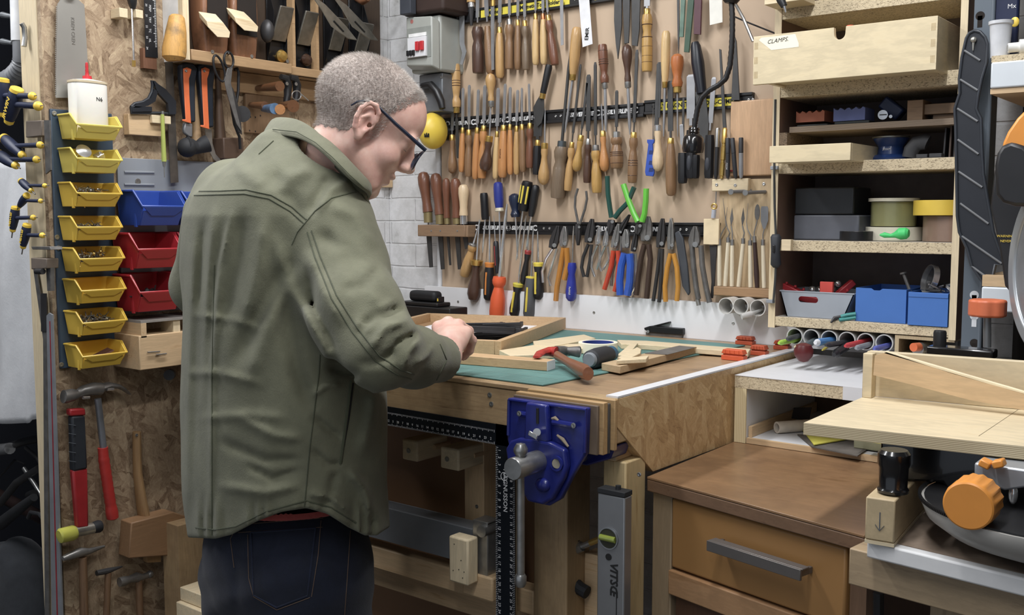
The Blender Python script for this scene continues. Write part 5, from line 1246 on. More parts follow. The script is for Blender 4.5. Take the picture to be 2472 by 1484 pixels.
MB().slab([pt(x,y,1.21) for x,y in ((110,625),(122,628),(122,702),(114,702))],(0,.01,0)).build('bar',DSTEEL,t)
ltube([(0,0),(1,1)],-2.3,.001) and None
MB().tube([pt(88,655,1.20),pt(104,655,1.20)],.007,12).build('pivot',GUN,t)
# small dark clip on the stud at mid height
t=thing('edge_clamp','blurred brown steel clamp body on the timber edge above small keys','clamp',pt(90,310,1.21))
MB().slab([pt(x,y,1.21) for x,y in ((62,292),(100,290),(100,328),(62,332))],(0,.02,0)).build('body',plain('rusty_steel','#7c6f63',.55,.3),t,bevel=.002)
MB().slab([pt(x,y,1.205) for x,y in ((106,290),(119,290),(122,410),(110,420))],(0,.004,0)).build('bar',DSTEEL,t)
# ================= shelf unit =================
YF=2.158;UX0,UX1=-.950,-.548
u=thing('shelf_unit','open chipboard shelving unit crammed with boxes and tapes right of the tool board','shelving unit',(-.75,2.27,1.13))
inner=plain('brown_laminate','#7a6052',.6,var=.06,vs=4)
pzy=lambda x,y,Y=YF:PY(x,y,Y)
zs=[(765,787),(580,605),(393,419),(203,236),(12,48)]
shz=[]
for i,(a,b_) in enumerate(zs):
    zt_,zb_=pzy(1890,a).z,pzy(1888,b_).z;shz.append(zt_)
    MB().box(UX0+.016,UX1-.014,YF,YW-.002,zb_,zt_).build('shelf',[CHIP,DARKCHIP][0],u,bevel=.001)
    MB().box(UX0+.016,UX1-.014,YF+.004,YW-.002,zt_,zt_+.0006).build('shelf_surface',plain('dusty_shelf','#a39b90',.6),u)
MB().box(UX0,UX0+.016,YF,YW-.001,shz[0]-.025,2.5).build('side',inner,u);MB().box(UX0,UX0+.016,YF-.001,YF,shz[0]-.025,2.5).build('side_edge',PINEL('z'),u)
MB().box(UX1-.014,UX1,YF,YW-.001,shz[0]-.025,2.5).build('side',inner,u);MB().box(UX1-.014,UX1,YF-.001,YF,shz[0]-.025,2.5).build('side_edge',PINEL('z'),u)
MB().box(UX0+.016,UX1-.014,YW-.012,YW-.003,shz[0],2.5).build('back',plain('dark_back','#6e6059',.7),u)
p=pzy(1915,305);q=pzy(1915,319)
MB().box(UX0+.035,UX1-.014,YF+.01,YW-.013,q.z,p.z).build('thin_shelf',plyedge('shelf_ply','z','#8d7a63','#5d4c3c',900),u)
MB().box(UX0+.016,UX0+.034,YF,YW-.013,shz[2]+.001,q.z).build('shelf_bearer',DARKCHIP,u);MB().box(UX1-.024,UX1-.0145,YF+.03,YW-.013,shz[2]+.001,q.z).build('shelf_bearer',DARKCHIP,u)
c=pzy(1888,592,YF-.016);o=MB().box(c.x-.002,c.x+.020,YF-.016,YF-.0015,c.z-.012,c.z+.013).build('cleat',PINEL('x'),bevel=.001);tag(o,'small screwed pine cleat on the shelf unit edge beside cord switch','cleat')
thinz=p.z
# CLAMPS drawer
Yd=2.078;t=thing('drawer_box','pale birch drawer with a masking tape label pulled out of the shelving','drawer',(-.77,2.2,1.68))
x0,x1=PY(1818,150,Yd).x,PY(2262,100,Yd).x;z0,z1=PY(1818,205,Yd).z,PY(1818,90,Yd).z+.001
nx=PY(2027,80,Yd).x;arc=[(nx+.0115*math.cos(a),z1-.014+.0115*math.sin(a)) for a in [math.pi*k/10 for k in range(20,9,-1)]]
bir=BIRCH('x')
MB().prism([(x0,z0),(x1,z0),(x1,z1),(nx+.0125,z1)]+arc+[(nx-.0125,z1),(x0,z1)],Yd,Yd+.012).build('front',bir,t,bevel=.0008)
MB().box(x1-.012,x1,Yd+.0125,YW-.03,z0,z1).build('side',BIRCH('y'),t,bevel=.0008);MB().box(UX0+.018,UX0+.028,Yd+.0125,YW-.03,z0,z1).build('side',BIRCH('y'),t)
MB().box(UX0+.018,x1-.013,Yd+.013,YW-.03,z0+.004,z0+.010).build('base',BIRCH('x'),t);MB().box(UX0+.029,x1-.013,YW-.03,YW-.02,z0,z1).build('back',BIRCH('x'),t)
dj=plain('joint_line','#a58a58',.7)
for zc_ in (.80,.50,.20):
    for k in range(4):
        for xs in (x1-.011,x0+.003):
            MB().box(xs+k*.0022,xs+.0007+k*.0022,Yd-.0003,Yd,z0+(z1-z0)*(zc_-.07),z0+(z1-z0)*(zc_+.07)).build('finger_joint',dj,t)
tp=MB();tp.slab([PY(x,y,Yd-.0004) for x,y in ((1832,97),(1838,91),(1920,82),(1928,104),(1928,113),(1862,121))],(0,.0003,0));tp.build('tape_label',plain('masking_tape','#ece6cf',.8,var=.04),t)
text('CLAMPS.',.0125,frame(PY(1877,98,Yd-.0006),(1,0,.04),(0,-1,0)),BTXT,t,shear=.35,bold=-.0001)
o=MB().tube([(nx+.012,Yd+.03,z1-.028),(nx+.010,Yd+.03,z1+.006)],.007,12).build('clamp_grip',plain('orange_grip','#d8552c',.45));tag(o,'orange clamp grip seen through the notch of the CLAMPS drawer','clamp')
o=MB().cbox((PY(2128,40,2.2).x,2.2,z1+.004),(.012,.01,.03),rot=Matrix.Rotation(.5,4,'Y')).build('clamp_end',plain('dark_red_clamp','#7b1f18',.5),bevel=.002);tag(o,'dark red clamp end poking above the CLAMPS drawer','clamp')
# top-most partial drawer
o=MB();zz0=PY(1845,12,2.09).z;o.box(PY(1845,5,2.09).x,-.86,2.09,2.157,zz0,zz0+.1);tag(o.build('upper_drawer',PINEL('x'),bevel=.001),'pine drawer front edge cut off by the top of photo','drawer')
t=thing('cable_plug','black plug with metal tip hanging at the top of the shelving','plug',PY(1890,10,2.06));MB().tube([PY(x,y,2.06) for x,y in ((1876,-20),(1885,0),(1893,15))],[.008,.009,.007],12).build('body',BLACK,t);MB().tube([PY(1893,15,2.06),PY(1897,30,2.06)],[.004,.0015],10).build('tip',CHROME,t)
# small birch box
x0,x1=PY(1857,380,Yd).x,PY(2053,370,Yd).x;z0,z1=PY(1857,393,Yd).z,PY(1857,353,Yd).z
t=thing('birch_tray','shallow pale birch tray box jutting out of the shelving','tray',((x0+x1)/2,2.16,z0))
MB().box(x0,x1,Yd,Yd+.009,z0,z1).build('front',bir,t,bevel=.0008);MB().box(x1-.009,x1,Yd+.0095,2.30,z0,z1).build('side',BIRCH('y'),t);MB().box(UX0+.036,UX0+.045,Yd+.0095,2.30,z0,z1).build('side',BIRCH('y'),t);MB().box(UX0+.046,x1-.0095,Yd+.0095,2.30,z0,z0+.005).build('base',bir,t)
# shelf contents: helper boxes standing on a shelf by their front face in the photo
def onshelf(name,x0,x1,yt,Y,zsurf,depth,mat,label,cat,bev=.002,grp=None):
    a,b_=PY(x0,500,Y).x,PY(x1,500,Y).x;zt_=PY((x0+x1)/2,yt,Y).z
    a=max(a,UX0+.018);b_=min(b_,UX1-.016)
    o=MB().box(a,b_,Y,min(Y+depth,YW-.014),zsurf,zt_).build(name,mat,bevel=bev);return tag(o,label,cat,grp)
s2=thinz+.0006
def torn(name,x0,x1,yt,Y,zs_,dp,m,lab):
    a,b_=PY(x0,280,Y).x,PY(x1,280,Y).x;zt_=PY((x0+x1)/2,yt,Y).z;pts=[(a,zs_),(b_,zs_)]+[(b_+(a-b_)*k/14,zt_+.003*math.sin(k*1.9)) for k in range(15)]
    o=MB().prism(pts,Y,Y+dp).build(name,m);return tag(o,lab,'box')
torn('parts_carton',1922,1990,270,2.19,s2+.01,.06,plain('orange_carton','#a0583a',.7),'torn open orange carton on the thin upper shelf');torn('parts_carton',2012,2088,262,2.19,s2+.008,.06,plain('blue_carton','#5f6a9c',.7),'torn open blue carton on the thin upper shelf')
onshelf('carton_tray',1918,1992,300,2.185,s2,.07,plain('dark_tray','#2c302f',.6),'dark tray under the orange carton','tray');onshelf('carton_tray',2008,2092,292,2.185,s2,.07,plain('dark_tray','#2c302f',.6),'dark tray under the blue carton','tray')
t=thing('router_fence','dark blue power tool part with a slotted silver knob on thin shelf','tool',PY(2140,285,2.2));nb_=plain('dark_blue_cast','#1d2b4f',.4)
MB().cbox(PY(2155,262,2.23),(.05,.03,.028),rot=Matrix.Rotation(.7,4,'Y')).build('body',nb_,t,bevel=.004);MB().tube([PY(2131,277,2.20),PY(2131,277,2.18)],.010,18).build('knob',CHROME,t);MB().tube([PY(2150,281,2.20),PY(2150,281,2.185)],.0035,12).build('screw',CHROME,t)
MB().box(PY(2131,277,2.179).x-.008,PY(2131,277,2.179).x+.008,2.178,2.18,PY(2131,277,2.18).z-.001,PY(2131,277,2.18).z+.001).build('knob_slot',BTXT,t)
t=thing('wooden_jig','slotted wooden jig block at the right end of the thin shelf','jig',PY(2250,280,2.2));wj=wood('jig_wood','#8c6e4e','#6d5238','x')
a,b_=PY(2190,260,2.19).x,PY(2228,260,2.19).x;MB().box(a,b_,2.19,2.25,s2,PY(2200,242,2.19).z).build('block',wj,t,bevel=.001);MB().box(b_,UX1-.018,2.20,2.25,s2+.012,PY(2260,250,2.2).z).build('arm',wj,t,bevel=.001);MB().box(b_+.015,UX1-.03,2.21,2.25,s2,s2+.0115).build('foot',wj,t)
s3=shz[2]+.0012
t=thing('sander_base','dark blue router base with pale ring and lettering on middle shelf','router base',PY(2150,385,2.22));b2=plain('router_blue','#1f3b70',.35,coat=.3)
c=PY(2150,385,2.25);c.z=s3;MB().lathe([(.042,0),(.044,.006),(.036,.012),(.028,.014),(.026,.03),(.036,.045),(.037,.048)],26,Matrix.Translation(c)).build('base',b2,t);MB().ring(.039,.030,.003,Matrix.Translation(c+V(0,0,.0485))).build('ring',metal('dull_zinc','#9a9a92',.4),t)
text('JESSEM',.006,frame(c+V(.0,-.0275,.024),(1,0,0),(0,-1,0)),WTXT,t)
t=thing('black_hose_elbow','curved black plastic elbow on the middle shelf','elbow',PY(2200,380,2.2));MB().tube([PY(x,y,2.21) for x,y in ((2196,380),(2200,362),(2212,347),(2232,342),(2240,345))],[(.010,.016)]*5,12).build('elbow',plain('grey_black','#38383a',.6),t)
for i,(a,b_,y0_,y1_) in enumerate(((2207,2234,372,382),(2238,2268,370,380))):onshelf('black_clip',a,b_,y0_,2.165,s3,.02,plain('grey_black','#38383a',.6),['short black plastic bar on middle shelf, nearer the blue base','short black plastic bar on middle shelf, nearer the leaning plates'][i],'clip',.001)
for i,(a,b_,y0_,lab) in enumerate(((2275,2283,308,'rounded dark steel plate leaning at the shelf end'),(2289,2298,292,'brown plate standing beside the rounded steel plate'),(2300,2308,290,'dark plate standing rightmost on the middle shelf'))):
    A=PY(a,380,2.20);A.z=s3;B=PY(a+6,y0_,2.2);o=MB();o.slab([A,A+V(.004,0,0),B+V(.004,0,0),B],(0,.05,0));tag(o.build('steel_plate',[GUN,plain('brown_plate','#54443a',.6),GUN][i],bevel=.001),lab,'plate')
s4=shz[1]+.0012
onshelf('grey_case',1917,2075,519,2.20,s4,.12,plain('slate_plastic','#5f626b',.5),'slate grey plastic case on the tape shelf','case',.003)
zz=PY(1990,519,2.20).z;a,b_=PY(1917,500,2.20).x,PY(2060,500,2.20).x;tag(MB().box(max(a,UX0+.018),b_,2.202,2.31,zz+.001,PY(1990,452,2.2).z).build('black_case',plain('black_film_box','#24272b',.35),bevel=.003),'black wrapped box on top of the slate grey case','case')
def tape(x0,x1,yb_,yt_,Y,mat,label,name='tape_roll',core=None,r=None):
    a,b_=PY(x0,yb_,Y),PY(x1,yb_,Y);R_=(b_.x-a.x)/2 if r is None else r;zt_=PY((x0+x1)/2,yt_,Y).z;zb_=PY((x0+x1)/2,yb_,Y).z if yb_<570 else s4
    c=V((a.x+b_.x)/2,Y+R_*.62,zb_);t=thing(name,label,'tape',c,group=None)
    MB().ring(R_,R_*.72,zt_-zb_,Matrix.Translation(c)).build('tape',mat,t,bevel=.0008);MB().ring(R_*.715,R_*.66,zt_-zb_,Matrix.Translation(c)).build('core',core or plain('card_core','#a58a68',.8),t);return t
mt_y=plain('yellow_tape','#e2bf22',.4,var=.04);ol=plain('olive_film','#8e8c5c',.3,coat=.4)
tape(2020,2098,583,558,2.185,plain('black_tape','#1b1b1d',.35),'small roll of black tape at the front of the shelf',core=plain('pale_core','#b9b3a0',.6))
tape(2078,2215,581,548,2.225,plain('cream_tape','#d9d3bd',.6),'cream masking tape roll lying under the olive one')
zz=PY(2145,547,2.225).z;a,b_=PY(2092,520,2.225),PY(2200,520,2.225);R_=(b_.x-a.x)/2;c=V((a.x+b_.x)/2,2.225+R_*.7,zz);t=thing('film_roll','olive clear parcel film roll with a pale flange on top','tape',c)
zt_=PY(2145,487,2.225).z;MB().lathe([(R_,.001),(R_,zt_-zz),(R_*.5,zt_-zz)],30,Matrix.Translation(c)).build('film',ol,t);MB().ring(R_*1.12,R_*.5,.007,Matrix.Translation(V(c.x,c.y,zt_+.001))).build('flange',plain('cream_tape','#d9d3bd',.6),t)
tape(2218,2335,583,521,2.21,plain('brown_tape','#8c7260',.3,coat=.3),'brown parcel tape roll beneath yellow tape');tape(2188,2335,520,483,2.20,mt_y,'bright yellow tape roll stacked on the brown roll',r=.055)
t=thing('green_tool','small bright green plastic scraper tool lying on the tape shelf','scraper',PY(2160,575,2.175));gm=plain('neon_green','#35d16c',.4,var=.03)
MB().tube([PY(x,y,2.178) for x,y in ((2194,563),(2188,563),(2172,564),(2160,567),(2150,569),(2135,567),(2124,567))],[.008,.012,.0125,.006,.004,.006,.002],12).build('body',gm,t)
s5=shz[0]+.0012
# grey basket with handle hole
t=thing('grey_basket','grey plastic basket with oval handle hole on the bottom shelf','basket',PY(1970,770,2.17))
Yb_=2.175;pf=[PY(x,y,Yb_) for x,y in ((1883,704),(2062,710),(2035,771),(1899,766))];gp=plain('basket_grey','#9aa1aa',.45,var=.03)
fx=[(q.x,q.z) for q in pf];zt_=max(pf[0].z,pf[1].z);zb_=s5;xl0,xr0,xl1,xr1=max(pf[0].x,UX0+.018),pf[1].x,max(pf[3].x,UX0+.03),pf[2].x
hc_=PY(1951,723,Yb_);m=MB();hw,hh=.0225,.0068
hole=[(hc_.x+(hw-hh)*(1 if math.cos(a)>=0 else -1)+hh*math.cos(a),hc_.z+hh*math.sin(a)) for a in [2*math.pi*k/24+.01 for k in range(24)]]
outer=[(xl1,zb_),(xr1,zb_),(xr0,zt_),(xl0,zt_)]
# front panel as ring of quads between outer frame and hole
def rs(pts,n):
    per=[];L=[math.dist(pts[i],pts[(i+1) % len(pts)]) for i in range(len(pts))];T=sum(L);
    for k in range(n):
        d=T*k/n;i=0
        while d>L[i]:d-=L[i];i+=1
        f=d/L[i];a,b_=pts[i],pts[(i+1) % len(pts)];per.append((a[0]+(b_[0]-a[0])*f,a[1]+(b_[1]-a[1])*f))
    return per
n=24;cc=(hc_.x,hc_.z);oo=[]
for (hx,hz) in hole:
    dx,dz=hx-cc[0],hz-cc[1];best=9
    for i in range(4):
        (ax,az),(bx_,bz_)=outer[i],outer[(i+1) % 4];ex,ez=bx_-ax,bz_-az;den=dx*ez-dz*ex
        if abs(den)>1e-9:
            s_=((ax-cc[0])*ez-(az-cc[1])*ex)/den
            if s_>0:best=min(best,s_)
    oo.append((cc[0]+dx*best,cc[1]+dz*best))
# snap nearest rim points to the corners
for cpt in outer:
    k=min(range(n),key=lambda k:math.dist(oo[k],cpt));oo[k]=cpt
vs=[V(x,Yb_,z) for x,z in hole]+[V(x,Yb_,z) for x,z in oo]+[V(x,Yb_+.002,z) for x,z in hole]+[V(x,Yb_+.002,z) for x,z in oo]
fs=[]
for k in range(n):
    j=(k+1) % n;fs+=[(k,j,n+j,n+k),(2*n+k,3*n+k,3*n+j,2*n+j),(k,2*n+k,2*n+j,j),(n+k,n+j,3*n+j,3*n+k)]
m.add(vs,fs);yb2=Yb_+.14
m.slab([V(xr0,Yb_,zt_),V(xr1,Yb_,zb_),V(xr1,yb2,zb_),V(xr0,yb2,zt_)],(-.002,0,0));m.slab([V(xl0,Yb_,zt_),V(xl1,Yb_,zb_),V(xl1,yb2,zb_),V(xl0,yb2,zt_)],(.002,0,0));m.slab([V(xl0,yb2,zt_),V(xr0,yb2,zt_),V(xr1,yb2,zb_),V(xl1,yb2,zb_)],(0,-.002,0));m.box(xl1,xr1,Yb_+.002,yb2,zb_,zb_+.002)
m.build('body',gp,t);MB().tube([V(xl0,Yb_,zt_),V(xr0,Yb_,zt_),V(xr0,yb2,zt_),V(xl0,yb2,zt_)],.0016,6,closed=True).build('rim',gp,t)
rj=plain('red_jig','#9d1a22',.4);
t=thing('red_pocket_jig','dark red drilled jig bar leaning in the grey basket','jig',PY(1900,690,2.22));MB().beam(PY(1884,688,2.21),PY(1950,706,2.21)+V(0,.0,-.012),.025,.018).build('bar',rj,t,bevel=.002)
for x,y in ((1899,682),(1920,690),(1940,697)):MB().tube([PY(x,y-2,2.205),PY(x,y+3,2.205)],.003,8).build('bush',rj,t)
o=MB().box(PY(1979,690,2.19).x,PY(2010,690,2.19).x,2.19,2.20,PY(1990,712,2.19).z,PY(1990,680,2.19).z).build('red_block',plain('bright_red_block','#d6473b',.45),bevel=.001);tag(o,'bright red square block standing in the grey basket','block')
t=thing('red_jig_arm','dark red jig arm leaning at the right side of basket','jig',PY(2040,690,2.22));MB().beam(PY(2022,712,2.22),PY(2060,680,2.24),.02,.014).build('bar',rj,t,bevel=.002);MB().tube([PY(2046,697,2.21),PY(2046,703,2.21)],.003).build('bush',rj,t)
t=thing('red_clamp_body','red clamp body seen inside through the handle hole','clamp',PY(1951,725,2.19));MB().beam(PY(1930,716,2.20),PY(1985,730,2.20),.018,.016).build('bar',rj,t,bevel=.002)
o=MB();rnd=random.Random(5)
for i in range(9):o.mat(i % 3);o.ball(PY(1960+rnd.random()*85,705-rnd.random()*22,2.24+rnd.random()*.04),.005+rnd.random()*.006,10)
tag(o.build('small_fittings',[GUN,CHROME,BLACK]),'jumble of dark metal fittings heaped in the grey basket','fittings',kind='stuff')
# blue boxes
bl_=plain('sky_blue_plastic','#3f72bd',.42,var=.03)
def bluebox(x0,x1,yt_,Y,lab,dp=.16,zoff=0,notch=False):
    a,b_=PY(x0,740,Y).x,min(PY(x1,740,Y).x,UX1-.016);zt_=PY(x0,yt_,Y).z;t=thing('blue_storage_box',lab,'storage box',((a+b_)/2,Y,s5));y1=min(Y+dp,YW-.016);m=MB()
    if notch:k=a+(b_-a)*.42;pr=[(a,s5),(b_,s5),(b_,zt_),(k+.012,zt_),(k+.006,zt_-.004),(k-.006,zt_-.004),(k-.012,zt_),(a,zt_)]
    else:pr=[(a,s5),(b_,s5),(b_,zt_),(a,zt_)]
    m.prism(pr,Y,Y+.002);m.box(a,a+.002,Y+.002,y1,s5,zt_);m.box(b_-.002,b_,Y+.002,y1,s5,zt_);m.box(a+.002,b_-.002,y1-.002,y1,s5,zt_);m.box(a+.002,b_-.002,Y+.002,y1-.002,s5,s5+.002)
    m.build('body',bl_,t);MB().box(a,b_,Y-.0012,Y,zt_-.010,zt_-.001).build('lip',bl_,t,bevel=.0006) if not notch else None;return (a,b_,Y,y1,zt_)
bluebox(2065,2187,694,2.168,'sky blue plastic box with notched rim, middle of the bottom shelf',notch=True)
B_=bluebox(2192,2330,704,2.155,'sky blue plastic box holding chrome hardware on the bottom shelf')
t=thing('bolt','long grey steel bolt standing in the blue box','bolt',PY(2190,700,2.2));MB().tube([PY(2181,660,2.2),PY(2198,706,2.2)],.0035,8).build('shank',DSTEEL,t);MB().tube([PY(2180,657,2.2),PY(2181,661,2.2)],.007,12).build('head',DSTEEL,t)
t=thing('hose_clip','large chrome ring clip leaning in the blue box','ring',PY(2250,680,2.2));c=PY(2252,675,2.21);M_=axis(c,c+V(-.75,-.6,.25));MB().ring(.030,.0275,.012,M_).build('band',CHROME,t);MB().tube([c,c+V(.0,.006,0)],.001).build('pin',CHROME,t)
MB().lathe([(.0001,0),(.0265,0),(.0265,.001),(.0001,.001)],28,M_).build('disc',GUN,t)
o=MB();rnd=random.Random(8)
for i in range(26):
    o.mat(i % 3);p=V(rnd.uniform(B_[0]+.02,B_[1]-.01),rnd.uniform(B_[2]+.01,B_[2]+.07),B_[4]+rnd.uniform(-.006,.012));d=V(rnd.gauss(0,1),rnd.gauss(0,.5),rnd.gauss(0,.3)).normalized()*.022;o.tube([p,p+d],rnd.choice((.0015,.003)),6)
tag(o.build('loose_hardware',[CHROME,GUN,STEEL]),'loose chrome and black hardware in the right blue box','hardware',kind='stuff')
t=thing('teal_pliers','small pliers with black and teal grips lying before the grey basket','pliers',PY(2030,770,2.155));Yt=2.158
MB().tube([PY(2006,778,Yt-.01),PY(2015,768,Yt),PY(2032,764,Yt+.004)],[.002,.005,.004],8).build('jaw',GUN,t);MB().tube([PY(2030,764,Yt),PY(2045,760,Yt+.004),PY(2066,757,Yt+.01)],.004,8).build('handle',plain('teal_grip','#2f8f8a',.5),t);MB().tube([PY(2026,772,Yt-.004),PY(2040,770,Yt+.002),PY(2066,766,Yt+.01)],.004,8).build('handle',plain('teal_grip','#2f8f8a',.5),t)
# tubes of pens under the unit
zu=pzy(1888,787).z
pens=[[('#a7d63c',(1880,828),.006),('#454a4d',(1900,818),.006)],[('#e0d2a6',(1918,837),.003),('#5a6468',(1930,842),.007)],[('#4b8ccf',(1968,827),.008),('#c9b63c',(1985,845),.003)],[('#3b3b40',(1993,833),.006),('#26262a',(2013,856),.009)],[('#8d9196',(2066,840),.006),('#c3333a',(2040,835),.006)],[('#5a63b8',(2110,842),.006)]]
pn=[['lime capped pen sticking out of the first pen tube','dark grey pen in the first pen tube'],['yellow pencil in the second pen tube','grey marker in the second pen tube'],['blue highlighter with white tip in the third pen tube','yellow pencil in the third pen tube'],['black pen with silver clip in the fourth pen tube','thick black marker poking far out of the fourth tube'],['grey marker in the fifth pen tube','red capped marker in the fifth pen tube'],['purple blue pen in the last pen tube']]
ringn=['first pen tube from the left under the shelf unit','second pen tube from the left under the shelf unit','third pen tube from the left under the shelf unit','fourth pen tube from the left under the shelf unit','fifth pen tube from the left under the shelf unit','rightmost pen tube under the shelf unit']
for i,(x,y) in enumerate(((1918,820),(1958,824),(2001,828),(2044,832),(2089,836),(2134,840))):
    c=PY(x,y,2.16);c.z=zu-.021;r_=.0188
    o=MB().ring(r_,r_*.87,.20,axis(c,c+V(0,1,0)),28).build('pvc_tube',PVC);tag(o,'grey pvc pipe offcut, '+ringn[i],'tube','pvc pen tubes under the shelf unit')
    for j,(col_,(px_,py_),rr) in enumerate(pens[i]):
        tip_=PY(px_,py_,2.085+.012*j);base_=c+V(0,.10,-.009+.009*j);t=thing('pen',pn[i][j],'pen',tip_);d_=(base_-tip_).normalized()
        mt_=plain('pen_'+col_[1:],col_,.35);MB().tube([tip_+d_*.012,base_],rr,10).build('barrel',mt_,t);MB().tube([tip_,tip_+d_*.0118],[rr*.5,rr*.95],10).build('tip',WHITE if '#4b8c' in col_ else mt_,t)
o=MB();c=PY(1940,850,2.10);o.lathe([(.0001,-.022),(.010,-.019),(.019,-.008),(.021,.004),(.016,.016),(.006,.020),(.0001,.019)],20,Matrix.Translation(c));tag(o.build('maroon_ball',plain('deep_red','#5e1a1c',.4,var=.2)),'deep red round knob hanging beneath the second pen tube','knob')
t=thing('ply_pigeonhole','small plywood pigeonhole box under shelving right of pen tubes','box',PY(2230,840,2.16));a,b_=PY(2160,830,2.16).x,UX1-.002
m=MB();m.box(a,a+.008,2.16,2.36,zu-.045,zu-.002);m.box(a+.008,b_,2.16,2.36,zu-.009,zu-.002);m.box(a+.008,b_,2.16,2.36,zu-.046,zu-.040);m.build('box',plyedge('hole_ply','x','#c8b48a','#978060',900),t)
o=MB().tube([PY(2215,842,2.15),PY(2240,838,2.2)],.013,16).build('silver_cap',STEEL);tag(o,'silver round cap in the plywood pigeonhole','cap');o=MB().tube([PY(2205,838,2.13),PY(2218,837,2.148)],.009,16).build('orange_button',plain('orange_button','#d4632e',.4));tag(o,'small orange button end in front of the silver cap','button')

# ================= right of tool board: clay tool rack, pens, cutting board =================
rk_=wood('rack_pine2','#cdb288','#b89a6e','z',grain=8)
t=thing('tool_rack_board','pine rack board with rail and ledge holding small modelling tools','rack',PY(1800,700,YW));Yr=YW-.012
a,b_=PY(1735,600,Yr),PY(1868,600,Yr)
MB().box(a.x,-.952,Yr,YW-.001,PY(1800,718,Yr).z,PY(1800,432,Yr).z).build('board',rk_,t,bevel=.001)
a,b_=PY(1718,445,Yr-.018),PY(1806,445,Yr-.018);MB().box(a.x,b_.x,Yr-.018,Yr-.0005,PY(1760,461,Yr-.018).z,PY(1760,431,Yr-.018).z).build('rail',PINEL('x'),t,bevel=.002)
for x,y in ((1730,446),(1775,447)):screw(PY(x,y,Yr-.0185),(0,-1,0),t,.004)
screw(PY(1844,444,Yr-.0005),(0,-1,0),t,.004)
Yl=Yr-.03;a,b_=PY(1722,705,Yl),PY(1858,705,Yl);MB().box(a.x,b_.x,Yl,Yr-.0005,PY(1790,716,Yl).z,PY(1790,694,Yl).z).build('ledge',wood('ledge_wood','#a58058','#7d5d3c','x'),t,bevel=.002)
zl_=PY(1790,694,Yl).z
for x,y in ((1765,463),(1800,465)):
    MB().tube([PY(x+48,y-2,Yr),PY(x,y,Yr-.05)],.0045,12).build('nail',plain('galvanised','#8d8f90',.5,.5),t);MB().tube([PY(x,y,Yr-.05),PY(x-1,y,Yr-.053)],.007,12).build('nail_head',plain('galvanised','#8d8f90',.5,.5),t)
cream=wood('cream_handle','#e5d8bb','#d6c6a3','z',grain=20);dkh=plain('dark_brown_handle','#3a2522',.5)
CT=[((1737,690,1737,592),(1737,576),[(1741,565),(1748,552),(1753,545),(1748,500),(1745,478)],'needle',cream,'cream handled needle tool, leftmost on the rack ledge'),
      ((1751,690,1758,585),(1758,573),[(1762,562),(1756,550),(1752,530),(1756,500)],'needle',cream,'cream handled crank tool crossing its left neighbour'),
      ((1767,690,1768,592),(1768,578),[(1768,560),(1765,545)],'leaf',cream,'cream handled leaf blade tool, third on the ledge'),
      ((1783,692,1794,588),(1794,575),[(1797,562),(1792,545)],'leaf2',cream,'cream handled tool leaning right, middle of the ledge'),
      ((1812,694,1811,592),(1811,580),[(1813,570),(1804,552),(1802,535),(1806,490)],'needle',cream,'cream handled thin needle tool left of the dark one'),
      ((1828,694,1822,585),(1821,570),[(1821,560),(1826,540),(1828,532)],'spoon',dkh,'dark brown handled spoon ended modelling tool'),
      ((1845,696,1842,592),(1842,578),[(1842,565),(1845,552)],'spat',cream,'cream handled tool with a wide grey spatula blade')]
for (h0,f1,sh,kind,mt_,lab) in CT:
    A=PY(h0[0],h0[1],Yr-.016);A.z=zl_+.0008;B=PY(h0[2],h0[3],Yr-.014);Fp=PY(*f1,Yr-.014)
    t=thing('modelling_tool',lab,'modelling tool',A,group='modelling tools on the rack ledge');r_=.0058
    MB().tube([A,A+(B-A)*.3,B],[r_*.95,r_,r_*.85] if mt_ is cream else [r_*.9,r_*1.15,r_*.8],12).build('handle',mt_,t);MB().tube([B,Fp],r_*.9,12).build('ferrule',STEEL,t)
    P_=[PY(x,y,Yr-.016) for x,y in sh];MB().tube([Fp]+P_,[.0022]+[.0022-.0017*i/len(P_) for i in range(1,len(P_)+1)] if kind=='needle' else .0018,8).build('shank',STEEL,t)
    e=P_[-1];Yq=Yr-.017
    def leafp(c,w_,h_,ang=0,n=14):return [V(c.x+w_*math.sin(2*math.pi*k/n)*(1 if kind != 'spat' else 1),Yq,c.z+h_/2-h_/2*math.cos(2*math.pi*k/n)) for k in range(n)]
    if kind.startswith('leaf'):MB().slab([V(e.x,Yq,e.z-.002),V(e.x+.006,Yq,e.z+.018),V(e.x+.002,Yq,e.z+.045),V(e.x-.003,Yq,e.z+.018)],(0,.001,0)).build('blade',DSTEEL,t)
    if kind=='spoon':MB().slab(leafp(e,.007,.04),(0,.001,0)).build('blade',DSTEEL,t)
    if kind=='spat':w_=.010;MB().slab([V(e.x-.003,Yq,e.z),V(e.x+.003,Yq,e.z),V(e.x+w_,Yq,e.z+.02),V(e.x+w_*.95,Yq,e.z+.05),V(e.x+w_*.7,Yq,e.z+.055),V(e.x-w_*.8,Yq,e.z+.055),V(e.x-w_,Yq,e.z+.048),V(e.x-w_*.9,Yq,e.z+.018)],(0,.001,0)).build('blade',plain('grey_blade','#85888d',.4,.4),t)
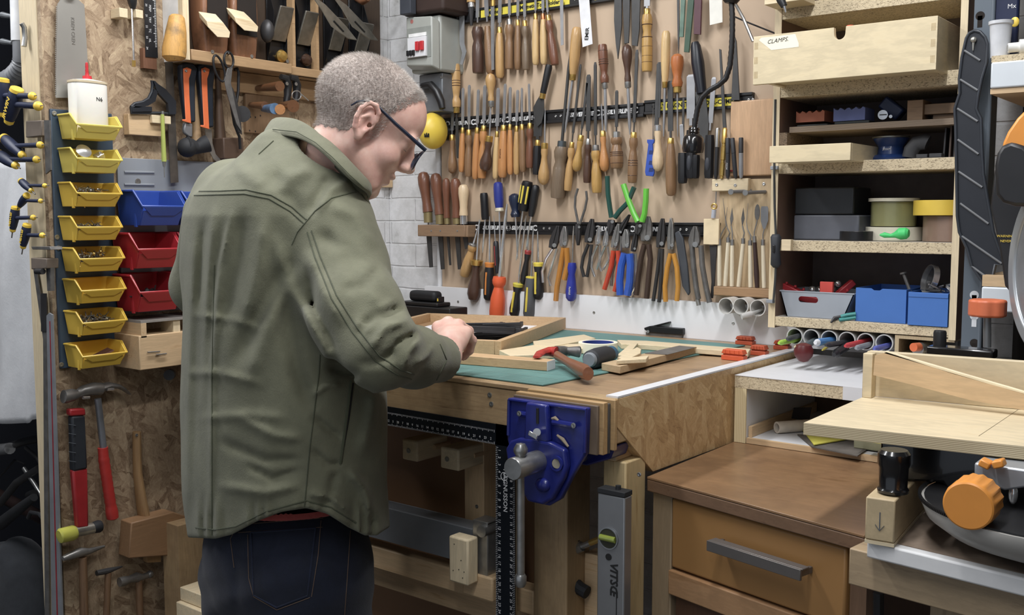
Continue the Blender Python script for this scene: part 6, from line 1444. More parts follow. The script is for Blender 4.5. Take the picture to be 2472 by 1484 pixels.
# cord with switch
t=thing('cord_switch','black inline cord switch on a grey flex beside the tool rack','switch',PY(1872,600,2.14));Yc=2.145
MB().tube([PY(x,y,Yc) for x,y in ((1872,240),(1870,330),(1869,420),(1870,500),(1873,565))],.0028,8).build('cable',plain('dusty_flex','#3b3c3c',.6),t);MB().tube([PY(x,y,Yc) for x,y in ((1873,640),(1871,680),(1867,730))],.0028,8).build('cable',plain('dusty_flex','#3b3c3c',.6),t)
MB().tube([PY(x,y,Yc) for x,y in ((1873,565),(1873,572),(1872,605),(1873,638),(1873,646))],[(.006,.008),(.011,.012),(.009,.010),(.011,.012),(.004,.006)],14).build('switch_body',plain('dusty_black','#2d3036',.6),t,ang=60);MB().cbox(PY(1868,600,Yc-.011),(.006,.004,.016)).build('rocker',BLACK,t,bevel=.0015)
for i,(x,y) in enumerate(((1870,405),(1860,727))):o=MB().cbox(PY(x,y,2.150),(.017,.01,.008)).build('cable_clip',plain('grey_clip','#8a8f96',.5),bevel=.001);tag(o,['grey cable clip on the shelf unit edge beside beech board','grey cable clip near the white pipes'][i],'clip')
# beech cutting board
Yc2=YW-.020;t=thing('beech_board','smooth orange beech board standing behind the marker pens','board',PY(1815,425,Yc2))
x0,x1,z0,z1=PY(1762,330,Yc2).x,PY(1868,330,Yc2).x,PY(1815,424,Yc2).z,PY(1815,241,Yc2).z;x1=min(x1,-.953)
MB().box(x0,x1,Yc2,Yc2+.018,z0,z1).build('board',wood('smooth_beech','#cfa67c','#c0946a','z',grain=10,rough=.45),t,bevel=.003)
o=MB().cbox(PY(1768,412,Yc2-.004),(.018,.005,.004)).build('red_strip',plain('dark_red_strip','#7d2020',.5));tag(o,'thin dark red strip showing beneath beech board','strip')
Ym=Yr-.010;zr=PY(1760,431,Yr-.018).z
MK=[(1728,430,1733,309,.0055,plain('marker_black','#25262a',.5),'black marker with silver top, leftmost in pen rail'),(1742,430,1750,308,.0065,BRASS,'notched brass rod standing in pen rail'),(1757,430,1757,333,.0055,plain('marker_charcoal','#313236',.5),'charcoal marker with small white lettering'),(1776,430,1768,333,.0055,plain('marker_charcoal','#313236',.5),'charcoal marker leaning left beside its lettered twin'),(1789,430,1789,332,.0055,plain('marker_grey','#8b8d91',.45),'grey marker with dark cap, rightmost in pen rail')]
for (xa,ya,xb,yb_,r_,mt_,lab) in MK:
    A=PY(xa,ya,Ym-.01);A.z=zr+.0005;B=PY(xb,yb_,Ym-.01);t=thing('marker_pen' if 'brass' not in lab else 'brass_rod',lab,'marker' if 'brass' not in lab else 'rod',A);d_=B-A
    if 'brass' in lab:
        MB().tube([A+d_*f for f in (0,.05,.06,.30,.31,.36,.37,.62,.63,.69,.70,.97,1)],[.005,.005,.0065,.0065,.005,.005,.0065,.0065,.005,.005,.0065,.0065,.004],8).build('rod',BRASS,t)
    else:
        MB().tube([A,A+d_*.08,A+d_*.62],[r_*.6,r_,r_],12).build('barrel',mt_,t);MB().tube([A+d_*.625,A+d_*.98,B],[r_*1.05,r_*1.05,r_*.9],12).build('cap',STEEL if 'silver top' in lab else plain('marker_charcoal','#313236',.5),t)
        if 'lettering' in lab:text('ACCU',.006,frame(A+d_*.3+V(0,-r_-.0004,0),(0,0,1),(0,-1,0)),WTXT,t)
# hanging tag block
o=MB();a,b_=PY(1698,560,2.35),PY(1735,560,2.35);o.box(a.x,b_.x,2.35,2.358,PY(1710,590,2.35).z,PY(1710,528,2.35).z);tag(o.build('paper_card',plain('cream_card','#e4cfa6',.7),bevel=.001),'cream card hanging over the pliers left of the rack','card')
t=thing('hook_tool','small steel hook tool with grey sleeve hanging above the cream card','hook',PY(1730,500,2.35));MB().tube([PY(1729,462,2.35),PY(1728,490,2.35)],.0015).build('rod',STEEL,t);MB().tube([PY(x,y,2.35) for x,y in loop((1724,498),6,6)],.0022,8,closed=True).build('ring',BRASS,t);MB().tube([PY(1724,506,2.35),PY(1722,526,2.35)],.006).build('sleeve',plain('pale_sleeve','#a9adb8',.5),t)
# pvc tubes on the wall
for i,(x,y,lab) in enumerate(((1752,738,'white pvc pipe offcut, leftmost of three beneath the pine rack'),(1788,739,'white pvc pipe offcut, middle of three beneath the pine rack'),(1829,743,'white pvc pipe offcut holding a clear tube, right of three'))):
    c=PY(x,y,2.30);o=MB().ring(.0205,.0182,.063,axis(c,c+V(0,1,0)),30).build('pvc_tube',plain('off_white_pvc','#cfcdc8',.4));tag(o,lab,'tube','pvc tubes below the pine rack')
o=MB().tube([PY(1790,764,2.27),PY(1812,758,2.285),PY(1818,755,2.29),PY(1845,745,2.35)],[.008,.008,.004,.003],12).build('clear_tube',plain('frosted_clear','#e9e9e6',.2,trans=.4));tag(o,'frosted plastic applicator tube sticking out of the pvc pipe','tube')

# gooseneck lamp
t=thing('gooseneck_lamp','black gooseneck work lamp hanging in front of tool board','lamp',PY(1760,0,2.2));Yg=2.22
MB().tube([PY(x,y,Yg) for x,y in ((1768,-60),(1766,-5),(1764,8))],[.022,.024,.014],18).build('base',BLACK,t)
gp_=[(1766,5),(1768,40),(1768,80),(1766,120),(1762,160),(1752,190),(1735,205),(1712,218),(1694,236),(1684,262),(1678,295),(1676,312)]
P_=[];R__=[]
for (a_,b_) in zip(gp_[:-1],gp_[1:]):
    for f in range(6):P_.append(PY(a_[0]+(b_[0]-a_[0])*f/6,a_[1]+(b_[1]-a_[1])*f/6,Yg));R__.append(.0068 if f % 2 else .0060)
MB().tube(P_,R__,12).build('neck',BLACK,t)
H0=PY(1676,308,Yg);H1=PY(1672,368,Yg);M_=axis(H0,H1);L_=(H1-H0).length
MB().lathe([(.0001,0),(.012,0),(.0135,.004),(.012,.007),(.0135,.010),(.0125,.014),(.020,.019),(.0245,.026),(.026,L_*.85),(.024,L_),(.021,L_),(.021,L_-.006),(.0001,L_-.006)],26,M_).build('shade',plain('gloss_black','#141416',.22,coat=.5),t)
MB().tube([PY(x,y,2.3) for x,y in ((1770,0),(1795,45),(1818,100))],.004,8).build('rod',STEEL,t);MB().tube([PY(x,y,2.34) for x,y in ((1768,38),(1800,52),(1870,80))],.002,8).build('cable',BLACK,t)

# ================= steel upright and rack at the right =================
st_=plain('blue_grey_steel','#5a646e',.45,var=.05,vs=6)
t=thing('rack_upright','blue grey slotted steel rack upright right of the shelf unit','upright',(-.52,2.14,0));a,b_=PY(2341,300,2.14).x,PY(2390,300,2.14).x
MB().box(a,b_,2.14,2.143,.3,2.5).build('web',st_,t);MB().box(b_-.003,b_,2.1435,2.19,.3,2.5).build('flange',st_,t);MB().tube([(b_-.003,2.1415,.3),(b_-.003,2.1415,2.5)],.004,10).build('corner',st_,t)
for x,y in ((2366,38),(2352,712),(2352,762),(2352,828)):
    c=PY(x,y,2.1395);m=MB();m.tube([c,c+V(0,.002,0)],.0085,16);m.box(c.x-.0045,c.x+.0045,2.1395,2.1415,c.z-.022,c.z);m.build('keyhole_slot',plain('slot_dark','#1f1712',.9) if y<100 or y>800 else plain('slot_pale','#c9ccd0',.7),t)
t=thing('rack_shelf','white painted shelf beam with sawdust right of the steel upright','shelf',(-.4,2.1,1.6));Ys=2.07
z1,z0=PY(2400,150,Ys).z,PY(2400,213,Ys).z;xa=PY(2391,180,Ys).x;wb=plain('pale_blue_white','#cdd4da',.4,var=.03)
MB().box(xa,.4,Ys,Ys+.02,z0,z1).build('beam',wb,t,bevel=.003);MB().box(xa,.4,Ys+.003,Ys+.3,z1,z1+.012).build('shelf_board',CHIP,t);MB().box(xa,.4,Ys+.004,Ys+.3,z0-.010,z0-.0005).build('underside',PINE('x'),t)
t=thing('lower_rack_beam','white painted lower rack beam with timber above it','beam',(-.4,2.1,1.2));z1,z0=PY(2400,693,Ys).z,PY(2400,752,Ys).z
MB().box(xa,.4,Ys,Ys+.02,z0,z1).build('beam',wb,t,bevel=.003);MB().box(xa,.4,Ys+.003,Ys+.3,z1+.001,z1+.022).build('board',PINE('x'),t)
o=MB().box(-.49,.5,2.39,2.40,.1,2.4).build('dark_sheet',plain('dark_brown_sheet','#2a2420',.8));tag(o,'dark brown sheet panel behind the rack at right','panel')
zt_=PY(2400,150,Ys).z+.0125
t=thing('plastic_tub','clear plastic tub with a pale rim on the rack shelf','tub',PY(2414,140,2.10));c=PY(2413,140,2.11);c.z=zt_;R_=.0195
MB().tube_z([(0,R_*.85,R_*.85),(.060,R_,R_),(.062,R_*1.12,R_*1.12),(.068,R_*1.12,R_*1.12),(.068,R_*.95,R_*.95)],26,Matrix.Translation(c)).build('tub',plain('frosted_tub','#e6e8ec',.25,trans=.3),t)
t=thing('navy_packet','navy blue packet with white marks standing behind the tub','packet',c);MB().box(c.x-.022,c.x+.022,2.145,2.158,zt_,zt_+.17).build('packet',plain('navy_packet','#1a2342',.35),t,bevel=.004);MB().box(c.x-.026,c.x-.0225,2.145,2.158,zt_,zt_+.17).build('white_edge',WHITE,t);text('Mx',.012,frame((c.x+.010,2.1445,zt_+.100),(1,0,0),(0,-1,0)),WTXT,t);MB().ball((c.x+.016,2.146,zt_+.07),(.008,.003,.010)).build('yellow_mark',YEL,t)
t=thing('glue_tube','white glue cartridge cap end lying on the rack shelf','tube',PY(2450,125,2.1));A=PY(2433,121,2.09);A.z=zt_+.014;MB().tube([A,A+V(.018,.006,.001),A+V(.018,.006,.001),A+V(.06,.02,.002)],[.009,.009,.014,.014],20).build('tube',plain('white_tube','#dcdcd8',.4),t);MB().tube([A-V(.0006,.0004,0),A],.0055,16).build('nozzle_hole',plain('grey_hole','#8b8b86',.6),t)

# ribbed black blade guard
Yg2=2.10;outl=[(2333,92),(2340,80),(2352,74),(2366,77),(2378,90),(2384,106),(2382,150),(2370,190),(2362,228),(2357,262),(2362,275),(2368,285),(2370,350),(2374,420),(2384,480),(2398,560),(2414,605),(2426,640),(2403,638),(2388,706),(2366,672),(2345,640),(2335,600),(2316,560),(2311,520),(2309,400),(2307,300),(2305,262),(2317,225),(2316,190),(2322,140)]
t=thing('saw_guard','long black ribbed plastic guard hooked on the steel upright','guard',PY(2350,400,Yg2));gp2=plain('guard_black','#23262d',.42,var=.08)
MB().slab([PY(x,y,Yg2) for x,y in outl],(0,.004,0)).build('web',gp2,t);MB().tube([PY(x,y,Yg2) for x,y in outl],.0032,8,closed=True).build('edge_bead',plain('guard_edge','#30343b',.35),t,ang=60)
for a_,b_ in (((2328,122),(2366,146)),((2318,192),(2360,218)),((2311,262),(2360,293)),((2312,337),(2362,372)),((2314,414),(2371,452)),((2318,491),(2386,540)),((2322,570),(2418,636)),((2345,642),(2394,678))):MB().tube([PY(*a_,Yg2-.001),PY(*b_,Yg2-.001)],.0022,8).build('rib',plain('worn_rib','#6b6d70',.5),t)
c=PY(2350,96,Yg2-.004);MB().ball(c,.006,12).build('screw_head',metal('galv','#b9b7ae',.4),t);MB().tube([c,c+V(0,0,-.02)],[.003,.001]).build('wire_tail',metal('galv','#b9b7ae',.4),t)

# ================= mitre saw pieces =================
t=thing('mitre_saw','mitre saw with orange knobs and silver blade guard at right edge','mitre saw',(-.3,1.7,.95))
Ysaw=1.86;c=PD(2522,650,1.60);M_=axis(c,c-FH*.07+RT*.998);silver=plain('silver_guard','#a6abb0',.35,.5,.05)
MB().ring(.142,.117,.030,M_,64).build('guard_ring',silver,t,bevel=.004);MB().lathe([(.0001,.004),(.1165,.004),(.1165,.010),(.0001,.010)],48,M_).build('guard_disc',plain('guard_grey','#8d9196',.4,.4),t)
orng=plain('saw_orange','#e8921c',.35,var=.05)
MB().slab([PY(x,y,1.80) for x,y in ((2472,268),(2520,250),(2560,500),(2500,460),(2455,372),(2424,362),(2418,350),(2432,318),(2455,285))],(0,.05,0)).build('motor_cover',orng,t,bevel=.006)
MB().slab([PY(x,y,1.785) for x,y in ((2418,352),(2440,342),(2472,352),(2520,400),(2520,498),(2450,498),(2420,490),(2404,470),(2400,400),(2406,370))],(0,.06,0)).build('motor_housing',plain('housing_black','#1d1d20',.45),t,bevel=.006)
MB().slab([PY(x,y,1.93) for x,y in ((2400,410),(2440,380),(2520,500),(2520,800),(2425,690),(2412,600),(2390,500))],(0,.03,0)).build('rear_casting',plain('housing_black','#1d1d20',.45),t,bevel=.004)
text('WARNING',.006,frame(PY(2428,570,1.9285),(1,0,0),(0,-1,0)),YEL,t);text('NEVER',.006,frame(PY(2428,582,1.9285),(1,0,0),(0,-1,0)),YEL,t)
Yk=1.90;c0=PY(2383,765,Yk);c1=PY(2383,838,Yk);MB().tube([c0,c1],.0065,14).build('post',plain('grey_rod','#85888b',.4,.6),t)
kc=PY(2383,764,Yk);ko=plain('knob_orange','#d5693a',.45);prof=[]
for k in range(48):a_=2*math.pi*k/48;rr=.031*(1-.07*max(0,math.cos(a_*6)));prof.append((rr*math.cos(a_),rr*math.sin(a_)))
m=MB();m.slab([kc+V(x,y,0) for x,y in prof],(0,0,.030));m.build('clamp_knob',ko,t,bevel=.004,seg=3,ang=50)
a,b_=PY(2235,850,1.86),PY(2396,850,1.86);MB().box(a.x,b_.x,1.86,1.90,PY(2300,862,1.86).z,PY(2300,840,1.86).z).build('fence_bar',plain('gloss_black','#141416',.22,coat=.5),t,bevel=.003);q=PY(2268,838,1.875);MB().lathe([(.011,-.002),(.011,.026),(.0095,.030),(.0001,.030)],18,Matrix.Translation(q)).build('black_post',BLACK,t)
# base castings under the sled
blk=plain('gloss_black','#141416',.22,coat=.5);ft=lambda x,y,Y:PY(x,y,Y)
cl=lambda q:V(q.x,q.y,min(q.z,1.069))
MB().slab([cl(PY(x,y,1.51)) for x,y in ((2125,1050),(2200,1058),(2260,1060),(2472,1080),(2560,1080),(2560,1225),(2472,1222),(2300,1205),(2275,1165),(2200,1162),(2160,1165),(2125,1150))],(0,.12,0)).build('base_casting',blk,t,bevel=.004)
zf=1.0125
q=PZ(2150,1190,zf+.001);MB().lathe([(.021,0),(.0215,.004),(.019,.008),(.020,.035),(.022,.040),(.022,.055),(.018,.060)],24,Matrix.Translation(q+V(0,.01,0))).build('foot',blk,t)
c=PY(2560,1165,1.50);c.z=.952;MB().lathe([(.06,0),(.10,.004),(.14,.018),(.165,.036),(.172,.052),(.172,.058),(.0001,.058)],48,Matrix.Translation(c)).build('turntable',plain('warm_grey_paint','#a9a6a0',.4,var=.03),t)
MB().lathe([(.168,.0585),(.168,.0605),(.0001,.0605)],48,Matrix.Translation(c)).build('turntable_top',BLACK,t)
m=MB();tz=c.z+.0585
for k in range(90):a_=math.pi*.75+k*.022;m.box(-.001,.001,-.004,.0,0,.004,Matrix.Translation(c+V(.172*math.cos(a_),.172*math.sin(a_),.0585)) @ Matrix.Rotation(a_+math.pi/2,4,'Z'))
m.build('scale_teeth',BLACK,t)
gc=plain('cast_silver','#a4a8ad',.35,.4,.04);MB().slab([cl(PY(x,y,1.44)) for x,y in ((2352,1112),(2358,1105),(2472,1090),(2520,1090),(2520,1170),(2425,1184),(2351,1158))],(0,.10,0)).build('lock_casting',gc,t,bevel=.005)
for x in (2380,2412):MB().cbox(PY(x,1118,1.43),(.014,.02,.010),rot=Matrix.Rotation(.35 if x<2400 else -.35,4,'Y')).build('lever',orng,t,bevel=.002)
MB().ball(PY(2446,1192,1.45),(.006,.006,.014)).build('detent',CHROME,t)
fc=PD(2336,1222,1.27);bd=PD(2398,1165,1.36);dk=(bd-fc).normalized();M_=axis(fc,bd,ref=(0,0,1));n=64;vs=[];fs=[]
secs=[(0,.0285,0),(.0015,.0305,0),(.006,.0315,.3),(.010,.0318,1),(.044,.0318,1),(.048,.030,1)]
for z_,r_,g_ in secs:
    for k in range(n):a_=2*math.pi*k/n;rr=r_*(1-.06*g_*(math.cos(a_*16)*.5+.5));vs.append((rr*math.cos(a_),rr*math.sin(a_),z_))
for i in range(len(secs)-1):
    for k in range(n):fs.append((i*n+k,i*n+(k+1) % n,(i+1)*n+(k+1) % n,(i+1)*n+k))
fs+=[list(range(n-1,-1,-1)),[(len(secs)-1)*n+k for k in range(n)]]
MB().add(vs,fs,M_).build('lock_knob',orng,t);MB().tube([fc+dk*.048,fc+dk*.09],.008,12).build('knob_shaft',DSTEEL,t)

# ================= plywood sled =================
t=thing('plywood_sled','pale birch plywood sled with a tall fence lying on mitre saw','sled',(-.35,1.6,1.07));zs_=1.09
A,B,Cc=PZ(1940,1020,zs_),PZ(2090,955,zs_),PZ(2472,1077,zs_);d_=(Cc-A);d_.z=0;d_.normalize();bk=(B-A);bk.z=0
pts=[A,A+d_*.52,A+d_*.52+bk,A+bk];sp=wood('sled_ply','#e0cda6','#d2ba8e','x',grain=4,rough=.5)
MB().slab([p+V(0,0,-.0008) for p in pts],(0,0,-.0175)).build('base',plyedge('sled_edge','z','#dccba4','#a08d68',800),t);MB().slab(pts,(0,0,-.0007)).build('top_veneer',sp,t)
m=MB();q=PZ(2362,1052,zs_+.0002);m.slab([q,q+V(.0006,0,0),q+V(.0006,.26,0),q+V(0,.26,0)],(0,0,.0002));m.build('pencil_line',plain('pencil','#8e7d60',.8),t)
up_=V(0,0,1);hF=(PY(2092,847,B.y).z-zs_)
F0=A+bk;MB().slab([F0+V(0,0,.0002),F0+d_*.52+V(0,0,.0002),F0+d_*.52+V(0,0,hF),F0+V(0,0,hF)],(0,.018,0)).build('fence',sp,t,bevel=.001)
MB().box(F0.x,F0.x+.016,F0.y-.02,F0.y-.0005,zs_+.0002,zs_+hF*.98).build('fence_end',sp,t,bevel=.001)
Yf2=F0.y-.03;pp=[PY(x,y,Yf2) for x,y in ((2112,858),(2140,850),(2300,902),(2480,952),(2560,970),(2560,1000),(2472,990),(2340,965),(2200,928),(2108,905))]
MB().slab(pp,(0,.012,0)).build('curved_brace',wood('brace_ply','#dcb98a','#c9a273','x',grain=5),t);MB().tube([PY(x,y,Yf2+.004) for x,y in ((2138,849),(2300,901),(2480,951),(2560,969))],(.0015,.0045),8).build('brace_edge',plain('fresh_cut_edge','#f0dfb8',.6),t) if False else MB().beam(PY(2138,849,Yf2+.006),PY(2500,955,Yf2+.006),.012,.003).build('brace_edge',plain('fresh_cut_edge','#f0dfb8',.6),t)

# block, saw table
tz=.945;t=thing('saw_table','saw stand top with a white painted front edge and sawdust','table',(-.3,1.4,0))
FL,FR=PZ(2092,1305,tz),PZ(2472,1396,tz);d_=(FR-FL);d_.normalize();per=V(-d_.y,d_.x,0);
if per.y<0:per=-per
Q=[FL,FL+d_*.55,FL+d_*.55+per*.45,FL+per*.45]
Q2=[FL+per*.02,FL+d_*.55+per*.02,FL+d_*.55+per*.45,FL+per*.45]
MB().slab(Q2,(0,0,-.022)).build('board',plain('dusty_mdf','#8d7a68',.85,var=.15,vs=40),t);MB().slab(Q[:2]+[FL+d_*.55+per*.0198,FL+per*.0198],(0,0,-.024)).build('white_edge',plain('cracked_white','#dcdcdc',.5,var=.06,bmp=.3),t,bevel=.003)
m=MB();rnd=random.Random(4)
PB=[V(0,0,0)]
Bm0=PY(2050,1322,FL.y+.03);bz1=Bm0.z;bz0=PY(2050,1410,FL.y+.03).z
BF=V(Bm0.x,Bm0.y,0);MB().slab([BF+V(0,0,bz0),BF+d_*.62+V(0,0,bz0),BF+d_*.62+V(0,0,min(bz1,tz-.0245)),BF+V(0,0,min(bz1,tz-.0245))],tuple(per*.045)).build('front_rail',wood('weathered_pine','#a9916f','#7f6a4f','x',grain=9),t,bevel=.002)
LG=BF+d_*.10+per*.05;MB().box(LG.x,LG.x+.07,LG.y,LG.y+.07,0,bz0+.02).build('leg',wood('weathered_pine','#a9916f','#7f6a4f','z',grain=9),t);LG2=BF+d_*.5+per*.05;MB().box(LG2.x,LG2.x+.07,LG2.y,LG2.y+.07,0,bz0+.02).build('leg',wood('weathered_pine','#a9916f','#7f6a4f','z',grain=9),t)
MB().tube([PY(2120,1430,FL.y+.10),PY(2120,1500,FL.y+.10)],.008,10).build('black_rod',BLACK,t)
t=thing('timber_block','square pine block marked with an arrow under the saw foot','block',PZ(2090,1300,tz));bt_=1.011
P0=PZ(2087,1300,tz+.006);P1=PZ(2158,1312,tz+.006);P0.z=P1.z=0;dd=(P1-P0);wdt=dd.length;dd.normalize();pr=V(-dd.y,dd.x,0)
if pr.y<0:pr=-pr
pr=(pr*.93+dd*(-.0)).normalized()
qq=[P0,P1,P1+pr*.22,P0+pr*.22];endg=wood('end_grain','#c4ad83','#a38b62','y',grain=3)
MB().slab([p+V(0,0,tz+.006) for p in qq],(0,0,bt_-tz-.006)).build('block',endg,t,bevel=.002);MB().slab([p+V(0,0,tz+.0005) for p in qq],(0,0,.005)).build('packer',sp,t)
fcn=frame((P0+P1)/2+V(0,0,(bt_+tz)/2)-pr*.0004,dd,-pr)
m=MB();
for a_,b_ in (((0,.014),(0,-.012)),((0,-.012),(-.006,-.004)),((0,-.012),(.006,-.004))):
    # frame: local x along the face, local y up, local z outward
    m.beam(fcn @ V(a_[0],a_[1],0),fcn @ V(b_[0],b_[1],0),.0014,.0006)
m.build('arrow_mark',plain('pencil_dark','#5a5f66',.8),t)

# ================= desk and white box =================
dz=.924;t=thing('drawer_cabinet','old desk cabinet with worn brown top and ochre drawer','cabinet',(-.7,1.7,0))
FL,FR,BR_,BL_=PZ(1562,1150,dz),PZ(2086,1292,dz),PZ(2125,1150,dz),V(-.932,2.11,dz)
FL.x=max(FL.x,-.933);Q=[FL,FR,V(-.44,1.60,dz),V(-.44,2.11,dz),BL_]
MB().slab([p+V(0,0,0) for p in Q],(0,0,-.0045)).build('top',wood('desk_top','#906c48','#755534','x',grain=4,rough=.32,dirt=('#6a4e36',5,.7)),t,bevel=.001)
MB().slab([p+V(0,0,-.005) for p in Q],(0,0,-.022)).build('top_edge',wood('desk_edge','#7b5c42','#5a402c','x'),t,bevel=.002)
d_=(FR-FL);d_.z=0;L_=d_.length;d_.normalize();pr=V(-d_.y,d_.x,0)
F_=Matrix.Translation(V(FL.x,FL.y,dz)) @ Matrix((d_,pr,V(0,0,1))).transposed().to_4x4()
x_l=.052;x_r=L_-.035
och=plain('ochre_panel','#a2743a',.42,var=.08,vs=5,coat=.1)
MB(F_).box(0.004,.050,.012,.06,-.92,-.028).build('post',wood('grey_pine','#9c8666','#7a6549','z'),t,bevel=.002)
dr=MB(F_).box(x_l,x_r,.010,.028,-.158,-.031).build('drawer',och,t,bevel=.004)
m=MB(F_);m.box(.165,.352,-.028,-.023,-.090,-.072);m.box(.165,.352,-.0225,-.004,-.075,-.072);m.box(.168,.174,-.0225,.0095,-.086,-.0755);m.box(.342,.349,-.0225,.0095,-.086,-.0755);m.build('handle',plain('satin_nickel','#77726f',.4,.6,.05),dr,bevel=.0008)
MB(F_).box(x_l-.001,x_r+.006,.004,.03,-.207,-.162).build('rail',wood('cabinet_rail','#b5885a','#a07447','x',grain=8),t,bevel=.002)
dkd=wood('dark_door','#5b3d28','#4a3020','z',grain=10)
MB(F_).box(x_l+.010,x_l+.178,.014,.03,-.90,-.210).build('door',dkd,t);MB(F_).box(x_l+.184,x_r,.014,.03,-.90,-.210).build('door',dkd,t);MB(F_).box(x_l+.178,x_l+.184,.012,.03,-.90,-.210).build('gap_strip',PINEL('z'),t)
MB(F_).box(x_l,x_r,.031,.30,-.90,-.028).build('carcass',dkd,t)
MB(F_).box(x_r+.002,x_r+.03,.02,.06,-.92,-.028).build('post',wood('desk_edge','#7b5c42','#5a402c','z'),t)
# white box on the desk
t=thing('white_cubby','white laminated cubby box with chipboard edge standing on cabinet','cubby',(-.75,2.1,dz));Y0=1.95;zt_=PY(1780,905,Y0).z;zb_=PY(1783,936,Y0).z
x0=-.930;xm=PY(2035,950,Y0).x;xr=-.475
MB().box(x0,xr,Y0+.001,2.36,zb_,zt_-.0012).build('top_board',CHIP,t);MB().box(x0,xr,Y0,2.36,zt_-.0011,zt_).build('top_laminate',WHITE,t);MB().box(xm,xr,Y0-.0012,Y0+.0005,zb_,zt_-.0001).build('edge_laminate',WHITE,t)
MB().box(x0+.002,x0+.026,Y0+.003,2.34,dz+.001,zb_-.0005).build('side',WHITE,t);MB().box(x0+.001,x0+.027,Y0,Y0+.0025,dz+.0008,zb_-.0005).build('side_edge',plyedge('side_pine','x','#e2d1a4','#d0bb8a',500),t)
MB().box(x0+.028,xr,Y0+.012,2.34,dz+.001,dz+.012).build('floor_board',WHITE,t);MB().box(x0+.028,xr,Y0+.002,Y0+.0115,dz+.001,dz+.012).build('floor_edge',PINE('x'),t);MB().box(x0+.028,xr,2.33,2.34,dz+.0125,zb_-.001).build('back',plain('brown_back','#6a5038',.7),t)
MB().box(x0+.028,x0+.036,Y0+.012,2.32,dz+.0125,dz+.035).build('inner_batten',PINE('y'),t)
zfl=dz+.0125
c=PY(1875,1050,2.03);c.z=zfl+.013;t=thing('cardboard_roll','rolled white paper tube lying inside the white cubby','roll',c);MB().ring(.0125,.009,.14,axis(c,c+V(.55,.83,.0))).build('roll',plain('roll_paper','#d9cdbb',.7),t)
def sheet(px,Z,th,m_,lab,nm='sandpaper_sheet'):o=MB().slab([PZ(x,y,Z) for x,y in px],(0,0,th)).build(nm,m_);tag(o,lab,'sandpaper')
sheet([(1925,1050),(1960,1080),(2070,1102),(2110,1075),(2040,1055)],zfl+.0005,.002,plain('grey_abrasive','#5e5852',.9,var=.3),'grey worn sandpaper sheets on the cubby floor')
sheet([(1938,1040),(1965,1075),(2040,1062),(2060,1050),(1990,1035)],zfl+.004,.002,plain('yellow_abrasive','#cfc63c',.8),'bright yellow sandpaper sheet lying on the grey sheets')
sheet([(2070,1062),(2150,1075),(2150,1066),(2080,1055)],zfl+.030,.002,plain('yellow_abrasive','#cfc63c',.8),'folded yellow sandpaper on top of the sanding block')
o=MB();a=PY(2066,1095,2.0);o.box(a.x,a.x+.07,1.985,2.03,zfl+.0025,zfl+.029);tag(o.build('sanding_block',plain('green_cork','#8d8a6c',.9,var=.15,bmp=.4),bevel=.002),'olive green sanding block inside the white cubby','sanding block')
o=MB();a=PY(1910,1010,2.12);o.slab([a,a+V(.04,.0,.0),a+V(.045,0,.03),a+V(.005,0,.025)],(0,.003,0));tag(o.build('black_abrasive',plain('black_abrasive','#26211f',.95),bevel=.0005),'small black abrasive sheet standing at the back of the cubby','sandpaper')
# ================= hand tools on the board =================
def dep(p):return (p-CAM).dot(FW)
ws=lambda n,a,b_,**k:wood('hw_'+n,a,b_,'z',grain=10,rough=.38,coat=.12,**k)
HM_={'gold':ws('gold','#c59a5c','#a67a40'),'brown':ws('brown','#8d6a47','#6b4d32'),'dark':ws('dark','#553b2e','#3d2a22'),'yellow':ws('yellow','#d9b578','#c49c5c'),'red':ws('red','#7a4c35','#5c3626'),
      'grey':ws('grey','#7d6a55','#5c4c3c'),'light':ws('light','#d8b98a','#bf9b68'),'orange':ws('orangew','#c98a4a','#a96c33'),'amber':ws('amberw','#b8682a','#8e4a1c'),'stripe':ws('stripe','#bf9448','#7c5528'),'black':plain('tool_black','#1d1e22',.45),'beech':ws('beechw','#e3c79e','#d2b285')}
PR={'s':[(0,.62),(.12,.8),(.4,1),(.8,1),(.95,.9),(1,.6)],'p':[(0,.6),(.1,.62),(.22,.5),(.4,.62),(.65,.95),(.82,1),(.95,.75),(1,.35)],'c':[(0,.8),(.08,.9),(.16,.85),(.24,.6),(.32,.72),(.5,.95),(.8,1),(.97,.9),(1,.8)],
      'w':[(0,.8),(.1,1),(.2,.9),(.3,.72),(.42,.95),(.6,1),(.95,.98),(1,.9)],'b':[(0,.9),(.15,1),(.55,.97),(.9,1),(1,.85)],'k':[(0,.7),(.12,.85),(.3,.6),(.5,.8),(.75,1),(.92,.9),(1,.5)]}
fl=plain('file_steel','#4b4b4b',.5,.5,.15);bs=plain('blade_steel','#a0a1a4',.36,.5,.15)
